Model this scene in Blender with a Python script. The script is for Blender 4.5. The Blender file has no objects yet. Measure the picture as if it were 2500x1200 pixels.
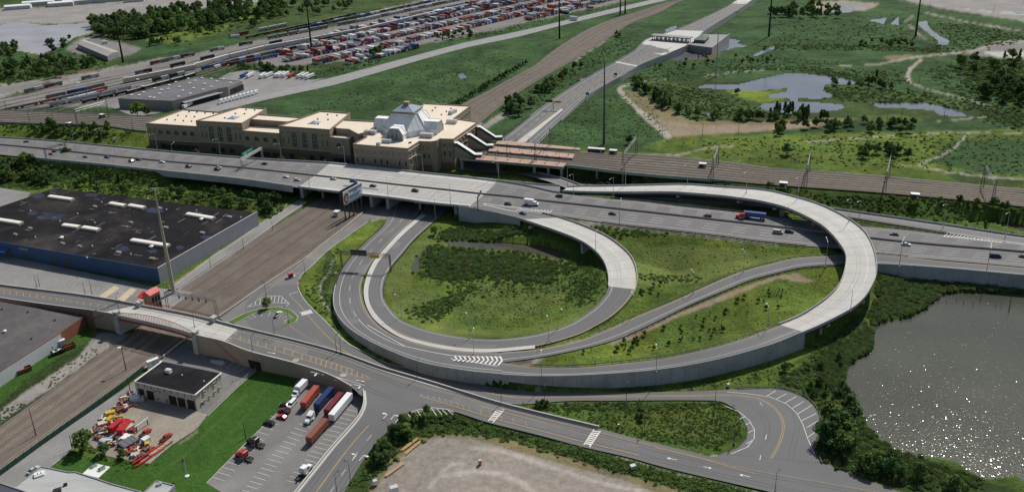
import bpy, bmesh, math, random
import numpy as np
from mathutils import Vector, Matrix
from mathutils.geometry import tessellate_polygon
random.seed(7); RNG = np.random.default_rng(7)
PI = math.pi
sc = bpy.context.scene
COL = sc.collection
# ---------------------------------------------------------------- camera (metres; ground of the rail cut is z = 0)
F, TH, ROLL, CY, H = 2028.0, 0.3469, 0.0312, 416.0, 201.0
_c, _s = math.cos(ROLL), math.sin(ROLL); CT, ST = math.cos(TH), math.sin(TH)
def ray(u, v):
    x = (u-1250)/F; y = (v-CY)/F
    x, y = _c*x-_s*y, _s*x+_c*y
    return x, CT-y*ST, -ST-y*CT
def W(u, v, z=0.0):
    dx, dy, dz = ray(u, v); t = (H-z)/-dz
    return Vector((dx*t, dy*t, z))
def PX(x, y, z):            # world -> photo pixel (numpy ok)
    X = x; Yf = y*CT-(z-H)*ST; Yd = -y*ST-(z-H)*CT
    a = X/Yf; b = Yd/Yf
    return 1250+F*(_c*a+_s*b), CY+F*(-_s*a+_c*b)
cd = bpy.data.cameras.new('camera'); cam = bpy.data.objects.new('camera', cd); COL.objects.link(cam)
cd.sensor_width = 36; cd.lens = F/2500*36; cd.shift_y = -(600-CY)/2500; cd.clip_start = 1; cd.clip_end = 9000
R_ = Vector((1,0,0)); D_ = Vector((0,-ST,-CT)); Fw = Vector((0,CT,-ST))
r_ = R_*_c+D_*_s; d_ = D_*_c-R_*_s
cam.matrix_world = Matrix(((r_.x,-d_.x,-Fw.x,0),(r_.y,-d_.y,-Fw.y,0),(r_.z,-d_.z,-Fw.z,H),(0,0,0,1)))
sc.camera = cam
# ---------------------------------------------------------------- light
AZ = Vector((0.56, 0.83)).normalized(); EL = math.radians(49)
sd = Vector((AZ.x*math.cos(EL), AZ.y*math.cos(EL), math.sin(EL)))
wd = bpy.data.worlds.new('World'); sc.world = wd; wd.use_nodes = True
nt = wd.node_tree; bg = nt.nodes['Background']; sky = nt.nodes.new('ShaderNodeTexSky')
sky.sky_type = 'NISHITA'; sky.sun_disc = False; sky.sun_elevation = EL; sky.sun_rotation = math.atan2(AZ.x, AZ.y)
sky.air_density = 1.3; sky.dust_density = 1.6
nt.links.new(sky.outputs[0], bg.inputs[0]); bg.inputs[1].default_value = 0.072
ld = bpy.data.lights.new('sun', 'SUN'); sun = bpy.data.objects.new('sun', ld); COL.objects.link(sun)
ld.energy = 4.5; ld.angle = math.radians(0.5); ld.color = (1, .95, .87)
sun.rotation_euler = (-sd).to_track_quat('-Z', 'Y').to_euler(); sun.location = (0, 300, 500)
sc.view_settings.view_transform = 'Standard'; sc.view_settings.look = 'None'; sc.view_settings.exposure = 0.0; sc.view_settings.gamma = 1
try:
    sc.cycles.max_bounces = 6; sc.cycles.diffuse_bounces = 2; sc.cycles.glossy_bounces = 2; sc.cycles.transmission_bounces = 3; sc.cycles.volume_bounces = 0
    sc.cycles.transparent_max_bounces = 6; sc.cycles.sample_clamp_indirect = 4
except Exception: pass
# ---------------------------------------------------------------- materials
MATS = {}
def N(nt, t, **k):
    n = nt.nodes.new(t)
    for a, b in k.items():
        if a in ('inp',):
            for i, v in b.items(): n.inputs[i].default_value = v
        else: setattr(n, a, b)
    return n
def mat(name, col, rough=.8, var=.15, scale=.5, bump=0., metal=0., fine=0., fscale=6., stain=None, stain_amt=0., emit=None, stretch=None, objvar=0., spec=.3):
    """colour with two octaves of world-size noise; optional stain colour in blotches"""
    if name in MATS: return MATS[name]
    m = bpy.data.materials.new(name); m.use_nodes = True; nt = m.node_tree; L = nt.links
    b = nt.nodes['Principled BSDF']; b.inputs['Roughness'].default_value = rough; b.inputs['Metallic'].default_value = metal
    b.inputs['Specular IOR Level'].default_value = spec
    tc = N(nt, 'ShaderNodeNewGeometry'); vec = tc.outputs['Position']
    if stretch:
        mp = N(nt, 'ShaderNodeMapping'); mp.inputs['Rotation'].default_value = (0, 0, stretch[0]); mp.inputs['Scale'].default_value = (1, stretch[1], 1)
        L.new(vec, mp.inputs[0]); vec = mp.outputs[0]
    n1 = N(nt, 'ShaderNodeTexNoise', inp={'Scale': scale*.2, 'Detail': 6., 'Roughness': .65}); L.new(vec, n1.inputs['Vector'])
    mr = N(nt, 'ShaderNodeMapRange', inp={1: .3, 2: .7, 3: 1-var, 4: 1+var}); L.new(n1.outputs[0], mr.inputs[0])
    val = mr.outputs[0]
    if fine:
        n2 = N(nt, 'ShaderNodeTexNoise', inp={'Scale': fscale*.2, 'Detail': 3., 'Roughness': .7}); L.new(vec, n2.inputs['Vector'])
        m2 = N(nt, 'ShaderNodeMapRange', inp={1: .3, 2: .7, 3: 1-fine, 4: 1+fine}); L.new(n2.outputs[0], m2.inputs[0])
        mu = N(nt, 'ShaderNodeMath', operation='MULTIPLY'); L.new(val, mu.inputs[0]); L.new(m2.outputs[0], mu.inputs[1]); val = mu.outputs[0]
    if objvar:
        oi = N(nt, 'ShaderNodeObjectInfo'); m3 = N(nt, 'ShaderNodeMapRange', inp={1: 0., 2: 1., 3: 1-objvar, 4: 1+objvar}); L.new(oi.outputs['Random'], m3.inputs[0])
        mu = N(nt, 'ShaderNodeMath', operation='MULTIPLY'); L.new(val, mu.inputs[0]); L.new(m3.outputs[0], mu.inputs[1]); val = mu.outputs[0]
    cn = N(nt, 'ShaderNodeRGB'); cn.outputs[0].default_value = (*col, 1); cout = cn.outputs[0]
    if stain:
        n4 = N(nt, 'ShaderNodeTexNoise', inp={'Scale': scale*.09, 'Detail': 5., 'Roughness': .6, 'Distortion': .4}); L.new(vec, n4.inputs['Vector'])
        m4 = N(nt, 'ShaderNodeMapRange', inp={1: .5, 2: .68, 3: 0., 4: stain_amt}); L.new(n4.outputs[0], m4.inputs[0])
        mx = N(nt, 'ShaderNodeMix', data_type='RGBA'); L.new(m4.outputs[0], mx.inputs['Factor']); L.new(cout, mx.inputs['A']); mx.inputs['B'].default_value = (*stain, 1); cout = mx.outputs['Result']
    vm = N(nt, 'ShaderNodeVectorMath', operation='SCALE'); L.new(cout, vm.inputs[0]); L.new(val, vm.inputs['Scale'])
    L.new(vm.outputs[0], b.inputs['Base Color'])
    if bump:
        bp = N(nt, 'ShaderNodeBump', inp={'Strength': 1., 'Distance': bump}); L.new(n1.outputs[0] if not fine else n2.outputs[0], bp.inputs['Height']); L.new(bp.outputs[0], b.inputs['Normal'])
    MATS[name] = m; return m
asphalt = mat('asphalt', (.128,.128,.132), .85, .10, .12, fine=.07, fscale=10, stain=(.165,.162,.158), stain_amt=.6)
asphalt_hwy = mat('highway_asphalt', (.165,.160,.158), .85, .07, .15, fine=.10, fscale=1.2, stretch=(-.04,10.), stain=(.135,.133,.135), stain_amt=.5)
asphalt_old = mat('worn_asphalt', (.15,.145,.14), .9, .16, .4, fine=.10, fscale=6, stain=(.09,.088,.086), stain_amt=.6)
concrete_deck = mat('deck_concrete', (.45,.44,.415), .8, .08, .4, fine=.06, fscale=4, stain=(.37,.36,.34), stain_amt=.6)
concrete = mat('concrete', (.40,.39,.37), .85, .14, .6, fine=.08, fscale=6)
concrete_wall = mat('wall_concrete', (.36,.37,.385), .9, .16, .7, fine=.12, fscale=5, stain=(.25,.25,.26), stain_amt=.6)
concrete_grey = mat('grey_concrete', (.24,.24,.245), .9, .15, .6, fine=.1, fscale=4)
white_paint = mat('white_road_paint', (.66,.66,.63), .7, .15, 2.)
faint_paint = mat('faint_road_paint', (.34,.34,.33), .7, .25, 2.)
yellow_paint = mat('yellow_road_paint', (.52,.33,.10), .7, .18, 2.)
ballast = mat('ballast', (.132,.112,.094), .95, .16, .5, fine=.16, fscale=9, bump=.1, stain=(.105,.088,.074), stain_amt=.9)
gravel = mat('gravel', (.21,.20,.19), .95, .2, .5, fine=.2, fscale=8, bump=.1)
rust_rail = mat('rail_steel', (.34,.29,.23), .5, .15, 1., metal=.1)
sleeper_m = mat('sleeper', (.27,.23,.185), .9, .15, 1.)
steel_galv = mat('galvanised_steel', (.40,.41,.42), .5, .1, 2., metal=.35)
steel_dark = mat('dark_steel', (.045,.042,.045), .6, .15, 2.)
steel_rust = mat('rusty_steel', (.13,.05,.03), .75, .3, 2.)
black = mat('black_rubber', (.02,.02,.02), .8, .1, 2.)
# ---------------------------------------------------------------- mesh helpers
class MB:
    def __init__(s): s.v = []; s.f = []; s.m = []
    def quad(s, *p, m=0):
        i = len(s.v); s.v += [tuple(q) for q in p]; s.f.append(tuple(range(i, i+len(p)))); s.m.append(m)
    def box(s, c, size, rz=0, m=0, taper=1., skip=()):
        hx, hy, hz = size[0]/2, size[1]/2, size[2]/2; i = len(s.v); C, S = math.cos(rz), math.sin(rz)
        for k, (x, y, z) in enumerate(((-1,-1,-1),(1,-1,-1),(1,1,-1),(-1,1,-1),(-1,-1,1),(1,-1,1),(1,1,1),(-1,1,1))):
            t = taper if z > 0 else 1
            X, Y = x*hx*t, y*hy*t
            s.v.append((c[0]+X*C-Y*S, c[1]+X*S+Y*C, c[2]+z*hz))
        for k, f in enumerate(((0,3,2,1),(4,5,6,7),(0,1,5,4),(1,2,6,5),(2,3,7,6),(3,0,4,7))):
            if k in skip: continue
            s.f.append(tuple(i+q for q in f)); s.m.append(m)
    def tube(s, a, b, r0, r1=None, n=8, m=0, cap=True):
        a = Vector(a); b = Vector(b); r1 = r0 if r1 is None else r1
        d = (b-a).normalized(); up = Vector((0,0,1)) if abs(d.z) < .9 else Vector((1,0,0))
        x = d.cross(up).normalized(); y = d.cross(x); i = len(s.v)
        for p, r in ((a, r0), (b, r1)):
            for k in range(n):
                t = 2*PI*k/n; s.v.append(tuple(p+x*(math.cos(t)*r)+y*(math.sin(t)*r)))
        for k in range(n):
            j = (k+1) % n; s.f.append((i+k, i+j, i+n+j, i+n+k)); s.m.append(m)
        if cap: s.f.append(tuple(i+n+k for k in range(n))); s.m.append(m); s.f.append(tuple(i+n-1-k for k in range(n))); s.m.append(m)
    def bar(s, a, b, w, h=None, m=0):
        s.tube(a, b, w*.7, None, 4, m)
    def prism(s, pts, z0, z1, m=0, mt=None):
        """pts: xy list counter-clockwise; z0/z1 numbers or lists"""
        n = len(pts); i = len(s.v); Z0 = z0 if hasattr(z0, '__len__') else [z0]*n; Z1 = z1 if hasattr(z1, '__len__') else [z1]*n
        for k, p in enumerate(pts): s.v.append((p[0], p[1], Z0[k]))
        for k, p in enumerate(pts): s.v.append((p[0], p[1], Z1[k]))
        for k in range(n):
            j = (k+1) % n; s.f.append((i+k, i+j, i+n+j, i+n+k)); s.m.append(m)
        for t in tessellate_polygon([[Vector((p[0], p[1], 0)) for p in pts]]):
            s.f.append(tuple(i+n+q for q in t)); s.m.append(m if mt is None else mt)
            s.f.append(tuple(i+q for q in reversed(t))); s.m.append(m)
    def build(s, name, mats, parent=None, smooth=False, loc=None):
        me = bpy.data.meshes.new(name); me.from_pydata(s.v, [], s.f); me.validate()
        ms = mats if isinstance(mats, (list, tuple)) else [mats]
        for q in ms: me.materials.append(q)
        if len(ms) > 1 and len(s.m) == len(me.polygons): me.polygons.foreach_set('material_index', s.m)
        if smooth: me.polygons.foreach_set('use_smooth', [True]*len(me.polygons))
        bm = bmesh.new(); bm.from_mesh(me); bmesh.ops.remove_doubles(bm, verts=bm.verts, dist=1e-5) if len(s.v) < 4000 else None
        bmesh.ops.recalc_face_normals(bm, faces=bm.faces) if len(s.f) < 20000 else None
        bm.to_mesh(me); bm.free(); me.update()
        o = bpy.data.objects.new(name, me); COL.objects.link(o)
        if parent: o.parent = parent
        if loc is not None: o.location = loc
        return o
def tag(o, label=None, cat=None, group=None, kind=None):
    if label: o['label'] = label
    if cat: o['category'] = cat
    if group: o['group'] = group
    if kind: o['kind'] = kind
    return o
def empty(name, loc=(0,0,0), rz=0):
    o = bpy.data.objects.new(name, None); COL.objects.link(o); o.location = loc; o.rotation_euler = (0,0,rz); return o
def thing(name, loc, rz, label, cat, group=None): return tag(empty(name, loc, rz), label, cat, group)
def copy_tree(root, parent=None):
    c = root.copy(); COL.objects.link(c); c.parent = parent
    for ch in root.children: copy_tree(ch, c)
    return c
def struct(o): o['kind'] = 'structure'; return o
# ---------------------------------------------------------------- curves
def cr(pts, n=8):
    P = [np.array(p, float) for p in pts]; out = []
    P = [2*P[0]-P[1]]+P+[2*P[-1]-P[-2]]
    for i in range(1, len(P)-2):
        a, b, c, d = P[i-1:i+3]
        for k in range(n):
            t = k/n; out.append(.5*((2*b)+(c-a)*t+(2*a-5*b+4*c-d)*t*t+(3*b-a-3*c+d)*t**3))
    out.append(P[-2]); return out
class Ribbon:
    """pairs: (uA,vA,uB,vB,z[,zB]) traced edges; A = left edge list, B = right edge list (world points after projection)"""
    def __init__(s, pairs, n=8):
        A = []; B = []
        for p in pairs:
            z2 = p[5] if len(p) > 5 else p[4]
            A.append(W(p[0], p[1], p[4])); B.append(W(p[2], p[3], z2))
        s.A = [Vector(q) for q in cr(A, n)]; s.B = [Vector(q) for q in cr(B, n)]; s.n = len(s.A); s.k = n
        c = [(a+b)/2 for a, b in zip(s.A, s.B)]; s.c = c
        s.L = [0.]
        for i in range(1, s.n): s.L.append(s.L[-1]+(c[i]-c[i-1]).length)
    def at(s, l, f):
        L = s.L; l = min(max(l, 0), L[-1]); i = int(np.searchsorted(L, l)); i = max(1, min(i, s.n-1))
        t = (l-L[i-1])/max(1e-6, L[i]-L[i-1])
        return s.A[i-1].lerp(s.B[i-1], f).lerp(s.A[i].lerp(s.B[i], f), t)
    def dirn(s, l):
        a = s.at(max(l-1.5, 0), .5); b = s.at(l+1.5, .5); d = b-a; d.z = 0; return d.normalized()
    def surface(s, mb, dz=0., m=0, f0=0., f1=1., i0=0, i1=None):
        i1 = s.n-1 if i1 is None else i1; up = Vector((0,0,dz))
        for i in range(i0, i1):
            mb.quad(s.A[i].lerp(s.B[i], f0)+up, s.A[i].lerp(s.B[i], f1)+up, s.A[i+1].lerp(s.B[i+1], f1)+up, s.A[i+1].lerp(s.B[i+1], f0)+up, m=m)
    def line(s, mb, f, w, dz=.03, off=0., l0=0, l1=None, dash=None, m=0, step=4.):
        """strip of width w at fraction f (+ off metres); dash=(on,off)"""
        l1 = s.L[-1] if l1 is None else l1
        def seg(a, b):
            k = max(1, int((b-a)/step)); pts = []
            for i in range(k+1):
                l = a+(b-a)*i/k; p = s.at(l, f); q0 = s.at(l, 0); q1 = s.at(l, 1); x = (q1-q0); wd_ = max(x.length, .01); x = x/wd_
                pts.append((p+x*(off-w/2)+Vector((0,0,dz)), p+x*(off+w/2)+Vector((0,0,dz))))
            for i in range(k): mb.quad(pts[i][0], pts[i][1], pts[i+1][1], pts[i+1][0], m=m)
        if dash:
            l = l0
            while l < l1: seg(l, min(l+dash[0], l1)); l += dash[0]+dash[1]
        else: seg(l0, l1)
    def side(s, mb, which, profile, i0=0, i1=None, m=0, zbot=None):
        """extrude a closed profile [(out,z)] along edge A/B; out = metres outwards. zbot: callable or number replaces z values of None"""
        i1 = s.n-1 if i1 is None else i1; E = s.A if which == 'A' else s.B; O = s.B if which == 'A' else s.A
        rows = []
        for i in range(i0, i1+1):
            e = E[i]; o = (e-O[i]); o.z = 0; o.normalize(); row = []
            for (w, z) in profile:
                p = e+o*w
                if z is None: p.z = zbot(p.x, p.y, e.z) if callable(zbot) else zbot
                else: p.z = e.z+z
                row.append(p)
            rows.append(row)
        k = len(profile)
        for i in range(len(rows)-1):
            for j in range(k):
                q = (j+1) % k; mb.quad(rows[i][j], rows[i+1][j], rows[i+1][q], rows[i][q], m=m)
        mb.quad(*rows[0], m=m); mb.quad(*rows[-1], m=m)
# ---------------------------------------------------------------- traced roads (photo pixels -> ground metres)
TPK_F = [(-260,316),(-120,326),(0,336),(110,343),(253,356),(433,373),(633,389),(807,399),(940,413),(1033,423),(1140,434),(1213,442),(1290,455),(1365,471),(1473,483),(1567,491),(1653,502),(1807,518),(1880,528),(2000,541),(2077,549),(2207,560),(2330,575),(2500,593),(2700,614),(2900,633)]
TPK_M = [(-260,330),(-120,343),(0,354),(100,363),(240,378),(400,394),(600,411),(760,428),(887,442),(975,452),(1080,463),(1167,473),(1250,481),(1330,491),(1440,503),(1540,514),(1640,525),(1780,541),(1860,550),(1980,564),(2060,574),(2170,587),(2293,599),(2470,613),(2700,635),(2900,653)]
TPK_N = [(-260,352),(-120,366),(0,377),(100,388),(240,401),(390,417),(580,437),(715,456),(850,470),(940,481),(1050,496),(1150,506),(1240,512),(1330,521),(1420,535),(1520,549),(1620,560),(1750,575),(1860,589),(1970,600),(2040,606),(2143,620),(2265,631),(2440,646),(2680,668),(2880,688)]
TZ = [8,8,8,8,8.3,8.6,9,9,9,9,9,9,9,9,8.8,8.6,8.4,8,7.6,7.3,7,7,7,7,7,7]
tpk_north = Ribbon([(a[0],a[1],b[0],b[1],z) for a,b,z in zip(TPK_F,TPK_M,TZ)])
tpk_south = Ribbon([(a[0],a[1],b[0],b[1],z) for a,b,z in zip(TPK_M,TPK_N,TZ)])
R1 = Ribbon([(1040,500,1115,498,.2),(1012,537,1063,540,.2),(972,580,1015,582,.4),(943,611,981,622,.6),(913,650,955,653,.9),(896,690,938,690,1.2),(895,725,938,727,1.6),(906,755,955,755,2.1),(930,785,983,782,2.7),(975,814,1040,804,3.3),(1040,835,1110,819,4.0),(1120,849,1180,827,4.6),(1215,853,1245,825,5.0),(1310,844,1320,813,5.5),(1398,821,1382,794,5.9),(1445,801,1420,773,6.2),(1495,772,1455,746,6.6),(1536,732,1480,716,7.2),(1553,697,1486,693,7.8),(1553,660,1485,670,8.4),(1540,627,1475,640,9.0),(1513,600,1452,612,9.2),(1473,573,1410,585,9.2),(1407,545,1330,555,9.2),(1350,527,1250,530,9.1),(1290,515,1170,513,9.05),(1200,503,1120,505,9.0)])
R2 = Ribbon([(952,500,1035,500,.2),(940,545,1010,536,.2),(898,586,963,579,.4),(861,623,934,610,.6),(834,660,903,648,.9),(820,697,884,690,1.2),(815,735,885,726,1.6),(823,767,897,758,2.1),(850,800,922,790,2.8),(897,831,967,820,3.5),(953,858,1033,841,4.2),(1033,887,1117,855,4.9),(1130,905,1180,859,5.2),(1225,915,1225,860,5.4)])
R3 = Ribbon([(1225,859,1225,884,5.4),(1310,852,1320,871,5.3),(1407,833,1427,849,5.2),(1480,805,1500,829,5.2),(1540,777,1573,800,5.2),(1653,730,1680,747,5.3),(1740,690,1773,708,5.6),(1807,663,1833,684,5.9),(1880,643,1900,666,6.2),(1943,629,1960,653,6.5),(2027,623,2040,647,6.7),(2140,620,2143,646,6.9),(2297,636,2293,655,7),(2440,648,2440,668,7),(2680,670,2680,690,7),(2880,690,2880,712,7)])
R4 = Ribbon([(1225,884,1225,916,5.4),(1297,893,1320,920,5.6),(1400,895,1440,917,6),(1540,882,1600,905,6.5),(1640,868,1740,882,7),(1773,837,1873,846,7.5),(1870,804,1945,818,7.9),(1947,774,1996,797,8.3),(1988,750,2073,758,9.4),(2020,727,2107,730,10.4),(2046,700,2127,700,11.5),(2061,667,2139,667,12.6),(2066,627,2137,630,13.8),(2053,600,2127,595,14.6),(2025,567,2107,563,15),(1993,543,2067,533,15),(1927,511,2003,501,14.8),(1860,493,1927,478,14),(1800,484,1860,464,13),(1740,477,1760,457,12),(1640,470,1673,451,11),(1540,470,1565,453,10.2),(1473,470,1473,455,9.6),(1420,469,1425,455,9.2),(1372,467,1385,457,9)])
# lane along the far side of the highway (feeds the flyover / passes under it)
R5 = Ribbon([(1240,444,1250,455,9),(1300,450,1310,462,9),(1367,454,1368,467,9)],4)
R6 = Ribbon([(1300,420,1262,424,1.),(1370,436,1330,440,3.),(1450,463,1425,472,5.5),(1540,472,1530,481,6.6),(1640,477,1640,489,6.8),(1760,484,1760,500,6.8),(1880,494,1880,508,6.8),(2003,507,2010,522,6.8),(2150,527,2150,543,6.9),(2310,550,2310,568,7),(2500,578,2500,596,7),(2700,600,2700,617,7),(2900,620,2900,636,7)])
OVER = Ribbon([(-260,658,-330,682,2),(-120,677,-200,703,3.5),(0,697,-70,719,5),(167,718,90,742,7),(250,730,180,754,8),(333,745,245,763,8.7),(400,757,330,780,9),(470,771,420,801,9),(530,786,485,821,8.8),(583,800,545,835,8.4),(640,814,610,860,7.7),(740,838,720,889,6.2),(833,864,800,915,5.2),(925,897,860,946,4.3),(985,915,893,970,3.8),(1060,937,1000,1005,3.2),(1140,962,1090,1000,2.5),(1220,986,1192,1030,1.8),(1340,1016,1312,1060,1.1),(1462,1045,1425,1090,.6),(1560,1071,1530,1114,.4),(1705,1106,1640,1144,.3),(1850,1140,1800,1181,.3),(2000,1165,1950,1215,.3),(2150,1190,2100,1250,.3),(2400,1235,2350,1300,.3)])
STREET = Ribbon([(888,952,1008,1000,3.9),(889,985,985,1012,3.8),(876,1016,953,1047,3.2),(846,1052,925,1072,2.4),(812,1090,893,1113,1.8),(770,1142,866,1155,1.2),(726,1196,843,1195,.8),(690,1240,810,1240,.5),(640,1300,770,1300,.3)])
ACCESS = Ribbon([(725,695,640,700,.02),(745,735,600,745,.02),(797,787,615,800,.02),(842,833,700,835,.02),(895,866,800,860,.02),(952,890,900,885,.02),(1037,909,1005,920,.02),(1153,934,1130,957,.05),(1260,952,1250,985,.1),(1380,957,1380,978,.15),(1500,957,1500,977,.2),(1600,956,1610,976,.2),(1700,954,1700,976,.25),(1800,949,1755,978,.3),(1890,947,1787,992,.3),(1937,957,1800,1003,.3),(1975,977,1812,1020,.3),(1996,1005,1820,1036,.3),(2000,1035,1825,1050,.3),(1992,1070,1822,1070,.3),(1988,1098,1806,1090,.3),(2005,1130,1762,1106,.3)])
NEC = Ribbon([(-300,258,-300,288,7),(-100,264,-100,295,7),(0,268,0,299,7.5),(120,273,120,303,8),(233,278,233,306,8),(357,284,357,321,8),(600,298,600,338,8),(850,314,850,350,8),(1100,334,1100,378,8.5),(1250,351,1250,396,8.5),(1417,372,1387,404,8.5),(1530,376,1520,420,8.5),(1653,384,1630,430,8.5),(1780,397,1760,440,8.3),(1880,410,1860,449,8),(2010,419,2000,459,8),(2160,431,2150,470,8),(2330,447,2330,486,8),(2500,463,2500,504,8),(2800,490,2800,535,8)])
RAIL = Ribbon([(-140,1136,-190,1295,0),(-40,1068,-90,1225,0),(30,1018,0,1158,0),(140,940,125,1068,0),(240,868,240,984,0),(330,805,345,908,0),(390,742,460,826,0),(447,702,535,774,0),(540,638,620,716,0),(640,570,747,630,0),(737,512,850,552,0),(830,447,940,480,0),(930,380,1030,410,0),(1030,318,1110,345,0),(1120,259,1175,298,0),(1180,228,1240,245,0),(1240,195,1300,205,0),(1307,158,1352,174,0),(1350,124,1407,143,0),(1423,78,1493,88,0),(1487,50,1540,58,0),(1560,28,1610,31,0),(1640,3,1672,0,0),(1740,-20,1780,-26,0),(1900,-50,1950,-55,0)])
COUNTY = Ribbon([(330,310,370,318,0),(430,281,460,290,0),(540,253,560,266,0),(620,230,640,246,0),(720,209,740,224,0),(820,187,840,201,0),(1020,134,1040,143,0),(1140,103,1150,114,0),(1260,78,1265,90,0),(1360,55,1370,63,0),(1473,27,1480,36,0),(1590,0,1623,2,0),(1700,-24,1740,-24,0)])
SPUR = Ribbon([(1140,402,1215,425,.2),(1180,370,1245,395,.2),(1240,328,1310,347,.3),(1295,285,1370,293,1.2),(1350,244,1427,240,2.6),(1417,201,1485,204,4),(1460,176,1517,187,5),(1507,150,1560,161,5.8),(1550,124,1620,136,6.3),(1575,100,1677,112,6.6),(1600,89,1700,97,6.6),(1640,77,1716,79,6.6),(1695,55,1745,60,6.6),(1770,20,1806,22,6.4),(1802,0,1838,0,6.2),(1850,-25,1880,-25,6)])
EMB = [ # ribbon, slope run per metre on A side, B side, index range, depth below
 (tpk_north, 2.2, None, 0, 7*8), (tpk_south, None, 1.2, 0, 5*8),
 (tpk_north, 2.2, None, 12*8, 13*8), (tpk_north, 2.2, None, 14*8, 25*8), (tpk_south, None, 4., 13*8, 19*8),
 (R1, 3., 3., 2*8, 19*8), (R2, None, 2.5, 2*8, 13*8), (R3, 5., 5., 0, 10*8), (R3, 5., None, 10*8, 15*8), (R4, 5., None, 0, 7*8),
 (R6, 2.5, 2.5, 3*8, 12*8), (NEC, 2.2, 2.2, 0, 7*8), (NEC, 2.2, 2.2, 13*8, 19*8), (NEC, 2.2, None, 10*8, 13*8),
 (STREET, None, 2.5, 0, 8*8), (OVER, None, 2., 15*8, 21*8), (SPUR, 2.5, None, 2*8, 15*8)]
FLAT = [(RAIL, -.15), (ACCESS, -.15), (COUNTY, -.15), (OVER, None), (STREET, None), (SPUR, None), (R2, None), (R1, None), (R4, None), (R3, None), (R6, None), (tpk_north, None), (tpk_south, None), (NEC, None)]
# ---------------------------------------------------------------- water (photo outlines)
WATER = {
 'retention_pond': (-1.0, [(2305,718),(2345,712),(2500,716),(2900,760),(3000,1000),(2900,1200),(2560,1240),(2480,1165),(2400,1175),(2330,1130),(2240,1115),(2190,1110),(2130,1060),(2085,985),(2062,940),(2065,905),(2085,880),(2130,855),(2130,820),(2145,790),(2170,783),(2215,775),(2265,750),(2285,730)]),
 'ramp_pond': (-.6, [(1078,590),(1110,587),(1180,590),(1250,592),(1320,598),(1365,610),(1385,622),(1370,634),(1330,628),(1290,618),(1240,612),(1160,606),(1100,600)]),
 'loop_puddle': (-.6, [(1003,655),(1013,635),(1028,618),(1036,622),(1026,640),(1022,660),(1012,668)]),
 'marsh_lake': (-.8, [(1702,215),(1715,208),(1800,207),(1860,192),(1925,178),(1990,182),(2060,192),(2105,203),(2085,206),(2015,206),(2010,220),(2035,232),(2027,240),(1990,242),(1950,240),(1945,247),(2000,250),(2055,255),(2065,263),(2040,270),(1940,280),(1880,272),(1850,262),(1865,252),(1930,247),(1925,240),(1875,238),(1880,230),(1925,222),(1920,216),(1850,222),(1760,218)]),
 'marsh_pool': (-.8, [(2122,250),(2200,253),(2260,252),(2310,262),(2350,275),(2365,286),(2330,285),(2290,280),(2280,270),(2230,266),(2140,262)]),
 'creek': (-.8, [(2240,55),(2262,50),(2268,68),(2290,85),(2318,100),(2312,110),(2288,110),(2290,98),(2265,80),(2245,65)]),
 'creek_bend': (-.8, [(2118,50),(2165,43),(2158,60)]), 'creek_loop': (-.8, [(2172,60),(2195,40),(2193,62)]),
 'toll_pond': (-.8, [(1768,108),(1780,95),(1810,98),(1800,106),(1830,113),(1790,118),(1755,128),(1700,142),(1650,146),(1640,140),(1700,128),(1740,118)]),
 'toll_creek': (-.8, [(1625,72),(1650,62),(1655,66),(1640,78),(1628,82)]), 'marsh_creek': (-.8, [(1830,140),(1860,124),(1895,112),(1893,118),(1850,136)]),
 'mud_river': (-.8, [(-80,90),(30,52),(110,62),(230,55),(225,80),(180,92),(160,108),(100,135),(50,125),(0,120),(-80,130)]),
 'highway_creek': (-1., [(2350,545),(2420,550),(2500,566),(2700,590),(2700,575),(2500,548),(2420,538),(2360,538)]),
 'viaduct_creek': (-1., [(1330,440),(1420,436),(1600,446),(1600,452),(1420,450),(1340,450)]),
 'meadow_pool': (-.8, [(1115,180),(1130,178),(1140,190),(1125,194)]), 'wood_pool': (-.8, [(1710,275),(1740,274),(1740,280),(1712,281)]),
 'far_pools': (-.8, [(2025,22),(2080,20),(2085,30),(2045,32),(2020,30)]), 'far_lagoon': (-.8, [(2040,12),(2110,8),(2120,16),(2060,18)]),
 'far_quay_pool': (-.8, [(2470,28),(2520,25),(2530,36),(2480,34)]),
}
def inpoly(px, py, poly):
    P = np.asarray(poly, float); r = np.zeros(px.shape, bool); n = len(P)
    bb = (px >= P[:,0].min()) & (px <= P[:,0].max()) & (py >= P[:,1].min()) & (py <= P[:,1].max())
    x = px[bb]; y = py[bb]; q = np.zeros(x.shape, bool)
    for i in range(n):
        x1, y1 = P[i]; x2, y2 = P[(i+1) % n]
        if y1 == y2: continue
        c = ((y1 > y) != (y2 > y)) & (x < (x2-x1)*(y-y1)/(y2-y1)+x1); q ^= c
    r[bb] = q; return r
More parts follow.
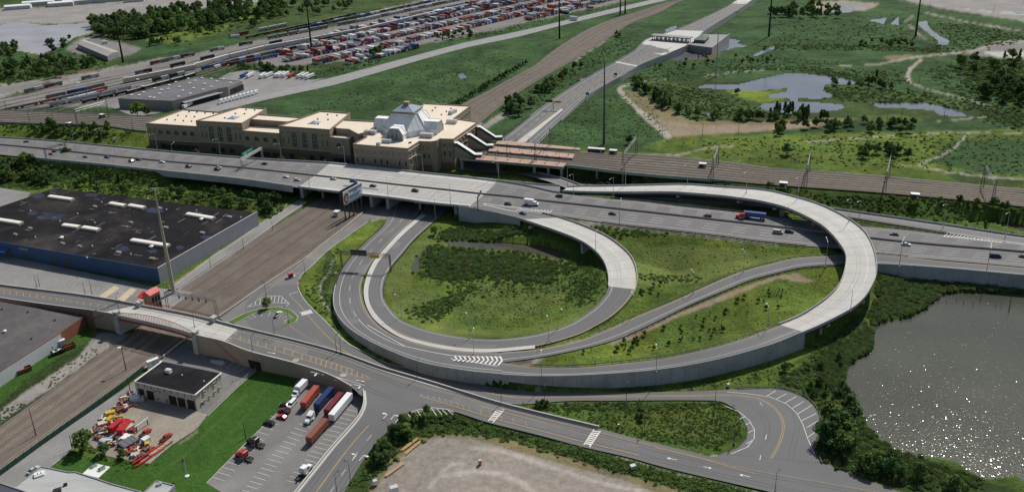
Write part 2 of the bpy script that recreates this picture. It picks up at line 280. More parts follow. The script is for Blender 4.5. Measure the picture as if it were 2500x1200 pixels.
def ribdist(r, x, y, i0=0, i1=None, st=2):
    """signed lateral position: returns (dist to corridor edge, side, z at nearest), side -1 = A"""
    i1 = r.n-1 if i1 is None else min(i1, r.n-1); ids = list(range(i0, i1, st))+[i1]
    xs = [q.x for q in r.A]+[q.x for q in r.B]; ys = [q.y for q in r.A]+[q.y for q in r.B]; M = 70
    bb = (x > min(xs)-M) & (x < max(xs)+M) & (y > min(ys)-M) & (y < max(ys)+M)
    if x.size > 1000 and not bb.all():
        D = np.full(x.shape, 999.); S_ = np.ones(x.shape); Z_ = np.zeros(x.shape)
        if bb.any(): D[bb], S_[bb], Z_[bb] = ribdist(r, x[bb], y[bb], i0, i1, st)
        return D, S_, Z_
    best = np.full(x.shape, 1e9); z = np.zeros(x.shape); hw = np.zeros(x.shape); sg = np.ones(x.shape)
    for a, b in zip(ids[:-1], ids[1:]):
        p, q = r.c[a], r.c[b]; dx, dy = q.x-p.x, q.y-p.y; L2 = dx*dx+dy*dy+1e-9
        t = np.clip(((x-p.x)*dx+(y-p.y)*dy)/L2, 0, 1); ex = x-p.x-t*dx; ey = y-p.y-t*dy; d = ex*ex+ey*ey
        m = d < best
        wa = math.hypot(r.A[a].x-r.B[a].x, r.A[a].y-r.B[a].y)/2; wb = math.hypot(r.A[b].x-r.B[b].x, r.A[b].y-r.B[b].y)/2
        # perpendicular half width (edges may be skewed)
        nx, ny = -dy/math.sqrt(L2), dx/math.sqrt(L2)
        wa = abs((r.A[a].x-r.B[a].x)*nx+(r.A[a].y-r.B[a].y)*ny)/2; wb = abs((r.A[b].x-r.B[b].x)*nx+(r.A[b].y-r.B[b].y)*ny)/2
        sideA = (r.A[a].x-p.x)*nx+(r.A[a].y-p.y)*ny
        best = np.where(m, d, best); z = np.where(m, p.z+t*(q.z-p.z), z); hw = np.where(m, wa+t*(wb-wa), hw)
        s_ = np.sign(ex*nx+ey*ny)*np.sign(sideA); sg = np.where(m, -s_, sg)
    return np.sqrt(best)-hw, sg, z
def vnoise(x, y, s, seed=0):
    r = np.random.default_rng(seed); G = r.random((256,256)); x = x/s; y = y/s; xi = np.floor(x).astype(int); yi = np.floor(y).astype(int); fx = x-xi; fy = y-yi
    fx = fx*fx*(3-2*fx); fy = fy*fy*(3-2*fy); g = lambda a, b: G[a & 255, b & 255]
    return (g(xi,yi)*(1-fx)+g(xi+1,yi)*fx)*(1-fy)+(g(xi,yi+1)*(1-fx)+g(xi+1,yi+1)*fx)*fy
def height(x, y):
    z = np.zeros(x.shape)+.0
    z += (vnoise(x,y,23,1)-.5)*.5+(vnoise(x,y,9,2)-.5)*.25
    for r, sa, sb, i0, i1 in EMB:
        d, sg, rz = ribdist(r, x, y, i0, i1)
        s = np.where(sg < 0, sa if sa else .15, sb if sb else .15)
        # no raise past open ends: distance grows there too, so it tapers like a cone
        zz = rz-.35-np.maximum(d, 0)/s
        okside = np.where(sg < 0, sa is not None, sb is not None) | (d < -1.8)
        zz = np.where(okside, zz, -9)
        z = np.maximum(z, zz)
    u, v = PX(x, y, z)
    wet = np.zeros(x.shape, bool)
    for k, (wz, poly) in WATER.items():
        q = W(poly[0][0], poly[0][1], 0)
        uu, vv = PX(x, y, np.full(x.shape, wz)); m = inpoly(uu, vv, poly); z = np.where(m, wz-1., z); wet |= m
    for r, k in FLAT:
        d, sg, rz = ribdist(r, x, y, 0, None, 2)
        low = rz-.35
        z = np.where(d < .8, np.minimum(z, low), z)
    for nm, pts, zz, mm in SHEETS:
        uu, vv = PX(x, y, np.full(x.shape, zz)); m = inpoly(uu, vv, pts); z = np.where(m, np.minimum(z, zz-.25), z)
    d, sg, rz = ribdist(RAIL, x, y); z = np.where(d < 4, np.minimum(z, -.3), z)
    return z
def Hs(x, y): return float(height(np.array([x]), np.array([y]))[0])
# ---------------------------------------------------------------- flat paved sheets (name, outline, z, material)
lot_light = mat('lot_paving', (.22,.215,.21), .9, .14, .3, fine=.1, fscale=4, stain=(.15,.148,.145), stain_amt=.7)
lot_dark = mat('lot_asphalt', (.160,.156,.154), .9, .16, .3, fine=.1, fscale=5, stain=(.21,.20,.19), stain_amt=.7)
yard_conc = mat('yard_concrete', (.26,.23,.19), .9, .16, .4, fine=.12, fscale=4, stain=(.19,.17,.145), stain_amt=.8)
SHEETS = [
 ('access_drive', [(884,517),(848,549),(800,588),(747,631),(700,662),(640,702),(535,776),(560,791),(640,813),(700,836),(760,772),(740,730),(727,698),(735,672),(760,650),(800,612),(850,575),(900,540),(935,500)], .01, lot_dark),
 ('warehouse_forecourt', [(-260,560),(-60,610),(120,645),(392,703),(470,712),(400,765),(280,738),(167,718),(0,698),(-260,662)], .06, lot_light),
 ('rear_service_yard', [(-100,462),(0,458),(75,470),(60,492),(0,512),(-100,545)], .06, lot_light),
 ('trackside_road', [(733,486),(750,496),(640,568),(540,634),(437,703),(400,715),(425,695),(520,622),(640,543)], .06, lot_light),
 ('fence_road', [(-140,1245),(0,1158),(165,1042),(300,950),(350,912),(385,895),(320,965),(262,1028),(200,1080),(165,1105),(130,1135),(60,1180),(-80,1290)], .07, lot_light),
 ('garage_lot', [(393,878),(466,824),(500,815),(660,862),(700,885),(625,905),(574,950),(507,1014),(470,1000),(440,945),(400,905)], .06, lot_dark),
 ('salvage_yard', [(300,968),(340,950),(480,1003),(507,1012),(480,1047),(420,1085),(365,1132),(250,1110),(215,1080),(222,1050),(270,1000)], .08, yard_conc),
 ('truck_lot', [(721,932),(745,905),(800,920),(860,938),(888,960),(890,985),(868,1020),(812,1090),(765,1145),(722,1200),(600,1350),(360,1350),(540,1200),(505,1178),(600,1080),(712,969)], .06, lot_dark),
 ('trailer_lot', [(430,245),(560,178),(610,170),(760,195),(800,190),(640,232),(560,250),(480,275),(440,262)], .06, lot_light),
 ('warehouse_rear_lot', [(260,258),(430,215),(420,270),(330,285)], .05, lot_light),
 ('junction_paving', [(1740,1116),(1762,1107),(1800,1094),(1823,1070),(1992,1072),(1988,1098),(2003,1128),(2050,1146),(2150,1185),(2140,1215),(1950,1175),(1820,1140),(1730,1120)], .29, asphalt),
 ('station_plaza', [(260,330),(360,315),(860,392),(1240,425),(1215,400),(1150,330),(1180,300),(1140,290),(1080,330),(700,360),(420,345)], -.1, lot_dark),
]
# ---------------------------------------------------------------- ground colours in photo outlines (later wins): name -> colour, vegetation roughness
CO = {'meadow': (.072,.128,.028), 'grass': (.092,.146,.029), 'mown': (.105,.146,.040), 'lawn': (.040,.098,.018), 'reed': (.038,.082,.032), 'reed2': (.040,.086,.032),
      'scrub': (.045,.080,.026), 'dry': (.175,.155,.085), 'dirt': (.27,.235,.19), 'lilac': (.25,.235,.225), 'gravel': (.23,.215,.20), 'yard': (.185,.175,.168), 'bare': (.245,.22,.19),
      'path': (.30,.28,.25), 'sand': (.25,.20,.145), 'rust': (.15,.105,.08), 'lime': (.13,.19,.03), 'conc': (.40,.39,.36), 'weed': (.086,.124,.033), 'rut': (.17,.145,.12), 'pale': (.33,.30,.265), 'lawn2': (.055,.112,.026), 'wood': (.03,.055,.022), 'mud': (.10,.085,.06), 'black': (.05,.045,.045)}
VEG = {'lawn2':.4,'meadow':1,'grass':1,'mown':.6,'lawn':.45,'reed':1,'reed2':1,'scrub':1,'dry':.5,'lime':.7,'weed':.9,'wood':1}
PAINT = [
 ('reed', [(-400,-330),(3000,-330),(3000,330),(1650,378),(1250,345),(1100,300),(300,300),(-400,320)]),
 ('scrub', [(-400,60),(240,90),(480,110),(600,80),(900,40),(1100,0),(900,-60),(-400,-60)]),
 ('grass', [(350,100),(420,75),(560,60),(640,45),(700,0),(640,-20),(600,20),(540,80),(420,110)]),
 ('scrub', [(-400,185),(0,150),(200,130),(300,150),(200,185),(-400,225)]),
 ('lilac', [(-400,15),(100,20),(330,2),(560,-12),(700,-30),(640,5),(430,30),(215,54),(0,62),(-400,80)]),
 ('yard', [(-400,330),(-400,222),(0,208),(230,180),(330,158),(480,130),(600,103),(760,75),(880,52),(940,20),(1010,6),(1100,-25),(1600,-60),(1560,-5),(1460,18),(1300,52),(1120,92),(1010,112),(860,150),(700,165),(560,160),(430,185),(330,235),(270,262),(100,262),(0,275)]),
 ('scrub', [(0,240),(60,232),(140,205),(120,200),(40,225)]), ('rust', [(140,187),(240,165),(245,170),(150,196)]),
 ('scrub', [(480,175),(620,152),(700,162),(840,150),(840,170),(760,180),(680,160),(560,165),(500,190)]),
 ('reed2', [(640,255),(1020,150),(1260,95),(1440,48),(1400,90),(1240,185),(1150,240),(1060,200),(900,230)]),
 ('reed2', [(1240,330),(1300,280),(1560,215),(1600,300),(1640,350),(1440,345)]),
 ('grass', [(1560,360),(1640,332),(1800,330),(2000,325),(2500,315),(2800,330),(2800,480),(2500,460),(2200,430),(1900,405),(1700,385)]),
 ('reed', [(2270,395),(2310,355),(2400,330),(2800,320),(2800,450),(2500,425),(2380,420)]),
 ('scrub', [(2310,420),(2420,425),(2500,440),(2500,458),(2340,445)]), ('grass', [(2350,350),(2420,328),(2600,332),(2600,345),(2420,340)]),
 ('scrub', [(1530,200),(1700,190),(2100,215),(2240,225),(2420,270),(2300,300),(2080,292),(1700,292),(1600,250)]),
 ('dry', [(1522,218),(1550,224),(1610,250),(1660,281),(1695,293),(1800,297),(1930,294),(2060,288),(2100,290),(1990,312),(1850,322),(1740,330),(1650,335),(1600,310),(1560,262)]),
 ('sand', [(1600,290),(1700,305),(1850,305),(2040,296),(1960,312),(1760,325),(1650,333)]),
 ('weed', [(2100,285),(2200,280),(2270,290),(2200,302),(2130,300)]),
 ('lime', [(1768,218),(1850,222),(1925,218),(1880,232),(1900,238),(1925,245),(1860,252),(1900,258),(1800,238)]),
 ('dry', [(2150,138),(2220,133),(2250,138),(2180,150)]),
 ('lilac', [(2000,-40),(2180,-5),(2320,25),(2420,40),(2600,70),(2900,100),(2900,-60)]),
 ('yard', [(2340,132),(2380,120),(2440,108),(2520,100),(2620,110),(2620,150),(2480,142),(2420,140)]), ('conc', [(2400,128),(2500,125),(2520,140),(2440,140)]),
 ('dirt', [(1985,8),(2060,0),(2150,10),(2120,25),(2000,32)]), ('mud', [(1620,140),(1690,118),(1760,130),(1740,145),(1660,148)]),
 ('black', [(1560,-20),(1680,-20),(1700,-5),(1560,0)]),
 ('lime', [(20,97),(90,90),(120,97),(60,105)]), ('lime', [(170,80),(215,60),(225,85),(190,92)]), ('weed', [(60,130),(110,118),(120,130),(80,140)]),
 ('yard', [(160,120),(200,90),(260,95),(345,118),(320,135),(250,140),(180,130)]),
 ('grass', [(-400,340),(-400,300),(0,300),(240,305),(360,322),(420,370),(250,352),(0,332)]),
 ('grass', [(-400,375),(0,385),(240,405),(715,462),(740,500),(640,560),(600,520),(133,455),(60,460),(-400,440)]),
 ('scrub', [(-400,375),(0,388),(200,410),(300,440),(133,450),(60,460),(-400,450)]),
 ('grass', [(1180,425),(1250,400),(1330,440),(1260,440)]), ('scrub', [(1300,395),(1700,430),(1880,450),(1900,470),(1640,455),(1340,445)]),
 ('grass', [(620,600),(960,480),(1200,500),(1360,520),(1560,555),(2100,620),(2100,900),(1300,960),(950,890),(730,720)]),
 ('mown', [(940,690),(985,610),(1060,560),(1075,600),(1000,650),(1010,700),(1100,720),(1070,770),(1150,800),(1260,805),(1380,780),(1460,720),(1485,700),(1400,800),(1240,825),(1060,810),(960,760)]),
 ('mown', [(1540,600),(1700,600),(1950,625),(1880,640),(1700,690),(1560,700)]),
 ('meadow', [(1010,650),(1060,600),(1360,620),(1470,640),(1480,690),(1390,760),(1260,800),(1140,790),(1050,740),(1080,700)]),
 ('lime', [(1060,595),(1100,588),(1110,600),(1070,605)]),
 ('weed', [(1130,700),(1280,680),(1400,700),(1380,740),(1260,780),(1100,780)]),
 ('lawn', [(560,780),(620,758),(680,748),(720,765),(730,785),(700,795),(690,785),(700,770),(660,762),(600,775),(570,795)]),
 ('grass', [(820,530),(860,505),(960,490),(975,525),(935,545),(890,590),(835,650),(815,700),(815,745),(850,800),(953,862),(1240,925),(1240,945),(1100,925),(960,890),(842,832),(762,752),(727,698),(732,680),(800,600)]),
 ('gravel', [(900,520),(925,505),(960,500),(975,512),(940,535),(905,540)]),
 ('scrub', [(800,600),(820,640),(800,720),(840,800),(820,810),(775,700)]),
 ('gravel', [(1222,884),(1225,878),(1290,870),(1330,874),(1300,892),(1230,888)]),
 ('gravel', [(1210,876),(1320,872),(1300,893),(1225,890)]), ('mud', [(1228,884),(1262,877),(1300,876),(1296,890),(1240,889)]),
 ('sand', [(1480,838),(1530,815),(1580,795),(1680,752),(1780,712),(1850,688),(1900,672),(1950,668),(1992,690),(1960,690),(1900,680),(1850,697),(1760,735),(1640,780),(1540,828),(1500,840)]),
 ('gravel', [(1330,850),(1420,828),(1500,795),(1495,800),(1420,838),(1330,858)]),
 ('gravel', [(1380,545),(1453,538),(1560,556),(1900,592),(1900,598),(1560,562),(1460,550),(1440,556)]), ('gravel', [(1530,485),(1700,502),(1880,528),(1880,534),(1700,512),(1520,492)]),
 ('scrub', [(2150,650),(2300,665),(2500,680),(2800,700),(2800,720),(2345,714),(2265,750),(2170,783),(2120,860),(2070,900),(2062,940),(2130,1060),(2240,1115),(2400,1175),(2500,1200),(2500,1400),(2200,1300),(2060,1150),(2000,1120),(1995,1000),(1880,940),(1850,930),(2000,850),(2120,740)]),
 ('weed', [(2140,690),(2200,690),(2170,760),(2110,800),(2120,740)]), ('grass', [(1560,945),(1700,930),(1860,895),(1960,885),(1900,940),(1700,952),(1560,956)]),
 ('meadow', [(1285,985),(1500,977),(1740,977),(1787,992),(1812,1020),(1825,1050),(1800,1092),(1762,1106),(1640,1088),(1500,1057),(1400,1028)]),
 ('weed', [(1500,1010),(1600,1000),(1740,1010),(1790,1050),(1700,1070),(1600,1050),(1520,1040)]),
 ('scrub', [(843,1196),(919,1073),(955,1047),(1000,1010),(1060,998),(1112,1007),(1192,1030),(1312,1060),(1425,1090),(1500,1107),(1625,1140),(1825,1187),(1900,1210),(2000,1400),(700,1400)]),
 ('dry', [(895,1210),(935,1130),(985,1085),(1060,1058),(1140,1058),(1260,1075),(1400,1120),(1500,1150),(1600,1175),(1700,1210),(1900,1400),(700,1400)]),
 ('bare', [(905,1215),(950,1140),(1000,1095),(1060,1068),(1140,1070),(1240,1095),(1400,1140),(1500,1165),(1600,1200),(1700,1400),(800,1400)]),
 ('scrub', [(-400,1000),(0,985),(60,930),(110,895),(235,815),(235,800),(300,800),(330,812),(0,1060),(-400,1300)]),
 ('gravel', [(240,812),(290,815),(320,812),(300,830),(240,866),(150,930),(0,1030),(0,1000),(100,930),(190,870)]),
 ('lawn', [(-100,1010),(0,935),(50,905),(140,845),(210,800),(222,803),(225,822),(150,868),(105,900),(70,915),(50,935),(0,975)]),
 ('sand', [(410,697),(600,575),(630,540),(634,547),(640,552),(540,622),(432,697),(415,705)]),
 ('lawn', [(625,904),(720,932),(712,969),(600,1080),(504,1178),(540,1200),(500,1350),(160,1350),(127,1135),(173,1103),(240,1120),(363,1133),(420,1085),(480,1047),(507,1013),(574,950)]),
 ('sand', [(425,875),(450,872),(470,860),(440,880)]), ('sand', [(1860,1110),(1990,1120),(2100,1165),(2300,1240),(2200,1240),(2000,1190)]),
 ('grass', [(1225,0),(1300,-10),(1500,-40),(1500,-60),(1200,-40)]),
]
STROKES = [
 ('rut', 2.2, [(905,1195),(925,1145),(960,1110),(1010,1078),(1080,1066),(1150,1070)]), ('rut', 1.4, [(940,1200),(962,1150),(1000,1115),(1040,1092)]), ('rut', 1.6, [(1012,1200),(1035,1152),(1062,1122),(1110,1116),(1125,1122)]), ('pale', 8, [(1150,1090),(1230,1103),(1330,1135),(1440,1170),(1560,1198)]), ('pale', 10, [(1080,1160),(1180,1150),(1260,1170),(1300,1200)]), ('rut', 1.2, [(1130,1120),(1250,1128),(1330,1150),(1400,1185)]), ('pale', 6, [(1050,1190),(1090,1140),(1130,1130)]), ('rut', 1.3, [(1330,1108),(1430,1145),(1520,1165),(1600,1200)]), ('rut', 1.5, [(1180,1180),(1260,1190),(1330,1210)]),
 ('lawn2', 5, [(600,960),(540,1020),(500,1060),(450,1110),(380,1160)]), ('lawn2', 3, [(660,930),(620,990),(560,1060),(520,1110)]), ('dirt', 2, [(480,1052),(462,1066),(440,1082)]),
 ('path', 6, [(1533,208),(1514,216),(1524,234),(1560,270)]), ('path', 9, [(1560,270),(1600,305),(1632,332)]), ('path', 1.6, [(1940,349),(2060,340),(2260,327),(2360,323),(2500,327),(2700,340)]),
 ('path', 3, [(2365,325),(2338,352),(2320,368),(2285,385),(2247,400),(2265,410),(2310,419),(2400,430),(2500,438),(2700,455)]), ('dirt', 2, [(2185,406),(2247,402)]),
 ('path', 4, [(2147,157),(2210,144),(2293,133),(2377,124),(2427,107),(2500,100),(2700,90)]), ('path', 1.5, [(2040,162),(2147,157)]), ('path', 5, [(2247,147),(2218,175),(2220,200)]), ('path', 2, [(2220,200),(2250,213),(2327,235),(2418,260),(2427,277),(2400,286),(2280,297)]),
 ('path', 2, [(2260,32),(2377,56),(2500,77),(2700,110)]), ('dirt', 3, [(2222,63),(2247,87),(2258,95)]), ('dirt', 2, [(2230,38),(2210,53)]),
 ('path', 1.5, [(1713,185),(1840,172),(1900,168)]), ('path', 1, [(1573,200),(1640,193)]), ('dirt', 3, [(1500,378),(1600,377),(1660,377),(1720,363),(1790,357)]),
 ('gravel', 4, [(1405,147),(1440,122),(1480,98)]), ('gravel', 9, [(1180,312),(1210,292),(1235,278)]), ('conc', 1.3, [(815,628),(802,663),(784,695),(786,730),(803,752),(820,768)]),
 ('path', 1.2, [(1420,195),(1560,165)]), ('dirt', 1.6, [(0,258),(140,226),(300,180)]), ('path', 2, [(0,235),(120,210),(200,190),(285,160)]), ('path', 1.6, [(60,60),(220,52),(330,30)]), ('conc', 1.5, [(2340,21),(2500,35),(2700,40)]),
 ('sand', 1.5, [(640,700),(700,655),(760,612),(880,530)]), ('gravel', 4, [(0,208),(150,190),(280,168),(400,142)]), ('conc',1.5,[(1500,1112),(1560,1130),(1625,1150),(1760,1182),(1900,1215)]),
 ('conc', 1.5, [(1500,1060),(1587,1080),(1705,1109),(1760,1112)]), ('conc',1.5,[(1240,957),(1380,960),(1500,959),(1600,958)]), ('gravel', 1.5, [(100,936),(190,870),(200,862)]),
]
RG = None
def build_ground():
    us = np.concatenate([np.arange(-900, -60, 9.), np.arange(-60, 2560, 3.2), np.arange(2560, 3500, 9.)]); vs = np.concatenate([np.arange(1560, 1220, -8.), np.arange(1220, -180, -3.0), np.arange(-180, -300, -6.)])
    U, V = np.meshgrid(us, vs); x = (U-1250)/F; y = (V-CY)/F; x, y = _c*x-_s*y, _s*x+_c*y
    dz = -ST-y*CT; dz = np.minimum(dz, -.0525); t = H/-dz; X = x*t; Y = (CT-y*ST)*t
    Z = height(X.ravel(), Y.ravel()).reshape(X.shape)
    n, m = X.shape; co = np.stack([X, Y, Z], -1).reshape(-1, 3)
    # true projected pixel of each ground point -> material region
    u, v = PX(X.ravel(), Y.ravel(), Z.ravel()); u += (vnoise(X.ravel(), Y.ravel(), 4, 5)-.5)*5; v += (vnoise(X.ravel(), Y.ravel(), 4, 6)-.5)*3
    c = np.zeros((n*m, 4)); c[:, :3] = CO['meadow']; c[:, 3] = 1.
    for k, poly in PAINT:
        q = inpoly(u, v, poly); c[q, :3] = CO[k]; c[q, 3] = VEG.get(k, 0)
    for k, hw, pts in STROKES:
        P = np.array(cr(pts, 4)); mm = (u > P[:,0].min()-20) & (u < P[:,0].max()+20) & (v > P[:,1].min()-20) & (v < P[:,1].max()+20)
        uu, vv = u[mm], v[mm]; d = np.full(uu.shape, 1e9)
        for a, b in zip(P[:-1], P[1:]):
            e = b-a; L2 = (e**2).sum()+1e-9; tt = np.clip(((uu-a[0])*e[0]+(vv-a[1])*e[1])/L2, 0, 1); d = np.minimum(d, np.hypot(uu-a[0]-tt*e[0], (vv-a[1]-tt*e[1])*1.6))
        idx = np.where(mm)[0][d < hw]; c[idx, :3] = CO[k]; c[idx, 3] = VEG.get(k, 0)
    # smooth the region borders a little
    C = c.reshape(n, m, 4)
    for _ in range(1): C[1:-1, 1:-1] = (C[1:-1,1:-1]*2+C[:-2,1:-1]+C[2:,1:-1]+C[1:-1,:-2]+C[1:-1,2:])/6
    # pond margins: mud
    me = bpy.data.meshes.new('ground'); me.vertices.add(n*m); me.vertices.foreach_set('co', co.ravel().astype(np.float32))
    I = np.arange(n*m).reshape(n, m); fq = np.stack([I[:-1,:-1], I[:-1,1:], I[1:,1:], I[1:,:-1]], -1).reshape(-1, 4)
    k = len(fq); me.loops.add(k*4); me.loops.foreach_set('vertex_index', fq.ravel().astype(np.int32)); me.polygons.add(k)
    me.polygons.foreach_set('loop_start', np.arange(0, k*4, 4, dtype=np.int32)); me.polygons.foreach_set('loop_total', np.full(k, 4, np.int32)); me.polygons.foreach_set('use_smooth', np.ones(k, bool))
    me.update(calc_edges=True); at = me.attributes.new('cover', 'FLOAT_COLOR', 'POINT'); at.data.foreach_set('color', C.reshape(-1).astype(np.float32))
    o = bpy.data.objects.new('ground', me); COL.objects.link(o); struct(o)
    m_ = bpy.data.materials.new('ground_cover'); m_.use_nodes = True; nt = m_.node_tree; L = nt.links; b = nt.nodes['Principled BSDF']; b.inputs['Roughness'].default_value = .95; b.inputs['Specular IOR Level'].default_value = .1
    a = N(nt, 'ShaderNodeAttribute', attribute_name='cover'); g = N(nt, 'ShaderNodeNewGeometry')
    def noise(sc, de, ro, di=0.): q = N(nt, 'ShaderNodeTexNoise', inp={'Scale': sc, 'Detail': de, 'Roughness': ro, 'Distortion': di}); L.new(g.outputs['Position'], q.inputs['Vector']); return q.outputs[0]
    def rng(s, a0, a1, b0, b1): q = N(nt, 'ShaderNodeMapRange', inp={1: a0, 2: a1, 3: b0, 4: b1}); L.new(s, q.inputs[0]); return q.outputs[0]
    def mul(p, q): r = N(nt, 'ShaderNodeMath', operation='MULTIPLY'); L.new(p, r.inputs[0]); (L.new(q, r.inputs[1]) if not isinstance(q, float) else setattr(r.inputs[1], 'default_value', q)); return r.outputs[0]
    big = rng(noise(.018, 5, .6, .6), .32, .68, .58, 1.42); mid = rng(noise(.12, 6, .68), .3, .7, .62, 1.38); fin = rng(noise(.9, 4, .75), .3, .7, .62, 1.38)
    v1 = mul(mul(big, mid), fin); v2 = mul(rng(noise(.03, 6, .6, .4), .3, .7, .84, 1.16), rng(noise(.35, 6, .75), .3, .7, .72, 1.28))
    mx = N(nt, 'ShaderNodeMix', data_type='FLOAT'); L.new(a.outputs['Alpha'], mx.inputs['Factor']); L.new(v2, mx.inputs['A']); L.new(v1, mx.inputs['B'])
    hs = N(nt, 'ShaderNodeMix', data_type='RGBA', blend_type='MIX'); hu = mul(rng(noise(.045, 5, .6, .8), .42, .66, 0., .75), a.outputs['Alpha'])
    tint = N(nt, 'ShaderNodeVectorMath', operation='MULTIPLY'); L.new(a.outputs['Color'], tint.inputs[0]); tint.inputs[1].default_value = (1.45, 1.12, .85)
    L.new(hu, hs.inputs['Factor']); L.new(a.outputs['Color'], hs.inputs['A']); L.new(tint.outputs[0], hs.inputs['B'])
    sc_ = N(nt, 'ShaderNodeVectorMath', operation='SCALE'); L.new(hs.outputs['Result'], sc_.inputs[0]); L.new(mx.outputs['Result'], sc_.inputs['Scale']); L.new(sc_.outputs[0], b.inputs['Base Color'])
    bp = N(nt, 'ShaderNodeBump', inp={'Strength': 1.}); L.new(noise(.55, 5, .7), bp.inputs['Height']); L.new(rng(a.outputs['Alpha'], 0, 1, .12, 1.6), bp.inputs['Distance']); L.new(bp.outputs[0], b.inputs['Normal'])
    me.materials.append(m_)
build_ground()
# pavement sheets
for nm, pts, z, mm in SHEETS:
    P = [W(u, v, z) for u, v in pts]; mb = MB(); i = 0
    mb.v = [tuple(p) for p in P]; mb.f = [tuple(t) for t in tessellate_polygon([P])]; mb.m = [0]*len(mb.f); struct(mb.build(nm, mm))
# water
def water_mat(name, col, rough, wave, strength):
    m = bpy.data.materials.new(name); m.use_nodes = True; nt = m.node_tree; L = nt.links; b = nt.nodes['Principled BSDF']
    b.inputs['Base Color'].default_value = (*col, 1); b.inputs['Roughness'].default_value = rough; b.inputs['IOR'].default_value = 1.33; b.inputs['Specular IOR Level'].default_value = .5
    g = N(nt, 'ShaderNodeNewGeometry'); n1 = N(nt, 'ShaderNodeTexNoise', inp={'Scale': wave, 'Detail': 1., 'Roughness': .4}); L.new(g.outputs['Position'], n1.inputs['Vector'])
    bp = N(nt, 'ShaderNodeBump', inp={'Strength': 1., 'Distance': strength}); L.new(n1.outputs[0], bp.inputs['Height']); L.new(bp.outputs[0], b.inputs['Normal'])
    n2 = N(nt, 'ShaderNodeTexNoise', inp={'Scale': .02, 'Detail': 4.}); L.new(g.outputs['Position'], n2.inputs['Vector']); mr = N(nt, 'ShaderNodeMapRange', inp={1: .3, 2: .7, 3: .8, 4: 1.2}); L.new(n2.outputs[0], mr.inputs[0])
    vm = N(nt, 'ShaderNodeVectorMath', operation='SCALE'); vm.inputs[0].default_value = col; L.new(mr.outputs[0], vm.inputs['Scale']); L.new(vm.outputs[0], b.inputs['Base Color'])
    return m
w_near = water_mat('pond_water', (.056,.062,.047), .12, 1.3, .105); w_far = water_mat('lake_water', (.10,.115,.15), .12, .8, .05); w_brown = water_mat('brown_water', (.070,.066,.048), .04, .8, .02); w_mud = water_mat('river_mud', (.27,.27,.29), .35, .2, .05)
for k, (z, pts) in WATER.items():
    P = [W(u, v, z) for u, v in pts]; cx = sum(p.x for p in P)/len(P); cy = sum(p.y for p in P)/len(P); Q = []
    n = len(P); ar = sum(P[i].x*P[(i+1)%n].y-P[(i+1)%n].x*P[i].y for i in range(n)); sgn = 1 if ar > 0 else -1
    for i in range(n):
        d = (P[(i+1) % n]-P[i-1]); d.normalize(); Q.append(P[i]+Vector((d.y, -d.x, 0))*sgn*1.6)
    mb = MB(); mb.v = [tuple(p) for p in Q]; mb.f = [tuple(t) for t in tessellate_polygon([Q])]; mb.m = [0]*len(mb.f)
    struct(mb.build(k, w_near if k == 'retention_pond' else w_mud if 'mud' in k else w_brown if k in ('ramp_pond','highway_creek','viaduct_creek','loop_puddle') else w_far))
# ---------------------------------------------------------------- road surfaces, markings, barriers, walls
def road(name, r, m, dz=0., i0=0, i1=None, f0=0., f1=1.):
    mb = MB(); r.surface(mb, dz, 0, f0, f1, i0, i1); return struct(mb.build(name, m))
def lines(name, spec, m, dz=.035):
    mb = MB()
    for r, f, w, kw in spec: r.line(mb, f, w, dz, **kw)
    return struct(mb.build(name, m))
road('highway_northern_carriageway', tpk_north, asphalt_hwy); road('highway_southern_carriageway', tpk_south, asphalt_hwy)
road('highway_side_lane', R5, asphalt_hwy, .01); road('highway_slip_road', R6, asphalt_hwy, .02)
road('inner_ramp_road', R1, asphalt, .012); road('outer_ramp_road', R2, asphalt, .008); road('middle_ramp_road', R3, asphalt, .016); road('flyover_road', R4, asphalt, .012)
road('overpass_road', OVER, asphalt, .0); road('side_street', STREET, asphalt, -.02); road('access_road', ACCESS, asphalt, .02); road('county_road', COUNTY, concrete_grey, .03); road('toll_road', SPUR, asphalt, .01)
# concrete decks
def between(nm, pairs, n, m=concrete_deck): 
    r = Ribbon(pairs, n); mb = MB(); r.surface(mb); o = struct(mb.build(nm, m)); return r
DZ = 9.012
between('highway_northern_deck', [(803,399,768,430,DZ),(870,406,830,437,DZ),(940,413,900,444,DZ),(1033,423,1000,455,DZ),(1140,434,1110,467,DZ),(1213,443,1183,474,DZ)], 4)
between('highway_southern_deck', [(768,429,728,457,DZ),(830,436,800,466,DZ),(900,443,880,475,DZ),(1000,454,960,484,DZ),(1110,466,1050,496,DZ),(1183,474,1145,505,DZ)], 4)
b = R4; road('flyover_deck', R4, concrete_deck, .03, 51, 18*8)
road('flyover_landing_deck', R4, concrete_deck, .03, 18*8, R4.n-1)
road('inner_ramp_deck', R1, concrete_deck, .03, 18*8-2, 24*8-2)
road('overpass_deck', OVER, concrete_deck, .012, 5*8, 9*8)
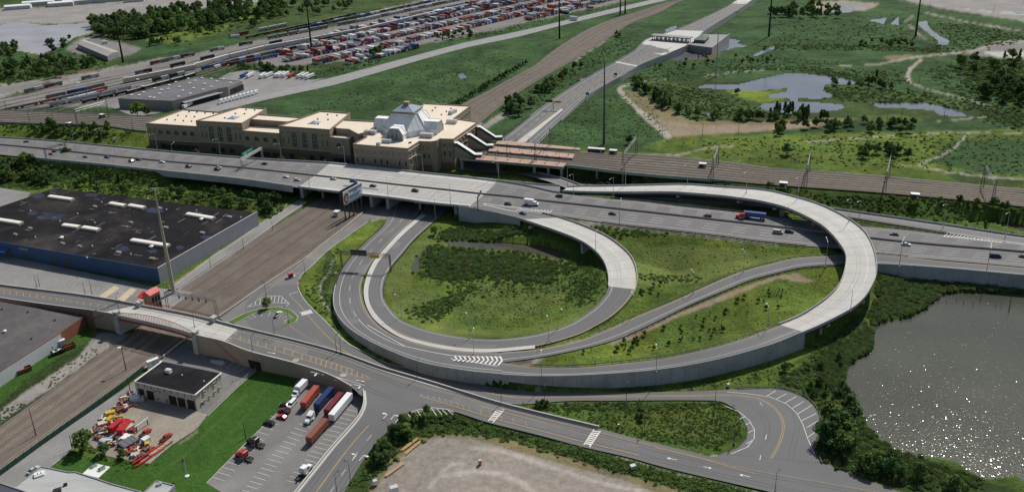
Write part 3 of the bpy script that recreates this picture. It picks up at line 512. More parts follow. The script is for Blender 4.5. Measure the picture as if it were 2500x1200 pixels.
# road markings ------------------------------------------------------------
D = (7.6, 7.6)
LN = []
for r, a, b in ((tpk_north, .20, .86), (tpk_south, .12, .80)):
    if r is tpk_north: fs = (.34, .50, .67); LN += [(r, .20, .16, {}),]
    else: fs = (.30, .46, .62); LN += [(r, .80, .16, {})]
    LN += [(r, f, .2, dict(dash=D)) for f in fs]
LN += [(R6, .22, .15, {}), (R6, .88, .15, {})]
LN += [(R1, .86, .15, dict(l0=20)), (R2, .20, .15, {}), (R2, .55, .15, dict(dash=(6,9), l0=8, l1=150)), (R3, .72, .15, {}), (R4, .72, .16, dict(l0=0)), (R1, .42, .15, dict(l0=R1.L[-1]-130))]
LN += [(R2, .56, .2, dict(l0=152, l1=190)), (SPUR, .10, .2, {}), (SPUR, .30, .2, dict(dash=D)), (SPUR, .40, .0, {}), (SPUR, .70, .2, dict(dash=D)), (SPUR, .83, .2, {})]
LN += [(OVER, .66, .15, dict(l0=R1.L[0]+0, l1=1)), (STREET, .72, .15, dict(dash=(3.5,6), l0=20))]
lines('lane_lines', [q for q in LN if q[2] > 0], white_paint)
YL = [(tpk_north, .88, .16, {}), (tpk_south, .13, .16, {}), (R1, .07, .22, {}), (R2, .93, .22, {}), (R3, .09, .22, {}), (R4, .12, .2, {}), (OVER, .17, .12, {}), (OVER, .93, .10, dict(l1=OVER.L[9*8])),
      (SPUR, .46, .2, {}), (SPUR, .54, .2, {}), (ACCESS, .5, .14, dict(off=-.35, l0=40)), (ACCESS, .5, .14, dict(off=.35, l0=90)), (COUNTY, .62, .25, dict(off=.3)), (COUNTY, .62, .25, dict(off=-.5)), (STREET, .42, .25, dict(l0=16))]
lines('yellow_lines', YL, yellow_paint)
# painted medians and hatching -----------------------------------------------
def strip(mb, pts, w, z, dz=.04, m=0):
    """polyline of photo pixels on height z"""
    P = [W(p[0], p[1], p[2] if len(p) > 2 else z)+Vector((0,0,dz)) for p in pts]
    for a, b in zip(P[:-1], P[1:]):
        d = b-a; n = Vector((-d.y, d.x, 0)).normalized()*w/2; mb.quad(a-n, b-n, b+n, a+n, m=m)
_ou = [PX(q.x, q.y, q.z)[0] for q in OVER.c]; _oz = [q.z for q in OVER.c]
def rz(r, u, v):      # height of road r nearest photo pixel
    if r is OVER: return float(np.interp(u, _ou, _oz))
    p = W(u, v, 4.); best = min(range(r.n), key=lambda i: (PX(r.c[i].x, r.c[i].y, r.c[i].z)[0]-u)**2+(PX(r.c[i].x, r.c[i].y, r.c[i].z)[1]-v)**2); return r.c[best].z
mb = MB()
def onr(r, pts): return [(u, v, rz(r, u, v)) for u, v in pts]
# ladder median of the overpass
for tp_, bt_, xs, sh in (([(-60,698),(0,706.7),(83,719),(167,732.7),(263,745)], [(-60,707),(0,716.7),(83,732.7),(167,746),(247,753)], [-32,-15]+[q/3 for q in (35,75,125,175,220,270,320,370,415,465,515,565,615,665,720,775)], -3.3),
    ([(583.6,814.4),(670.7,842),(757.7,869),(820.5,888),(881,908),(903.5,925.8)], [(563,822.5),(670.7,855.7),(757.7,882.4),(820.5,902.7),(897.5,925.8)], [537+q/2.469 for q in (125,178,230,280,335,390,440,497,550,582,612,642,673,703,735,768,798,830,862)], -2.)):
    for L_ in (tp_, bt_): strip(mb, onr(OVER, [tuple(q) for q in cr(L_, 4)]), .2, 0, .05)
    for x in xs: strip(mb, onr(OVER, [(x, float(np.interp(x, *zip(*tp_)))), (x+sh, float(np.interp(x+sh, *zip(*bt_))))]), .2, 0, .05)
top = [(1025,965),(1035,961),(1060,970),(1100,984),(1160,1003),(1190,1012)]; bot = [(1025,965),(1060,976),(1110,992),(1180,1012),(1240,1030),(1400,1072),(1560,1110)]
strip(mb, onr(OVER, [(1088,967),(1150,984),(1240,1008),(1340,1035),(1440,1063),(1560,1090)]), .15, 0, .05); strip(mb, onr(OVER, [(1025,965),(1035,961),(1060,966)]), .15, 0, .05)
strip(mb, onr(OVER, bot), .22, 0, .05)
for x, y in ((1045,970),(1060,973),(1075,978),(1090,983),(1104,988),(1118,992),(1132,997),(1148,1002),(1175,1010),(1198,1017),(1225,1023),(1255,1031),(1285,1038)): strip(mb, onr(OVER, [(x,y),(x-3,y-10)]), .15, 0, .05)
strip(mb, onr(OVER, [(1600,1092),(1700,1115),(1845,1155)]), .15, 0, .05)
# kerbside yellow of the access area
strip(mb, [(706,720,.02),(730,742,.02),(752,770,.02),(790,812,.02),(835,852,.02),(880,880,.02),(950,905,.02),(1050,935,.05)], .2, .02, .06)
strip(mb, [(628,728),(700,672),(740,640),(800,590),(862,548)], .2, .02, .06)
struct(mb.build('yellow_hatching', yellow_paint))
mb = MB()
def hatch(pts, z=None, r=None, w=.35): strip(mb, onr(r, pts) if r else pts, w, z or 0, .05)
for k in range(11):      # gore of the ramps
    x = 1110+k*11; hatch([(x,869),(x+6,876+k*.3),(x-4,880+k*1.1)], r=R3, w=.7)
hatch([(897,793),(940,818),(990,845),(1050,858),(1100,867)], r=R2, w=.3); hatch([(1100,867),(1160,870),(1225,871)], r=R2, w=.3); hatch([(1100,874),(1160,884),(1213,893)], r=R2, w=.3)
for k in range(10):      # gore beside the highway
    x = 1262+k*8; hatch([(x+14,508+k*.6),(x-2,514+k*1.2)], z=9.02, w=.45)
hatch([(1180,497),(1260,506),(1345,518)], z=9.02, w=.5); hatch([(1180,499),(1240,513),(1320,525)], z=9.02, w=.5)
for k in range(17):
    x = 2305+k*8.3; hatch([(x+10,570+k*1.3),(x-1,577+k*.9)], z=7.02, w=.5)
hatch([(2300,577),(2400,585),(2500,597)], z=7.02, w=.3); hatch([(2320,569),(2400,581),(2500,595)], z=7.02, w=.3)
def crosswalk(a, b, c, d, n, z, r=None):
    """a-b and c-d long edges"""
    hatch([a, b], z, r, .35); hatch([c, d], z, r, .35)
    for k in range(1, n):
        t = k/n; t2 = min(1, t+.06); p = (a[0]+(b[0]-a[0])*t, a[1]+(b[1]-a[1])*t); q = (c[0]+(d[0]-c[0])*(t+.05), c[1]+(d[1]-c[1])*(t+.05)); hatch([p, q], z, r, .6)
crosswalk((1192,1027),(1222,988),(1203,1031),(1236,993), 9, None, OVER); crosswalk((1425,1085),(1450,1047),(1439,1091),(1466,1051), 9, None, OVER)
crosswalk((731,763),(760,755),(735,770),(765,763), 7, .04)
# striped bays of the hairpin and the triangle
def bays(P, Q, z, w=.2, r=None):
    hatch(P, z, r, w)
    for p, q in Q: hatch([p, q], z, r, w)
bays([(1775,956),(1826,960),(1880,968),(1920,985),(1945,1007),(1960,1035),(1972,1070),(1988,1107)], [((1872,966),(1894,953)),((1894,974),(1920,960)),((1914,984),(1944,967)),((1932,997),(1962,979)),((1945,1011),(1982,988)),((1957,1026),(1993,1008)),((1969,1043),(1997,1026)),((1973,1066),(1992,1052)),((1981,1087),(1988,1080))], .33)
bays([(1770,990),(1806,1005),(1830,1026),(1842,1048),(1841,1070),(1825,1090),(1785,1107)], [((1806,1022),(1818,1016)),((1820,1036),(1832,1030)),((1826,1056),(1840,1048)),((1822,1082),(1840,1072))], .33)
bays([(955,1045),(972,1022),(997,1007),(1025,998),(1055,994),(1090,998),(1108,1005)], [((957,1037),(960,1045)),((966,1030),(973,1044)),((975,1022),(980,1030)),((986,1015),(997,1025)),((995,1008),(1008,1025)),((1006,1004),(1018,1021)),((1018,1000),(1030,1018)),((1030,998),(1040,1015)),((1053,995),(1066,1013)),((1067,997),(1079,1011)),((1080,999),(1092,1011)),((1094,1001),(1106,1011))], 0, .2, OVER)
hatch([(958,1007),(966,997),(1000,1004)], None, OVER, .4)
bays([(603,749),(632,730),(640,725),(655,722),(685,722),(700,735),(706,741),(698,748)], [((608,745),(612,748)),((624,735),(624,744)),((636,727),(634,743)),((655,723),(652,738)),((664,721),(661,738)),((672,721),(669,738)),((682,722),(678,738)),((690,725),(687,739)),((698,731),(694,740)),((603,749),(660,738)),((660,738),(704,740))], .06)
for a, b2 in (((640,762),(638,772)),((661,760),(655,771)),((598,772),(616,778)),((616,767),(624,775)),((690,776),(712,768)),((692,782),(716,775)),((680,776),(694,760))): hatch([a, b2], .06, None, .15)
hatch([(706,718),(727,712)], .06, None, .3)
# parking bays of the truck lot and the garage lot
def rowb(a, b, n, dx, dy, z=.07, w=.14):
    for k in range(n):
        t = k/(n-1); x = a[0]+(b[0]-a[0])*t; y = a[1]+(b[1]-a[1])*t; hatch([(x, y), (x+dx, y+dy)], z, None, w)
rowb((846,998),(700,1172), 18, 29, 7); rowb((728,1033),(592,1195), 16, 30, 9); rowb((662,1015),(520,1164), 13, 30, 9)
rowb((458,862),(490,872), 4, 18,-12); rowb((525,888),(583,908), 5, 16,-13, w=.14); rowb((150,698),(330,722), 16, 9,-6, .07); 
# arrows and word blocks
def arrow(u, v, z, ax, L=3.6, turn=0, r=None):
    z = rz(r, u, v) if r else z; p = W(u, v, z)+Vector((0,0,.055)); d = Vector((math.cos(ax), math.sin(ax), 0)); n = Vector((-d.y, d.x, 0))
    mb.quad(p-d*L/2-n*.12, p+d*L*.2-n*.12, p+d*L*.2+n*.12, p-d*L/2+n*.12)
    if turn: 
        q = p+d*L*.2; mb.quad(q-d*.1, q+d*.35+n*turn*0, q+d*.45+n*turn*1.2, q+n*turn*1.2); q = q+n*turn*1.2+d*.2; mb.quad(q-d*.6, q+d*.6, q+n*turn*1.1+d*.05, q+n*turn*1.1)
    else: mb.quad(p+d*L*.2-n*.55, p+d*L*.5-n*.01, p+d*L*.5+n*.01, p+d*L*.2+n*.55)
od = OVER.dirn(OVER.L[-1]*.5); oa = math.atan2(od.y, od.x)
for u, v, t in ((663,861,0),(783,912,0),(880,929,0),(769,909,-1),(875,940,-1)): arrow(u, v, 0, oa, 4.2, t, OVER)
sa = math.atan2(STREET.dirn(30).y, STREET.dirn(30).x)+PI
for u, v, t in ((942,1014,1),(960,1016,-1),(867,1114,1),(884,1115,-1)): arrow(u, v, 0, sa, 4.2, t, STREET)
for u, v in ((1557,1098),(1640,1119)): arrow(u, v, .3, oa+PI, 3.6)
arrow(1818,1160,.3, oa+PI, 3.6); arrow(1727,1140,.3, oa, 3)
for u, v in ((722,879),(825,925),(838,915)):      # word boxes seen as pale blocks
    p = W(u, v, rz(OVER, u, v))+Vector((0,0,.05)); n = Vector((-od.y, od.x, 0))
    for k in range(-2, 3): q = p+n*k*.5; mb.quad(q-od*1.2-n*.1, q+od*1.2-n*.1, q+od*1.2+n*.1, q-od*1.2+n*.1)
    for s in (-1, 1): q = p+od*s*1.1; mb.quad(q-od*.15-n*1.1, q+od*.15-n*1.1, q+od*.15+n*1.1, q-od*.15+n*1.1)
hatch([(765,900),(830,922),(890,940)], None, OVER, .15)
for x0, y0, x1, y1 in ((1855,981,1861,989),(1871,1060,1869,1072),(1857,1110,1855,1122),(1020,500,1020,500)):
    if x0 != x1: hatch([(x0,y0),(x1,y1)], .33, None, .2)
for a, b2 in (((570,1147),(572,1147)),): pass
struct(mb.build('white_hatching', white_paint))
mb = MB()      # yellow bars ahead of the toll plaza
for (a, b2) in (((1552,154),(1570,155)),((1562,146),(1585,148)),((1570,139),(1602,141)),((1582,132),(1615,134)),((1535,154),(1555,156))): strip(mb, onr(SPUR, [a, b2]), .5, 0, .05)
for (a, b2) in (((1660,73),(1686,76)),((1672,68),(1695,70)),((1686,62),(1708,65)),((1697,57),(1716,60)),((1708,52),(1722,54))): strip(mb, onr(SPUR, [a, b2]), .5, 0, .05)
struct(mb.build('toll_road_hatching', yellow_paint))
mb = MB()
SP2 = Ribbon([(1462,175,1519,186,5.0),(1507,150,1560,161,5.8)],4); SP2.surface(mb, .03)
SP3 = Ribbon([(1558,122,1622,136,6.3),(1575,100,1677,112,6.6),(1600,89,1700,97,6.6),(1640,77,1716,79,6.6),(1650,74,1718,76,6.6)],6); SP3.surface(mb, .03)
SP4 = Ribbon([(1760,25,1800,27,6.4),(1802,0,1838,0,6.2),(1850,-25,1880,-25,6)],4); SP4.surface(mb, .03)
struct(mb.build('toll_road_decks', concrete_deck))
# raised median island of the two-way ramp road ---------------------------------
isl = [(1035,524),(1012,542),(975,575),(945,607),(915,643),(896,690),(894,727),(905,758),(929,787),(975,818),(1038,838),(1120,852),(1200,855),(1306,846)]
zs = [.2,.2,.4,.6,.9,1.2,1.6,2.1,2.7,3.4,4.1,4.7,5.1,5.5]
mb = MB(); IS = Ribbon([(u-5,v-1,u+6,v+1,z) if v < 740 else (u-4,v+3,u+5,v-3,z) if v < 800 else (u,v+4.5,u,v-3.5,z) for (u,v),z in zip(isl,zs)])
for i in range(IS.n-1):
    a, b2, c, d = IS.A[i], IS.B[i], IS.B[i+1], IS.A[i+1]; up = Vector((0,0,.2)); mb.quad(a+up, b2+up, c+up, d+up); mb.quad(a, a+up, d+up, d); mb.quad(b2, c, c+up, b2+up)
struct(mb.build('median_island', concrete_deck))
mb = MB()
MI = Ribbon([(1205,392,1226,399,.2),(1235,370,1252,376,.2),(1270,340,1285,345,.3),(1330,296,1338,299,1.2),(1370,266,1375,268,1.8)])
for i in range(MI.n-1):
    a, b2, c, d = MI.A[i], MI.B[i], MI.B[i+1], MI.A[i+1]; up = Vector((0,0,.2)); mb.quad(a+up, b2+up, c+up, d+up); mb.quad(a, a+up, d+up, d); mb.quad(b2, c, c+up, b2+up)
struct(mb.build('toll_road_median', concrete_deck))
tyre = mat('tyre_worn_asphalt', (.112,.112,.115), .85, .12, .3, fine=.08, fscale=8); tyre_c = mat('tyre_worn_concrete', (.375,.365,.345), .85, .12, .3, fine=.08, fscale=6); joint_m = mat('deck_joint', (.20,.195,.185), .9, .1); pale_patch = mat('repair_patch', (.155,.152,.15), .9, .12, .4, fine=.1, fscale=6)
def tracks(spec, m, nm, dz): 
    mb = MB()
    for r, f, l0, l1 in spec:
        for s in (-.85,.85): r.line(mb, f, .5, dz, off=s, l0=l0, l1=l1)
    return struct(mb.build(nm, m))
tracks([(R1,.62,20,R1.L[18*8]),(R1,.25,20,R1.L[18*8]),(R2,.37,5,None),(R2,.73,5,None),(R3,.42,0,None),(R4,.42,0,R4.L[51]),(STREET,.2,34,None),(STREET,.58,34,None),(STREET,.85,20,None),(ACCESS,.3,60,None),(ACCESS,.72,90,None),(OVER,.3,0,OVER.L[40]),(OVER,.75,0,OVER.L[40]),(OVER,.3,OVER.L[74],None),(OVER,.75,OVER.L[74],None),(SPUR,.22,0,None),(SPUR,.77,0,None)]+[(tpk_north,f,0,None) for f in (.27,.42,.585,.76)]+[(tpk_south,f,0,None) for f in (.21,.38,.54,.71)], tyre, 'tyre_worn_strips', .021)
tracks([(R4,.42,R4.L[51],R4.L[-1]),(R1,.62,R1.L[18*8],R1.L[24*8-2]),(OVER,.3,OVER.L[41],OVER.L[73]),(OVER,.75,OVER.L[41],OVER.L[73])], tyre_c, 'tyre_worn_deck_strips', .036)
mb = MB()
def joints(r, l0, l1, st, w=.16, f0=.01, f1=.99):
    l = l0
    while l < l1:
        a, b_ = r.at(l, f0), r.at(l, f1); d = r.dirn(l)*w/2; u_ = Vector((0,0,.042)); mb.quad(a-d+u_, a+d+u_, b_+d+u_, b_-d+u_); l += st
joints(R4, R4.L[51], R4.L[-1], 9.); joints(R1, R1.L[18*8-2], R1.L[24*8-2], 9.); joints(OVER, OVER.L[40], OVER.L[72], 12.); joints(tpk_north, tpk_north.L[7*8], tpk_north.L[12*8], 30., .3); joints(tpk_south, tpk_south.L[7*8-4], tpk_south.L[12*8-6], 30., .3); joints(IS, 0, IS.L[-1], 6., .1)
struct(mb.build('deck_joints', joint_m))
for nm, r, lst in (('ramp_patches', R2, ((40,8,.1,.5),(90,14,.55,.9),(150,6,.2,.5))),('loop_patches', R1, ((60,10,.1,.5),(130,9,.4,.85),(200,16,.1,.45))),('overpass_patches', OVER, ((260,18,.15,.45),(300,9,.55,.95),(350,20,.2,.6))),('highway_patches', tpk_south, ((60,20,.3,.45),(420,26,.46,.6),(520,18,.15,.3)))):
    mb = MB()
    for l, L_, f0, f1 in lst:
        for j in range(5): a, b_, c_, d_3 = r.at(l+L_*j/5, f0), r.at(l+L_*j/5, f1), r.at(l+L_*(j+1)/5, f1), r.at(l+L_*(j+1)/5, f0); u_ = Vector((0,0,.024)); mb.quad(a+u_, b_+u_, c_+u_, d_3+u_)
    struct(mb.build(nm, pale_patch))
# barriers and walls ---------------------------------------------------------------
JER = [(-.02,-.3),(-.02,.9),(.28,.9),(.32,-.3)]       # parapet profile
def T0(x, y, z): return -1.0
PARENT = None
def wall(name, label, cat, r, which, i0, i1, profile=JER, m=concrete_wall, zbot=None):
    mb = MB(); r.side(mb, which, profile, i0, i1, 0, zbot)
    if zbot is not None:      # panel joints of the wall
        E = r.A if which == 'A' else r.B; O = r.B if which == 'A' else r.A; acc = 0
        for i in range(i0, i1):
            acc += (E[i+1]-E[i]).length
            if acc > 4.5:
                acc = 0; o_ = (E[i]-O[i]); o_.z = 0; o_.normalize(); t_ = (E[i+1]-E[i]); t_.z = 0; t_.normalize(); q0 = E[i]+o_*.36; q1 = E[i]+o_*.47; w_ = t_*.09
                mb.quad(q0-w_+Vector((0,0,.7)), q0+w_+Vector((0,0,.7)), Vector((q1.x,q1.y,-1))+w_, Vector((q1.x,q1.y,-1))-w_, m=1)
        for i in range(i0, i1):
            o_ = (E[i]-O[i]); o_.z = 0; o_.normalize(); q = E[i]+o_*.33; q2 = E[i+1]+o_*.33; mb.quad(q+Vector((0,0,.9)), q2+Vector((0,0,.9)), q2+o_*.1+Vector((0,0,.55)), q+o_*.1+Vector((0,0,.55)), m=2)
    o = mb.build(name, [m, concrete_grey, concrete_deck]); tag(o, label, cat); return o
def median(name, label, r, which, i0=0, i1=None, h=.85, w=.3, m=concrete_wall):
    return wall(name, label, 'barrier', r, which, i0, i1, [(-w,-.2),(-w*.45,h),(w*.45,h),(w,-.2)], m)
SKIRT = lambda top=.9: [(-.02,-.3),(-.02,top),(.3,top),(.42,None)]
median('median_barrier', 'long concrete barrier dividing the two carriageways of the wide highway', tpk_north, 'B', h=1.05, w=.38, m=concrete_grey)
wall('highway_parapet', 'concrete parapet along the far edge of the highway, station side', 'parapet', tpk_north, 'A', 0, 13*8, [(-.02,-1.2),(-.02,1.0),(.35,1.0),(.35,-1.2)])
wall('retaining_wall', 'grey retaining wall of the highway above the green slope behind the black warehouse', 'wall', tpk_south, 'B', 2*8+4, 7*8, [(-.02,-.3),(-.02,1.0),(.35,1.0),(.42,-3.8)], concrete_wall)
wall('retaining_wall', 'curved concrete wall under the exit ramp beside the grassy loop', 'wall', R1, 'A' if False else 'B', 24*8-2, R1.n-1, SKIRT(), concrete_wall, T0)
wall('retaining_wall', 'tall grey retaining wall of the big ramp above the access road', 'wall', R4, 'B', 0, 51, SKIRT(), concrete_wall, T0)
wall('retaining_wall', 'grey retaining wall curving round the outer ramp road above the parking triangle', 'wall', R2, 'A', 5*8, 13*8, SKIRT(), concrete_wall, T0)
wall('retaining_wall', 'grey retaining wall of the highway above the reeds of the large pond', 'wall', R3, 'B', 10*8+6, R3.n-1, SKIRT(), concrete_wall, T0)
wall('ramp_barrier', 'low concrete barrier on the inner edge of the exit ramp beside the highway', 'barrier', R1, 'A', 18*8-6, 24*8+4, JER)
wall('ramp_barrier', 'concrete parapet along the outer edge of the curved exit bridge', 'barrier', R1, 'B', 18*8-2, 24*8, JER)
wall('slip_road_barrier', 'concrete barrier on the far edge of the slip road below the railway bank', 'barrier', R6, 'A', 0, R6.n-1, [(-.02,-1.),(-.02,1.0),(.35,1.0),(.35,-1.)])
wall('side_lane_barrier', 'short concrete parapet where the flyover leaves the highway', 'barrier', R5, 'A', 0, None, JER)
def girder(name, label, r, i0, i1, depth=1.7, m=concrete_wall, beam=steel_dark, par=.95):
    """bridge deck body with parapets + steel beams"""
    root = thing(name, (0,0,0), 0, label, 'bridge')
    mb = MB(); 
    for w_ in 'AB': r.side(mb, w_, [(-.05,-.5),(-.05,par),(.3,par),(.3,-.5)], i0, i1)
    mb.build('parapet', m, root)
    mb = MB()
    for i in range(i0, i1):
        a, b2, c, d = r.A[i], r.B[i], r.B[i+1], r.A[i+1]; dn = Vector((0,0,-.02)); d2 = Vector((0,0,-.5)); mb.quad(a+dn, b2+dn, c+dn, d+dn); mb.quad(a+d2, d+d2, c+d2, b2+d2)
    mb.build('deck_slab', m, root); mb = MB()
    for f in (.06,.3,.5,.7,.94):
        for i in range(i0, i1):
            p = r.A[i].lerp(r.B[i], f); q = r.A[i+1].lerp(r.B[i+1], f); n = (r.B[i]-r.A[i]).normalized()*.25
            for s_ in (-1, 1): mb.quad(p+n*s_+Vector((0,0,-.5)), q+n*s_+Vector((0,0,-.5)), q+n*s_+Vector((0,0,-depth)), p+n*s_+Vector((0,0,-depth)))
            mb.quad(p-n+Vector((0,0,-depth)), p+n+Vector((0,0,-depth)), q+n+Vector((0,0,-depth)), q-n+Vector((0,0,-depth)))
    mb.build('beams', beam, root); return root
def pier(root, p, d, half, ztop, zbot=-1, m=concrete_wall, hammer=True):
    mb = MB(); a = math.atan2(d.y, d.x)
    mb.box((p.x, p.y, (ztop-1.2+zbot)/2), (1.6, 2.6 if hammer else half*1.6, ztop-1.2-zbot), a)
    mb.box((p.x, p.y, ztop-.6), (1.7, half*1.7, 1.2), a); mb.build('pier', m, root)
g = girder('flyover_bridge', 'tall curved concrete flyover crossing over the highway', R4, 51, R4.n-1, 2.0)
for i in (60, 76, 92, 106, 122, 134, 146, 160):
    p = R4.c[i]; d = R4.c[i+1]-R4.c[i-1]; pier(g, p, d, (R4.A[i]-R4.B[i]).length/2, p.z-2.0)
pp = R4.c[51]; dd = R4.c[52]-R4.c[50]; mb = MB(); mb.box((pp.x, pp.y, (pp.z-1)/2), (1.5, (R4.A[51]-R4.B[51]).length*.95, pp.z-.8), math.atan2(dd.y, dd.x)); mb.build('abutment', concrete_wall, g)
g = girder('exit_bridge', 'curved concrete exit bridge above the ramp pond', R1, 18*8-2, 24*8-2, 1.9)
for i in (18*8, 20*8, 22*8, 24*8-2):
    p = R1.c[i]; d = R1.c[i+1]-R1.c[i-1]; pier(g, p, d, (R1.A[i]-R1.B[i]).length/2, p.z-1.9, hammer=i % 16 != 0)
# highway bridge over the rail cut and the ramp underpass
HB = Ribbon([(a[0],a[1],b_[0],b_[1],9) for a, b_ in zip([(803,399),(870,406),(940,413),(1033,423),(1140,434),(1213,443)], [(728,457),(800,466),(880,475),(960,484),(1050,496),(1145,505)])], 4)
g = girder('highway_bridge', 'wide pale concrete highway bridge over the railway and the underpass', HB, 0, HB.n-1, 1.9, par=.95)
def pier_row(root, a, b, n=5, zt=7.1, m=concrete_wall, r=.8):
    mb = MB(); A_ = W(*a, zt); B_ = W(*b, zt); A0 = Vector((A_.x, A_.y, 0)); 
    for k in range(n): p = A_.lerp(B_, (k+.5)/n); mb.tube((p.x, p.y, -1), (p.x, p.y, zt-1.2), r, n=10)
    d = B_-A_; mb.box(((A_.x+B_.x)/2, (A_.y+B_.y)/2, zt-.6), (d.length, 1.7, 1.2), math.atan2(d.y, d.x)); mb.build('pier_row', m, root)
def abut(root, a, b, zt=7.3, zb=-1, w=2.2, m=concrete_wall, nm='abutment'):
    A_ = W(*a, zt); B_ = W(*b, zt); d = B_-A_; mb = MB(); mb.box(((A_.x+B_.x)/2, (A_.y+B_.y)/2, (zt+zb)/2), (d.length, w, zt-zb), math.atan2(d.y, d.x)); return mb.build(nm, m, root)
pier_row(g, (778,463),(860,408)); abut(g, (905,480),(990,424)); abut(g, (945,484),(1035,428)); abut(g, (1112,502),(1180,442)); abut(g, (735,459),(805,402))
pier_row(g, (1015,492),(1100,436), 5)
# guard rails -----------------------------------------------------------------------
def guard(label, r, which, i0, i1, post=3.8, h=.75, off=.35):
    mb = MB(); E = r.A if which == 'A' else r.B; O = r.B if which == 'A' else r.A; i1 = r.n-1 if i1 is None else i1
    P = []
    for i in range(i0, i1+1):
        o = (E[i]-O[i]); o.z = 0; o.normalize(); P.append(E[i]+o*off)
    for a, b2 in zip(P[:-1], P[1:]): 
        for (z0, z1) in ((h-.35, h),): mb.quad(a+Vector((0,0,z0)), b2+Vector((0,0,z0)), b2+Vector((0,0,z1)), a+Vector((0,0,z1))); n = Vector((0,0,0))
        n = (b2-a).cross(Vector((0,0,1))).normalized()*.12; mb.quad(a+Vector((0,0,h))-n, b2+Vector((0,0,h))-n, b2+Vector((0,0,h))+n, a+Vector((0,0,h))+n)
    l = 0.; root = None; L = 0
    for a, b2 in zip(P[:-1], P[1:]):
        d = (b2-a).length
        while l < L+d: p = a.lerp(b2, (l-L)/d); mb.box((p.x, p.y, p.z+h/2-.2), (.16, .2, h+.4)); l += post
        L += d
    return tag(mb.build('guardrail', steel_dark), label, 'guardrail')
guard('dark guardrail on the upper edge of the middle ramp', R3, 'A', 3*8-2, 11*8+4); guard('dark guardrail beside the sandy track below the middle ramp', R3, 'B', 3*8+4, 10*8+2)
guard('dark guardrail on the inner edge of the big ramp above the triangle of young trees', R4, 'A', 8, 51, h=.9); guard('dark guardrail on the outside of the exit ramp loop above the meadow', R1, 'A', 15*8, 18*8-4)
guard('dark guardrail along the southern edge of the highway above the meadow', tpk_south, 'B', 14*8+4, 19*8); guard('dark guardrail between the inner ramp road and the loop, below the highway bridge', R1, 'B', 9, 6*8)
guard('dark guardrail on the left edge of the outer ramp road by the sign gantry', R2, 'A', 8, 5*8+4); guard('dark guardrail between the slip road and the grass strip behind the flyover', R6, 'B', 3*8, 9*8)
guard('dark guardrail on the verge of the northern carriageway under the flyover', tpk_north, 'A', 14*8, 22*8)
guard('dark guardrail around the outside of the hairpin by the pond', ACCESS, 'A', 13*8, ACCESS.n-1)
# overpass body -------------------------------------------------------------------
brick_tan = mat('tan_block', (.33,.26,.20), .9, .12, 1., fine=.12, fscale=8, stain=(.26,.215,.18), stain_amt=.6)
brick_brown = mat('brown_block', (.20,.13,.105), .9, .12, 1., fine=.12, fscale=8)
red_steel = mat('red_steel', (.33,.045,.03), .55, .15, 2.)
ov = thing('road_overpass', (0,0,0), 0, 'tan walled road overpass with white pylons and red railings over the tracks', 'overpass')
def nidx(E, u): return min(range(len(E)), key=lambda i: abs(PX(E[i].x, E[i].y, E[i].z)[0]-u))
iA0, iA1, iB0, iB1 = nidx(OVER.A, 341), nidx(OVER.A, 524), nidx(OVER.B, 288), nidx(OVER.B, 474)
for (w_, i0, i1, mm) in (('A',0,iA0,brick_tan),('A',iA1,19*8,brick_tan),('B',0,nidx(OVER.B,225),brick_brown),('B',nidx(OVER.B,225),iB0,brick_tan),('B',iB1,13*8,brick_tan)):
    mb = MB(); OVER.side(mb, w_, [(-.03,-.3),(-.03,.9),(.35,.9),(.45,None)], i0, i1, 0, T0); mb.build('side_wall', mm, ov)
for w_ in 'AB':
    mb = MB(); OVER.side(mb, w_, [(-.1,.9),(-.1,1.08),(.45,1.08),(.45,.9)], 0, 19*8 if w_ == 'A' else 13*8); mb.build('coping', concrete, ov)
mb = MB(); STREET.side(mb, 'A', [(-.03,-.3),(-.03,.5),(.35,.5),(.45,None)], 0, 7*8, 0, T0); mb.build('side_wall', brick_tan, ov)
mb = MB(); STREET.side(mb, 'A', [(-.1,.5),(-.1,.62),(.45,.62),(.45,.5)], 0, 7*8); mb.build('coping', concrete_deck, ov)
mb = MB(); STREET.side(mb, 'A', [(-1.1,-.05),(-1.1,.1),(-.1,.1),(-.1,-.05)], 0, 7*8); struct(mb.build('side_street_kerb', concrete_deck))
mb = MB(); OVER.surface(mb, .14, 0, .0, .075, 0, 19*8); struct(mb.build('overpass_pavement', concrete_deck))
mb = MB(); OVER.surface(mb, .13, 0, .95, 1., 0, 10*8); struct(mb.build('overpass_kerb', concrete))
mb = MB(); i_a, i_b = min(iA0, iB0), max(iA1, iB1)
for i in range(i_a, i_b):
    a, b2, c, d = OVER.A[i], OVER.B[i], OVER.B[i+1], OVER.A[i+1]; dn = Vector((0,0,-.9)); mb.quad(a+dn, b2+dn, c+dn, d+dn)
for w_, i0, i1 in (('A',iA0,iA1),('B',iB0,iB1)): OVER.side(mb, w_, [(-.03,-.9),(-.03,.6),(.35,.6),(.35,-.9)], i0, i1)
mb.build('deck_slab', concrete, ov)
mb = MB()
for w_, i0, i1 in (('A',iA0,iA1),('B',iB0,iB1)): OVER.side(mb, w_, [(-.4,-2.),(-.4,-.9),(.32,-.9),(.32,-2.)], i0, i1)
mb.build('girder', red_steel, ov)
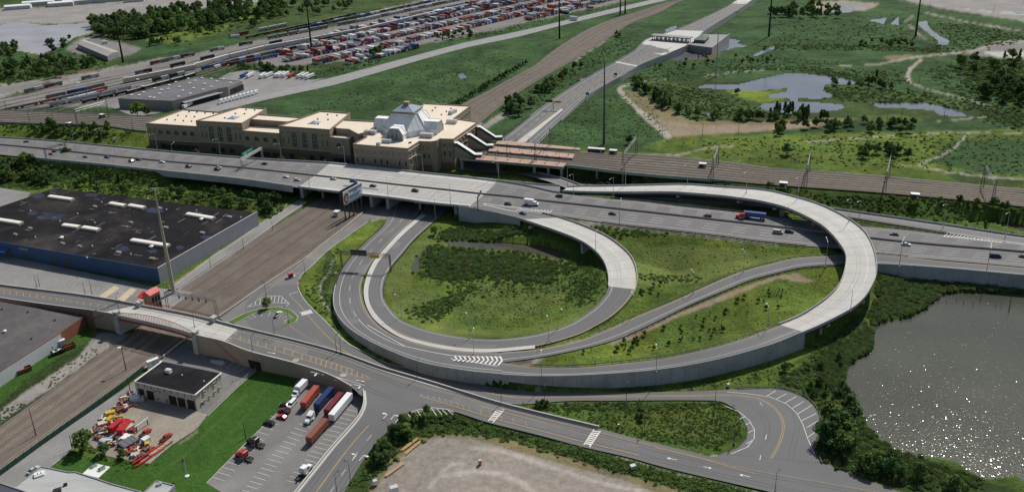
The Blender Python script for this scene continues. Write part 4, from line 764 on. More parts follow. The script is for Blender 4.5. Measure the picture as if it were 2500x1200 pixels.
for E, nm, i0, i1 in ((OVER.B, 1, iB0, iB1), (OVER.A, 0, iA0, iA1)):
    mb = MB(); tops = []; L0 = sum((E[i+1]-E[i]).length for i in range(i0, i1)); l = 0
    for i in range(i0, i1):
        p, q = E[i], E[i+1]; d = (q-p).length; k = max(2, int(d/.8))
        for j in range(k):
            t = (l+d*j/k)/L0; h = .6+1.0+2.4*max(0, math.sin(PI*t)) if nm else .6+2.2; x = p.lerp(q, j/k); mb.box((x.x, x.y, x.z+.6+(h-.6)/2), (.15,.15,h-.6)); tops.append(x+Vector((0,0,h)))
        l += d
    for a, b2 in zip(tops[:-1], tops[1:]): mb.bar(a, b2, .2)
    mb.build('railing', red_steel, ov)
for (E, i) in ((OVER.B, iB0), (OVER.B, iB1), (OVER.A, iA0), (OVER.A, iA1)):
    p = E[i]; d = OVER.c[i+1]-OVER.c[i-1]; a = math.atan2(d.y, d.x); mb = MB(); zt = p.z+2.2
    mb.box((p.x, p.y, (zt-1)/2), (2.8, 2.8, zt+1), a, taper=.82); mb.box((p.x, p.y, zt+.25), (2.7,2.7,.5), a); py = mb.build('pylon', concrete, ov)
    mb = MB(); n = Vector((d.y, -d.x, 0)).normalized()*(1.26 if E is OVER.B else -1.26); q = Vector((p.x, p.y, zt-1.1))+n; mb.tube(q-n.normalized()*.05, q+n.normalized()*.12, .5, n=12); mb.build('medallion', red_steel, py)
for (p, q) in ((OVER.A[iA0], OVER.B[iB0]), (OVER.A[iA1], OVER.B[iB1])):
    mb = MB(); d = q-p; mb.box(((p.x+q.x)/2, (p.y+q.y)/2, 3.2), (d.length, 2., 8.2), math.atan2(d.y, d.x)); mb.build('abutment', concrete, ov)
# underpass mouth in the near wall
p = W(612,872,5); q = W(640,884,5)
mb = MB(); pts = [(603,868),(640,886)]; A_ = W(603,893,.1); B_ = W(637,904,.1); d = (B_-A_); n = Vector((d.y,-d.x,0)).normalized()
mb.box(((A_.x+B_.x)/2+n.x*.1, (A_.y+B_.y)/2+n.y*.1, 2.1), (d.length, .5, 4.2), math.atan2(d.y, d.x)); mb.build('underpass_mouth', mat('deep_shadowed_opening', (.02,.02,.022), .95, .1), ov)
# red diagonal bands on the walls
for (a, b2) in (((227,800,1.),(250,775,7)), ((530,840,7.),(583,887,1.))):
    P = W(*a); Q = W(*b2); 
for (i0, i1, flip) in ((nidx(OVER.B,213), nidx(OVER.B,252), 1), (nidx(OVER.B,527), nidx(OVER.B,583), 0)):
    mb = MB()
    for i in range(i0, i1):
        def pt(i, k, s_):
            e = OVER.B[i]; o = (e-OVER.A[i]); o.z = 0; o.normalize(); t = (i-i0)/(i1-i0); t = 1-t if not flip else t; z = .5+(e.z-1.2)*(t**1.3 if not flip else t**.6); return e+o*(.5+.0)+Vector((0,0,z-e.z+s_))
        mb.quad(pt(i,0,-.25), pt(i+1,0,-.25), pt(i+1,0,.25), pt(i,0,.25)); 
    mb.build('red_band', red_steel, ov)
# ---------------------------------------------------------------- railways
road('railway_ballast_bed', RAIL, ballast, .02); road('upper_railway_bed', NEC, mat('dark_ballast', (.135,.118,.102), .95, .2, .5, fine=.18, fscale=7, bump=.1, stretch=(-.05,5.), stain=(.20,.185,.17), stain_amt=.8), .02)
def track(name, r, f, z=.05, l0=0, l1=None, ties=True, gauge=1.45, sp=.62, w=.2, step=6):
    l1 = r.L[-1] if l1 is None else l1; mb = MB(); l = l0; pts = []
    while l <= l1:
        p = r.at(l, f); d = r.dirn(l); pts.append((p, Vector((-d.y, d.x, 0)))); l += step
    for s in (-1, 1):
        for (a, na), (b_, nb) in zip(pts[:-1], pts[1:]):
            o = gauge/2*s; up = Vector((0,0,z+.22)); a0 = a+na*(o-w/2)+up; a1 = a+na*(o+w/2)+up; b0 = b_+nb*(o-w/2)+up; b1 = b_+nb*(o+w/2)+up
            mb.quad(a0, a1, b1, b0, m=0); dn = Vector((0,0,-.16)); mb.quad(a1, a1+dn, b1+dn, b1, m=0); mb.quad(a0+dn, a0, b0, b0+dn, m=0)
    if ties:
        l = l0
        while l <= min(l1, ties if ties is not True else l1):
            p = r.at(l, f); d = r.dirn(l); n = Vector((-d.y, d.x, 0)); c = p+Vector((0,0,z+.06)); mb.quad(c-d*.13-n*1.3, c+d*.13-n*1.3, c+d*.13+n*1.3, c-d*.13+n*1.3, m=1); l += sp
    return tag(mb.build(name, [rust_rail, sleeper_m]), kind='structure')
for f in (.15, .38, .56, .88): track('railway_track', RAIL, f, ties=RAIL.L[6*8])
bed_m = mat('dark_track_bed', (.088,.073,.060), .95, .2, .6, fine=.2, fscale=9); mb = MB()
for f in (.15, .38, .56, .88): RAIL.line(mb, f, 3.0, .045, step=8)
struct(mb.build('lower_track_beds', bed_m)); mb = MB()
for f in (.06,.19,.33,.47,.60,.72,.86,.96): NEC.line(mb, f, 3.4, .045, step=9)
struct(mb.build('upper_track_beds', mat('upper_track_bed', (.085,.070,.058), .95, .2, .6, fine=.2, fscale=9)))
for f in (.06,.19,.33,.47,.60,.72,.86,.96): track('upper_railway_track', NEC, f, ties=False, w=.28, step=9)
# ---------------------------------------------------------------- generic building helpers (frames defined by world points)
def quadframe(pts):
    return [Vector(p) for p in pts]
class Block:
    """box-like building on traced roof corners; walls vertical; local frame along edge 0-1"""
    def __init__(s, roof, z, z0=0.): s.P = [W(u, v, z) for u, v in roof]; s.z = z; s.z0 = z0; s.ccw()
    def ccw(s):
        P = s.P; n = len(P); ar = sum(P[i].x*P[(i+1)%n].y-P[(i+1)%n].x*P[i].y for i in range(n))
        s.rev = ar < 0
    def prism(s, mb, z0=None, z1=None, m=0, mt=None, inset=0.):
        P = s.P[::-1] if s.rev else s.P; P = s.off(P, -inset) if inset else P
        mb.prism([(p.x, p.y) for p in P], s.z0 if z0 is None else z0, s.z if z1 is None else z1, m, mt)
    def off(s, P, d):
        n = len(P); Q = []
        for i in range(n):
            a = (P[i]-P[i-1]); b_ = (P[(i+1)%n]-P[i]); a.z = b_.z = 0; a.normalize(); b_.normalize(); na = Vector((a.y,-a.x,0)); nb = Vector((b_.y,-b_.x,0)); m = na+nb; m = m/max(.2, m.dot(na)); Q.append(P[i]+m*d)
        return Q
    def build(s, parent, wall_m, roof_m, parapet=.9, pw=.35, zroof=None):
        mb = MB(); s.prism(mb); w = mb.build('wall', wall_m, parent)
        P = s.P[::-1] if s.rev else s.P; I = s.off(P, -pw); O = s.off(P, .03); zr = s.z+.03
        mb = MB(); mb.v = [(p.x, p.y, zr) for p in I]; mb.f = [tuple(t) for t in tessellate_polygon([I])]; mb.m = [0]*len(mb.f); rf = mb.build('roof', roof_m, parent)
        if parapet:
            mb = MB(); n = len(P)
            for i in range(n):
                j = (i+1) % n; z1 = s.z+parapet
                a, b_, c, d = O[i], O[j], I[j], I[i]
                mb.quad((a.x,a.y,s.z-.35),(b_.x,b_.y,s.z-.35),(b_.x,b_.y,z1),(a.x,a.y,z1)); mb.quad((a.x,a.y,z1),(b_.x,b_.y,z1),(c.x,c.y,z1),(d.x,d.y,z1)); mb.quad((d.x,d.y,z1),(c.x,c.y,z1),(c.x,c.y,s.z),(d.x,d.y,s.z))
            mb.build('parapet', wall_m if parapet < .3 else s.par_m if hasattr(s, 'par_m') else wall_m, parent)
        return rf
def on_wall(a, b, t, z, w, h, mb, out=.12, m=0, frame=None, arch=False, m2=None, d=.06):
    """window quad on wall a->b (outside is to the right of a->b), centre fraction t, sill z"""
    d_ = (b-a); L = d_.length; d_ = d_/L; n = Vector((d_.y, -d_.x, 0)).normalized(); c = a+(b-a)*t; c = Vector((c.x, c.y, z)); e = Vector((d_.x, d_.y, 0)); U = Vector((0,0,1)); o = n*out
    if arch:
        k = 8; pts = [c-e*w/2+o, c+e*w/2+o]; r = w/2; hh = h-r
        for i in range(k+1): an = PI*i/k; pts.append(c+e*(r*math.cos(an))+U*(hh+r*math.sin(an))+o)
        mb.quad(*pts, m=m)
        if frame: 
            for i in range(1, k+2): mb.bar(pts[i], pts[i+1] if i < k+2 else pts[0], frame, m=m2 or m)
    else: mb.quad(c-e*w/2+o, c+e*w/2+o, c+e*w/2+U*h+o, c-e*w/2+U*h+o, m=m)
glass_dark = mat('dark_glass', (.035,.06,.065), .12, .2, 2., spec=.6); glass_blue = mat('blue_glass', (.27,.33,.40), .12, .15, 2., spec=.6); glass_white = mat('white_glazing', (.78,.80,.83), .45, .08, 2., spec=.5)
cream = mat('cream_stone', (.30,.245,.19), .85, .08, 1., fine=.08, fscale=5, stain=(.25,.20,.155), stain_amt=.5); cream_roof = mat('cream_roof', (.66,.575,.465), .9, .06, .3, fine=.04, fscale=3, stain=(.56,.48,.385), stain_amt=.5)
cream_dark = mat('brown_stone', (.17,.115,.09), .85, .12, 1.); white_trim = mat('white_trim', (.72,.70,.66), .6, .06, 2.)
win_frame = mat('window_surround', (.52,.43,.33), .8, .08, 2.)
white_metal = mat('white_metal', (.68,.69,.70), .45, .06, 2.); hvac = mat('grey_unit', (.45,.46,.46), .55, .1, 2.)
def window(parent, a, b, t, z, w, h, arch=False, m=None, fm=None):
    mb = MB(); on_wall(a, b, t, z, w, h, mb, .10, 0, None, arch); wn = mb.build('window', m or glass_dark, parent)
    mb = MB(); d_ = (b-a).normalized(); n = Vector((d_.y,-d_.x,0)); c = a+(b-a)*t; e = Vector((d_.x, d_.y, 0)); o = n*.16; c = Vector((c.x,c.y,z))
    if not arch:
        for (p, q) in ((c-e*w/2, c+e*w/2), (c-e*w/2+Vector((0,0,h)), c+e*w/2+Vector((0,0,h))), (c-e*w/2, c-e*w/2+Vector((0,0,h))), (c+e*w/2, c+e*w/2+Vector((0,0,h)))): mb.bar(p+o, q+o, .22)
    else:
        P = [c-e*w/2]; r = w/2
        for i in range(9): an = PI-PI*i/8; P.append(c+e*r*math.cos(an)+Vector((0,0,h-r+r*math.sin(an))))
        P.append(c+e*w/2)
        for p, q in zip(P[:-1], P[1:]): mb.bar(p+o, q+o, .3)
        if h > 6:
            for zz in (h*.3, h*.55): mb.bar(c-e*w/2+o+Vector((0,0,zz)), c+e*w/2+o+Vector((0,0,zz)), .15)
            for s_ in (-.17, .17): mb.bar(c+e*w*s_+o, c+e*w*s_+o+Vector((0,0,h-r*.4)), .15)
    mb.build('frame', fm or win_frame, wn); return wn
def unit_box(parent, u, v, z, L, Wd, Hh, rz, m=hvac, nm='rooftop_unit'):
    p = W(u, v, z); mb = MB(); mb.box((p.x, p.y, z+Hh/2+.25), (L, Wd, Hh), rz); mb.box((p.x, p.y, z+.13), (L*1.03, Wd*1.05, .26), rz)
    c_, s_ = math.cos(rz), math.sin(rz)
    for k in (-.3, 0, .3): mb.tube((p.x+c_*L*k, p.y+s_*L*k, z+Hh+.25), (p.x+c_*L*k, p.y+s_*L*k, z+Hh+.5), Wd*.27, n=8)
    return mb.build(nm, m, parent)
# ---------------------------------------------------------------- train station
st = thing('train_station', (0,0,0), 0, 'long cream stone train station with a flat pale roof and glass hall', 'station')
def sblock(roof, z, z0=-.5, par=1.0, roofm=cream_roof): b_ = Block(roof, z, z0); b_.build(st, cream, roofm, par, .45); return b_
S1 = sblock([(356,303),(449,269),(556,277),(553,283),(500,312),(479,311)], 20)
S2 = sblock([(478,297),(588,263),(651,267),(591,303)], 25)
S3 = sblock([(591,292),(702,300),(730,293),(768,291),(634,281)], 24)
S3b = sblock([(591,320),(681,327),(706,316),(612,311)], 20, par=.6)
S4 = sblock([(680,310),(784,273),(855,278),(805,319)], 25)
S5 = sblock([(803,303),(838,294),(940,299),(905,322),(875,330),(852,318),(822,316)], 24)
S5b = sblock([(805,336),(852,340),(862,334),(826,329)], 20, par=.6)
S6 = sblock([(852,322),(890,330),(880,345),(862,354),(885,324),(1020,265),(1036,253),(1149,260),(1108,290),(1168,299),(1105,342),(1073,341),(1070,345),(1052,348),(1024,347),(995,364),(862,354)][4:], 22) if False else None
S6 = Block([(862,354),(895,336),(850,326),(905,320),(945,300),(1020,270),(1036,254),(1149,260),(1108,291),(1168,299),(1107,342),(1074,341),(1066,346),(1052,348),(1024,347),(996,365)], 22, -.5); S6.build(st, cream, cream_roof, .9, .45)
# facades: windows (outside normal faces the camera)
def wpt(u, v, z): return W(u, v, z)
def facade(aw, bw, z, items):
    a, b_ = W(aw[0], aw[1], z), W(bw[0], bw[1], z); a.z = b_.z = 0
    for it in items: window(st, a, b_, *it)
gg = mat('green_glass', (.045,.085,.08), .15, .2, 1.)
facade((356,303),(479,311), 20, [(t, 12.8, 5.0, 3.8, True) for t in (.27,.43,.59,.75,.90)]+[(.06,11,1.3,6.5),(.14,11,1.3,6.5)])
facade((478,297),(591,303), 25, [(t, 10.4, 5.0, 12., True, gg) for t in (.31,.50,.69)]+[(t, 12, 1.4, 5.8) for t in (.10,.19,.83,.92)]+[(t, 20., 1.6, 1.8) for t in (.09,.17,.83,.92)])
facade((591,320),(681,327), 20, [(t, 13., 4.8, 3.8, True) for t in (.12,.37,.62,.87)])
facade((680,310),(805,319), 25, [(t, 10.4, 5.2, 12., True, gg) for t in (.29,.49,.69)]+[(t, 12, 1.4, 5.8) for t in (.07,.17,.84,.93)]+[(t, 20., 1.6, 1.8) for t in (.07,.16,.84,.93)])
facade((805,336),(852,340), 20, [(.45, 13., 4.8, 3.8, True)])
facade((862,354),(996,365), 22, [(k/9+.055, 17., 1.7, 2.) for k in range(9)]+[(k/9+.055, 9.5, 1.9, 3.8) for k in (0,1,3,4,5,7,8)])
for A_, B_, ts in (((996,365),(1024,347),(.2,.5,.8)),((1024,347),(1052,348),(.35,.75)),((1052,348),(1074,341),(.5,)),((1074,341),(1107,342),(.3,.7))): facade(A_, B_, 22, [(t, 17, 1.8, 2.2) for t in ts]+[(t, 9.6, 2., 4.2) for t in ts])
facade((1107,342),(1168,299), 22, [(t, 16., 2.2, 3.) for t in (.12,.25,.38,.52,.65,.78,.9)]); facade((1108,291),(1149,260), 22, [(t, 17, 1.8, 2.2) for t in (.15,.3,.45,.6,.75,.9)])
# darker stone base band and cornice strips
mb = MB()
for (p, q, z, zb) in (((356,303),(479,311),20,7.5),((478,297),(591,303),25,8.5),((591,320),(681,327),20,7.5),((680,310),(805,319),25,8.5),((805,336),(852,340),20,7.5),((996,365),(1024,347),22,4.5),((1024,347),(1052,348),22,5),((1052,348),(1074,341),22,5),((1074,341),(1107,342),22,5)):
    a, b_ = W(*p, z), W(*q, z); d = (b_-a); d.z = 0; n = Vector((d.y,-d.x,0)).normalized()*.12; a.z = b_.z = 0; mb.quad(a+n, b_+n, b_+n+Vector((0,0,zb)), a+n+Vector((0,0,zb)))
mb.build('stone_base', cream_dark, st)
mb = MB()
for (p, q, z, zs) in (((862,354),(996,365),22,(15,20.8)),((996,365),(1024,347),22,(15,20.8)),((1024,347),(1052,348),22,(15,20.8)),((1052,348),(1074,341),22,(15,20.8)),((1074,341),(1107,342),22,(15,20.8)),((1107,342),(1168,299),22,(15,20.8)),((356,303),(479,311),20,(7.7,18.4)),((478,297),(591,303),25,(8.7,23.4)),((680,310),(805,319),25,(8.7,23.4))):
    a, b_ = W(*p, z), W(*q, z); d = (b_-a); d.z = 0; n = Vector((d.y,-d.x,0)).normalized()*.2; 
    for zz in zs: mb.bar(Vector((a.x,a.y,zz))+n, Vector((b_.x,b_.y,zz))+n, .4)
mb.build('cornice', win_frame, st)
# loading level openings in the long facade
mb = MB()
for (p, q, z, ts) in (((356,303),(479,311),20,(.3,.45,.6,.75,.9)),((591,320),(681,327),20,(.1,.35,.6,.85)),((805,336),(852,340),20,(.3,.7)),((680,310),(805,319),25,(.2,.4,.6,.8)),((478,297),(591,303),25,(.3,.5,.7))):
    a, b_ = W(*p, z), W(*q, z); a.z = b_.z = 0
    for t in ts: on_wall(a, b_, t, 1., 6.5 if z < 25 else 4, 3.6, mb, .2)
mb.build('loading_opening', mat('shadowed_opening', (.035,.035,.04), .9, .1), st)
ax = (W(1149,260,22)-W(1036,254,22)); sa_ = math.atan2(ax.y, ax.x)
for (u, v, z, L, w_, h) in ((745,299,25,0,0,0),): pass
for (u, v, z, L, w_, h) in ((621,287,22,8,3.4,2.4),(829,300,22,8,3.4,2.4),(905,327,22,9,3.6,2.6),(1042,335,22,9.5,3.8,2.8),(945,348,22,7,3.2,2.2),(924,356,22,2.4,2.4,2.),(1103,301,22,8,3.6,2.6)): unit_box(st, u, v, z, L, w_, h, sa_)
unit_box(st, 1105,277,22,8,3.4,2.4, sa_+PI/2-.2)
for (u, v) in ((767,300),(569,288)):      # low glass pyramids
    c = W(u, v, 25.1); d = Vector((math.cos(sa_), math.sin(sa_), 0)); n = Vector((-d.y, d.x, 0)); mb = MB(); P = [c-d*4-n*4, c+d*4-n*4, c+d*4+n*4, c-d*4+n*4]; t = c+Vector((0,0,1.8))
    for i in range(4): mb.quad(P[i], P[(i+1)%4], t)
    mb.build('skylight', glass_blue, st)
mb = MB()
for (u, v, z) in [(408,293,20),(428,294,20),(448,296,20),(468,297,20),(435,283,20),(455,285,20),(475,286,20),(462,274,20),(481,275,20),(501,277,20),(521,278,20),(575,278,25),(597,279,25),(601,269,25),(622,270,25),(549,289,25),(776,292,25),(800,281,25),(823,283,25),(801,293,25),(777,304,25),(1063,264,22),(1101,266,22),(1090,273,22),(1078,281,22),(1056,271,22),(999,350,22),(1003,349,22)]:
    p = W(u, v, z); mb.box((p.x, p.y, z+.5), (.9,.9,.9), sa_)
mb.build('roof_vents', steel_dark, st)
# glass hall: octagonal pyramid + four gabled wings
def P3(u, v, z): return W(u, v, z)
hall = MB(); fr = MB()
c = W(994,322,22); c = W(1000,330,22); d = Vector((math.cos(sa_), math.sin(sa_), 0)); n = Vector((-d.y, d.x, 0))
# centre from the four wing feet
cx = W(998,318,22); 
def frus(mb, c, r0, z0, r1, z1, m=0, k=8, rot=0.):
    A = []; B = []
    for i in range(k):
        t = rot+2*PI*(i+.5)/k; e = d*math.cos(t)+n*math.sin(t); A.append(Vector((c.x,c.y,z0))+e*r0); B.append(Vector((c.x,c.y,z1))+e*r1)
    for i in range(k): mb.quad(A[i], A[(i+1)%k], B[(i+1)%k], B[i], m=m)
    return A, B
A, B = frus(hall, cx, 19, 22, 18.5, 26); A2, B2 = frus(hall, cx, 18.5, 26, 10.5, 37)
for q in (A, B, A2, B2):
    for i in range(8): fr.bar(q[i], q[(i+1)%8], .45)
for i in range(8): fr.bar(A[i], B[i], .5); fr.bar(A2[i], B2[i], .6); 
for i in range(8):
    for t in (.33,.66): fr.bar(A2[i].lerp(A2[(i+1)%8], t), B2[i].lerp(B2[(i+1)%8], t), .2)
sq = []
C4 = [Vector((cx.x,cx.y,0))+d*a+n*b_ for a, b_ in ((-8.8,-8.8),(8.8,-8.8),(8.8,8.8),(-8.8,8.8))]
cap = MB(); cap.prism([(p.x,p.y) for p in C4], 37, 38.4)
top = Vector((cx.x,cx.y,42.5)); gl = MB()
Q4 = [Vector((cx.x,cx.y,38.5))+d*a+n*b_ for a, b_ in ((-8.4,-8.4),(8.4,-8.4),(8.4,8.4),(-8.4,8.4))]
for i in range(4): gl.quad(Q4[i], Q4[(i+1)%4], top); fr.bar(Q4[i], top, .25)
lant = MB(); cc = Vector((cx.x,cx.y,0)); lant.prism([tuple((cc+d*a+n*b_)[:2]) for a, b_ in ((-2,-2),(2,-2),(2,2),(-2,2))], 41, 44)
hallo = hall.build('glass_hall', glass_white, st); cap.build('hall_cornice', cream, hallo); gl.build('hall_roof', glass_blue, hallo); lant.build('lantern', cream, hallo)
blue = MB()
for dx, dn in ((1,0),(-1,0),(0,1),(0,-1)):
    e = d*dx+n*dn; f_ = Vector((-e.y, e.x, 0)); w = 6.5; wing = MB(); rows = []
    for L in (9., 25.):
        rows.append([Vector((cx.x,cx.y,22))+e*L+f_*a+Vector((0,0,h)) for a, h in ((-w,0),(-w,4.2),(-3.4,8.8),(3.4,8.8),(w,4.2),(w,0))])
    for i in range(5): wing.quad(rows[0][i], rows[1][i], rows[1][i+1], rows[0][i+1])
    for r_0 in rows:
        for i in range(5): fr.bar(r_0[i], r_0[i+1], .5)
    for i in range(6): fr.bar(rows[0][i], rows[1][i], .45)
    for t in (.33,.66):
        R_0 = [a.lerp(b_, t) for a, b_ in zip(*rows)]
        for i in range(5): fr.bar(R_0[i], R_0[i+1], .5)
    g_ = MB(); g_.quad(*rows[1]); g_.build('gable_glass', mat('grey_glazing', (.22,.26,.27), .2, .15, .5), hallo); wing.build('glass_wing', glass_white, hallo)
    rr = rows[1]; mid = (rr[0]+rr[5])/2
    for a in (-.5, 0, .5): fr.bar(mid+f_*w*a, mid+f_*w*a+Vector((0,0,7.5 if abs(a) < .4 else 6.3)), .2)
fr.build('white_frame', white_trim, hallo)
# ground-level glass canopies poking out by the highway
for (u, v) in ((893,404),(949,407)):
    p = W(u, v, 4); mb = MB(); q = p+n*10*(1 if n.y > 0 else -1); w = d*2.4; mb.quad(p-w+Vector((0,0,0)), p+w, q+w+Vector((0,0,4)), q-w+Vector((0,0,4))); mb.quad(p-w, q-w+Vector((0,0,4)), q-w, p-w); mb.quad(p+w, q+w, q+w+Vector((0,0,4)), p+w)
    mb.build('entrance_canopy', glass_blue, st)
# covered escalator galleries down to the platforms
for (a, b_) in (((1117,347,20.5),(1160,375,12)),((1148,327,20.5),(1188,353,12)),((1172,308,20.5),(1210,333,12))):
    p, q = W(*a), W(*b_); e = (q-p); e2 = Vector((e.x,e.y,0)).normalized(); s_ = Vector((-e2.y,e2.x,0))*2.2; mb = MB()
    p0 = p-e2*2.2
    for (x, y) in ((p0, p), (p, q), (q, q+e2*5)):
        mb.quad(x-s_, y-s_, y+s_, x+s_)
    mb.build('escalator_roof', white_metal, st); mb = MB()
    P = [p0, p, q, q+e2*5]
    for x, y in zip(P[:-1], P[1:]):
        for s2 in (-1, 1): mb.quad(x+s_*s2*.97+Vector((0,0,-.1)), y+s_*s2*.97+Vector((0,0,-.1)), y+s_*s2*.97+Vector((0,0,-2.6)), x+s_*s2*.97+Vector((0,0,-2.6)))
    mb.build('escalator_glazing', glass_dark, st); mb = MB()
    for x, y in zip(P[:-1], P[1:]):
        for s2 in (-1, 1): mb.quad(x+s_*s2*.98+Vector((0,0,-2.6)), y+s_*s2*.98+Vector((0,0,-2.6)), Vector((y.x,y.y,9.4))+s_*s2*.98, Vector((x.x,x.y,9.4))+s_*s2*.98)
    mb.quad(P[-1]-s_, P[-1]+s_, P[-1]+s_+Vector((0,0,-3)), P[-1]-s_+Vector((0,0,-3))); mb.build('escalator_base', cream, st)
# ---------------------------------------------------------------- platforms
plat_m = mat('brick_platform', (.41,.285,.225), .85, .1, .6, fine=.08, fscale=6, stain=(.34,.235,.19), stain_amt=.5)
def platform(pts, z, label, h=1.2):
    t = thing('station_platform', (0,0,0), 0, label, 'platform'); P = [W(u, v, z) for u, v in pts]; ar = sum(P[i].x*P[(i+1)%len(P)].y-P[(i+1)%len(P)].x*P[i].y for i in range(len(P)))
    if ar < 0: P = P[::-1]
    mb = MB(); mb.prism([(p.x,p.y) for p in P], z-h, z); mb.build('deck', concrete_grey, t)
    mb = MB(); mb.v = [(p.x,p.y,z+.02) for p in P]; mb.f = [tuple(q) for q in tessellate_polygon([P])]; mb.m = [0]*len(mb.f); mb.build('paving', plat_m, t); return t
pA = platform([(1214,345),(1240,344),(1416,361),(1416,366),(1210,351)], 10, 'farthest of the three brick paved platforms, above the toll road')
pB = platform([(1198,357),(1403,376),(1398,386),(1192,368)], 10, 'middle one of the three brick paved station platforms')
pC = platform([(1170,379),(1383,398),(1375,407),(1160,389)], 10, 'nearest of the three brick paved platforms, carried on concrete columns', 1.0)
mb = MB()
a, b_ = W(1120,385,9), W(1376,408,9)
mb = MB(); d0 = (b_-a).normalized(); n0 = Vector((-d0.y,d0.x,0)); mb.quad(a-n0*.3, b_-n0*.3, b_-n0*.3+Vector((0,0,-1.6)), a-n0*.3+Vector((0,0,-1.6))); mb.quad(a+n0*5+Vector((0,0,-1.6)), b_+n0*5+Vector((0,0,-1.6)), b_-n0*.3+Vector((0,0,-1.6)), a-n0*.3+Vector((0,0,-1.6))); mb.build('edge_girder', concrete_wall, pC)
for (u, v) in ((1125,388),(1213,396),(1303,403),(1337,406),(1369,409)):
    p = W(u, v, 8); mb = MB(); mb.box((p.x+n0.x*2, p.y+n0.y*2, 3.2), (1.6,2.2,8.4), sa_); mb.box((p.x+n0.x*2.5, p.y+n0.y*2.5, 6.9), (1.7,5.5,1.1), sa_); mb.build('column', concrete_wall, pC)
# signal railing on platform edge
mb = MB()
for k in range(60):
    p = a.lerp(b_, k/59)+Vector((0,0,1)); mb.box((p.x, p.y, p.z+.5), (.07,.07,1.1))
mb.bar(a+Vector((0,0,2.05)), b_+Vector((0,0,2.05)), .07); mb.build('railing', red_steel, pC)
# viaduct under the railway, east of the platforms
va = thing('rail_viaduct', (0,0,0), 0, 'low grey railway viaduct on piers east of the station platforms', 'viaduct')
mb = MB(); NEC.side(mb, 'B', [(-.1,-1.4),(-.1,.7),(.4,.7),(.4,-1.4)], 80, 13*8+2); mb.build('edge_girder', concrete_wall, va)
mb = MB()
for i in range(70, 13*8+2):
    A_, B_, C_, D_2 = NEC.A[i], NEC.B[i], NEC.B[i+1], NEC.A[i+1]; dn = Vector((0,0,-1.3)); mb.quad(A_+dn, B_+dn, C_+dn, D_2+dn)
mb.build('deck_slab', concrete_grey, va)
for i in range(84, 13*8+2, 4):
    p = NEC.B[i].lerp(NEC.A[i], .08); q = NEC.B[i].lerp(NEC.A[i], .9); d1 = q-p; mb = MB(); mb.box(((p.x+q.x)/2,(p.y+q.y)/2,6.2),(d1.length,1.5,1.), math.atan2(d1.y,d1.x))
    for t in (.05,.3,.6,.9): w_ = p.lerp(q, t); mb.tube((w_.x,w_.y,-1),(w_.x,w_.y,5.8),.75,n=8)
    mb.build('pier', concrete_wall, va)
p, q = W(1735,438,8.5), W(1795,400,8.5); d1 = q-p
mb = MB(); mb.box(((p.x+q.x)/2,(p.y+q.y)/2,3.4),(d1.length,2,8.5), math.atan2(d1.y,d1.x)); mb.build('abutment', concrete_wall, va)
mb = MB(); NEC.side(mb, 'B', [(-.1,-1.),(-.1,.9),(.35,.9),(.35,-1.)], 0, 5*8); NEC.side(mb, 'A', [(-.1,-1.),(-.1,.6),(.35,.6),(.35,-1.)], 0, 5*8); tag(mb.build('railway_parapet', concrete_grey), 'low concrete edge walls of the railway west of the station', 'parapet')
mb = MB(); NEC.side(mb, 'A', [(-.1,-.6),(-.1,.35),(.3,.35),(.3,-.6)], 10*8, 19*8); tag(mb.build('railway_kerb', concrete), 'pale concrete kerb wall on the far side of the railway east of the station', 'kerb')
# ---------------------------------------------------------------- big black-roofed warehouse
roof_black = mat('black_roof', (.018,.017,.019), .95, .35, .25, fine=.2, fscale=1.5, stain=(.07,.062,.056), stain_amt=.6, spec=.06)
blue_wall = mat('blue_metal_wall', (.035,.085,.19), .6, .1, .3, fine=.06, fscale=3); grey_wall = mat('grey_metal_wall', (.24,.25,.28), .7, .06, .3, fine=.04, fscale=2, stretch=(.6,8.))
wh = thing('warehouse', (0,0,0), 0, 'huge warehouse with a patchy black flat roof and a blue front wall', 'warehouse')
WR = [(-170,562),(385,657),(628,519),(133,459)]
B_ = Block(WR, 8.5, -.3); P = B_.P
mb = MB(); Q = P[::-1] if B_.rev else P; mb.prism([(p.x,p.y) for p in Q], -.3, 8.5, 1, 0); 
rf = mb.build('roof_and_walls', [roof_black, grey_wall], wh); rf.name = 'body'
def panel(parent, a, b_, z0, z1, m, nm, out=.06):
    d = b_-a; n = Vector((d.y,-d.x,0)).normalized()*out; mb = MB(); mb.quad(Vector((a.x,a.y,z0))+n, Vector((b_.x,b_.y,z0))+n, Vector((b_.x,b_.y,z1))+n, Vector((a.x,a.y,z1))+n); mb.quad(Vector((a.x,a.y,z1))+n, Vector((b_.x,b_.y,z1))+n, Vector((b_.x,b_.y,z1))-n*3, Vector((a.x,a.y,z1))-n*3); return mb.build(nm, m, parent)
panel(wh, P[0], P[1], -.3, 8.9, blue_wall, 'front_wall'); panel(wh, P[1], P[2], -.3, 9.3, grey_wall, 'end_wall', .08)
mb = MB(); mb.bar(P[1]+Vector((0,0,.85)), P[2]+Vector((0,0,.85)), .22); mb.build('wall_cap', white_trim, wh)
wd_ = P[1]-P[0]; wa_ = math.atan2(wd_.y, wd_.x)
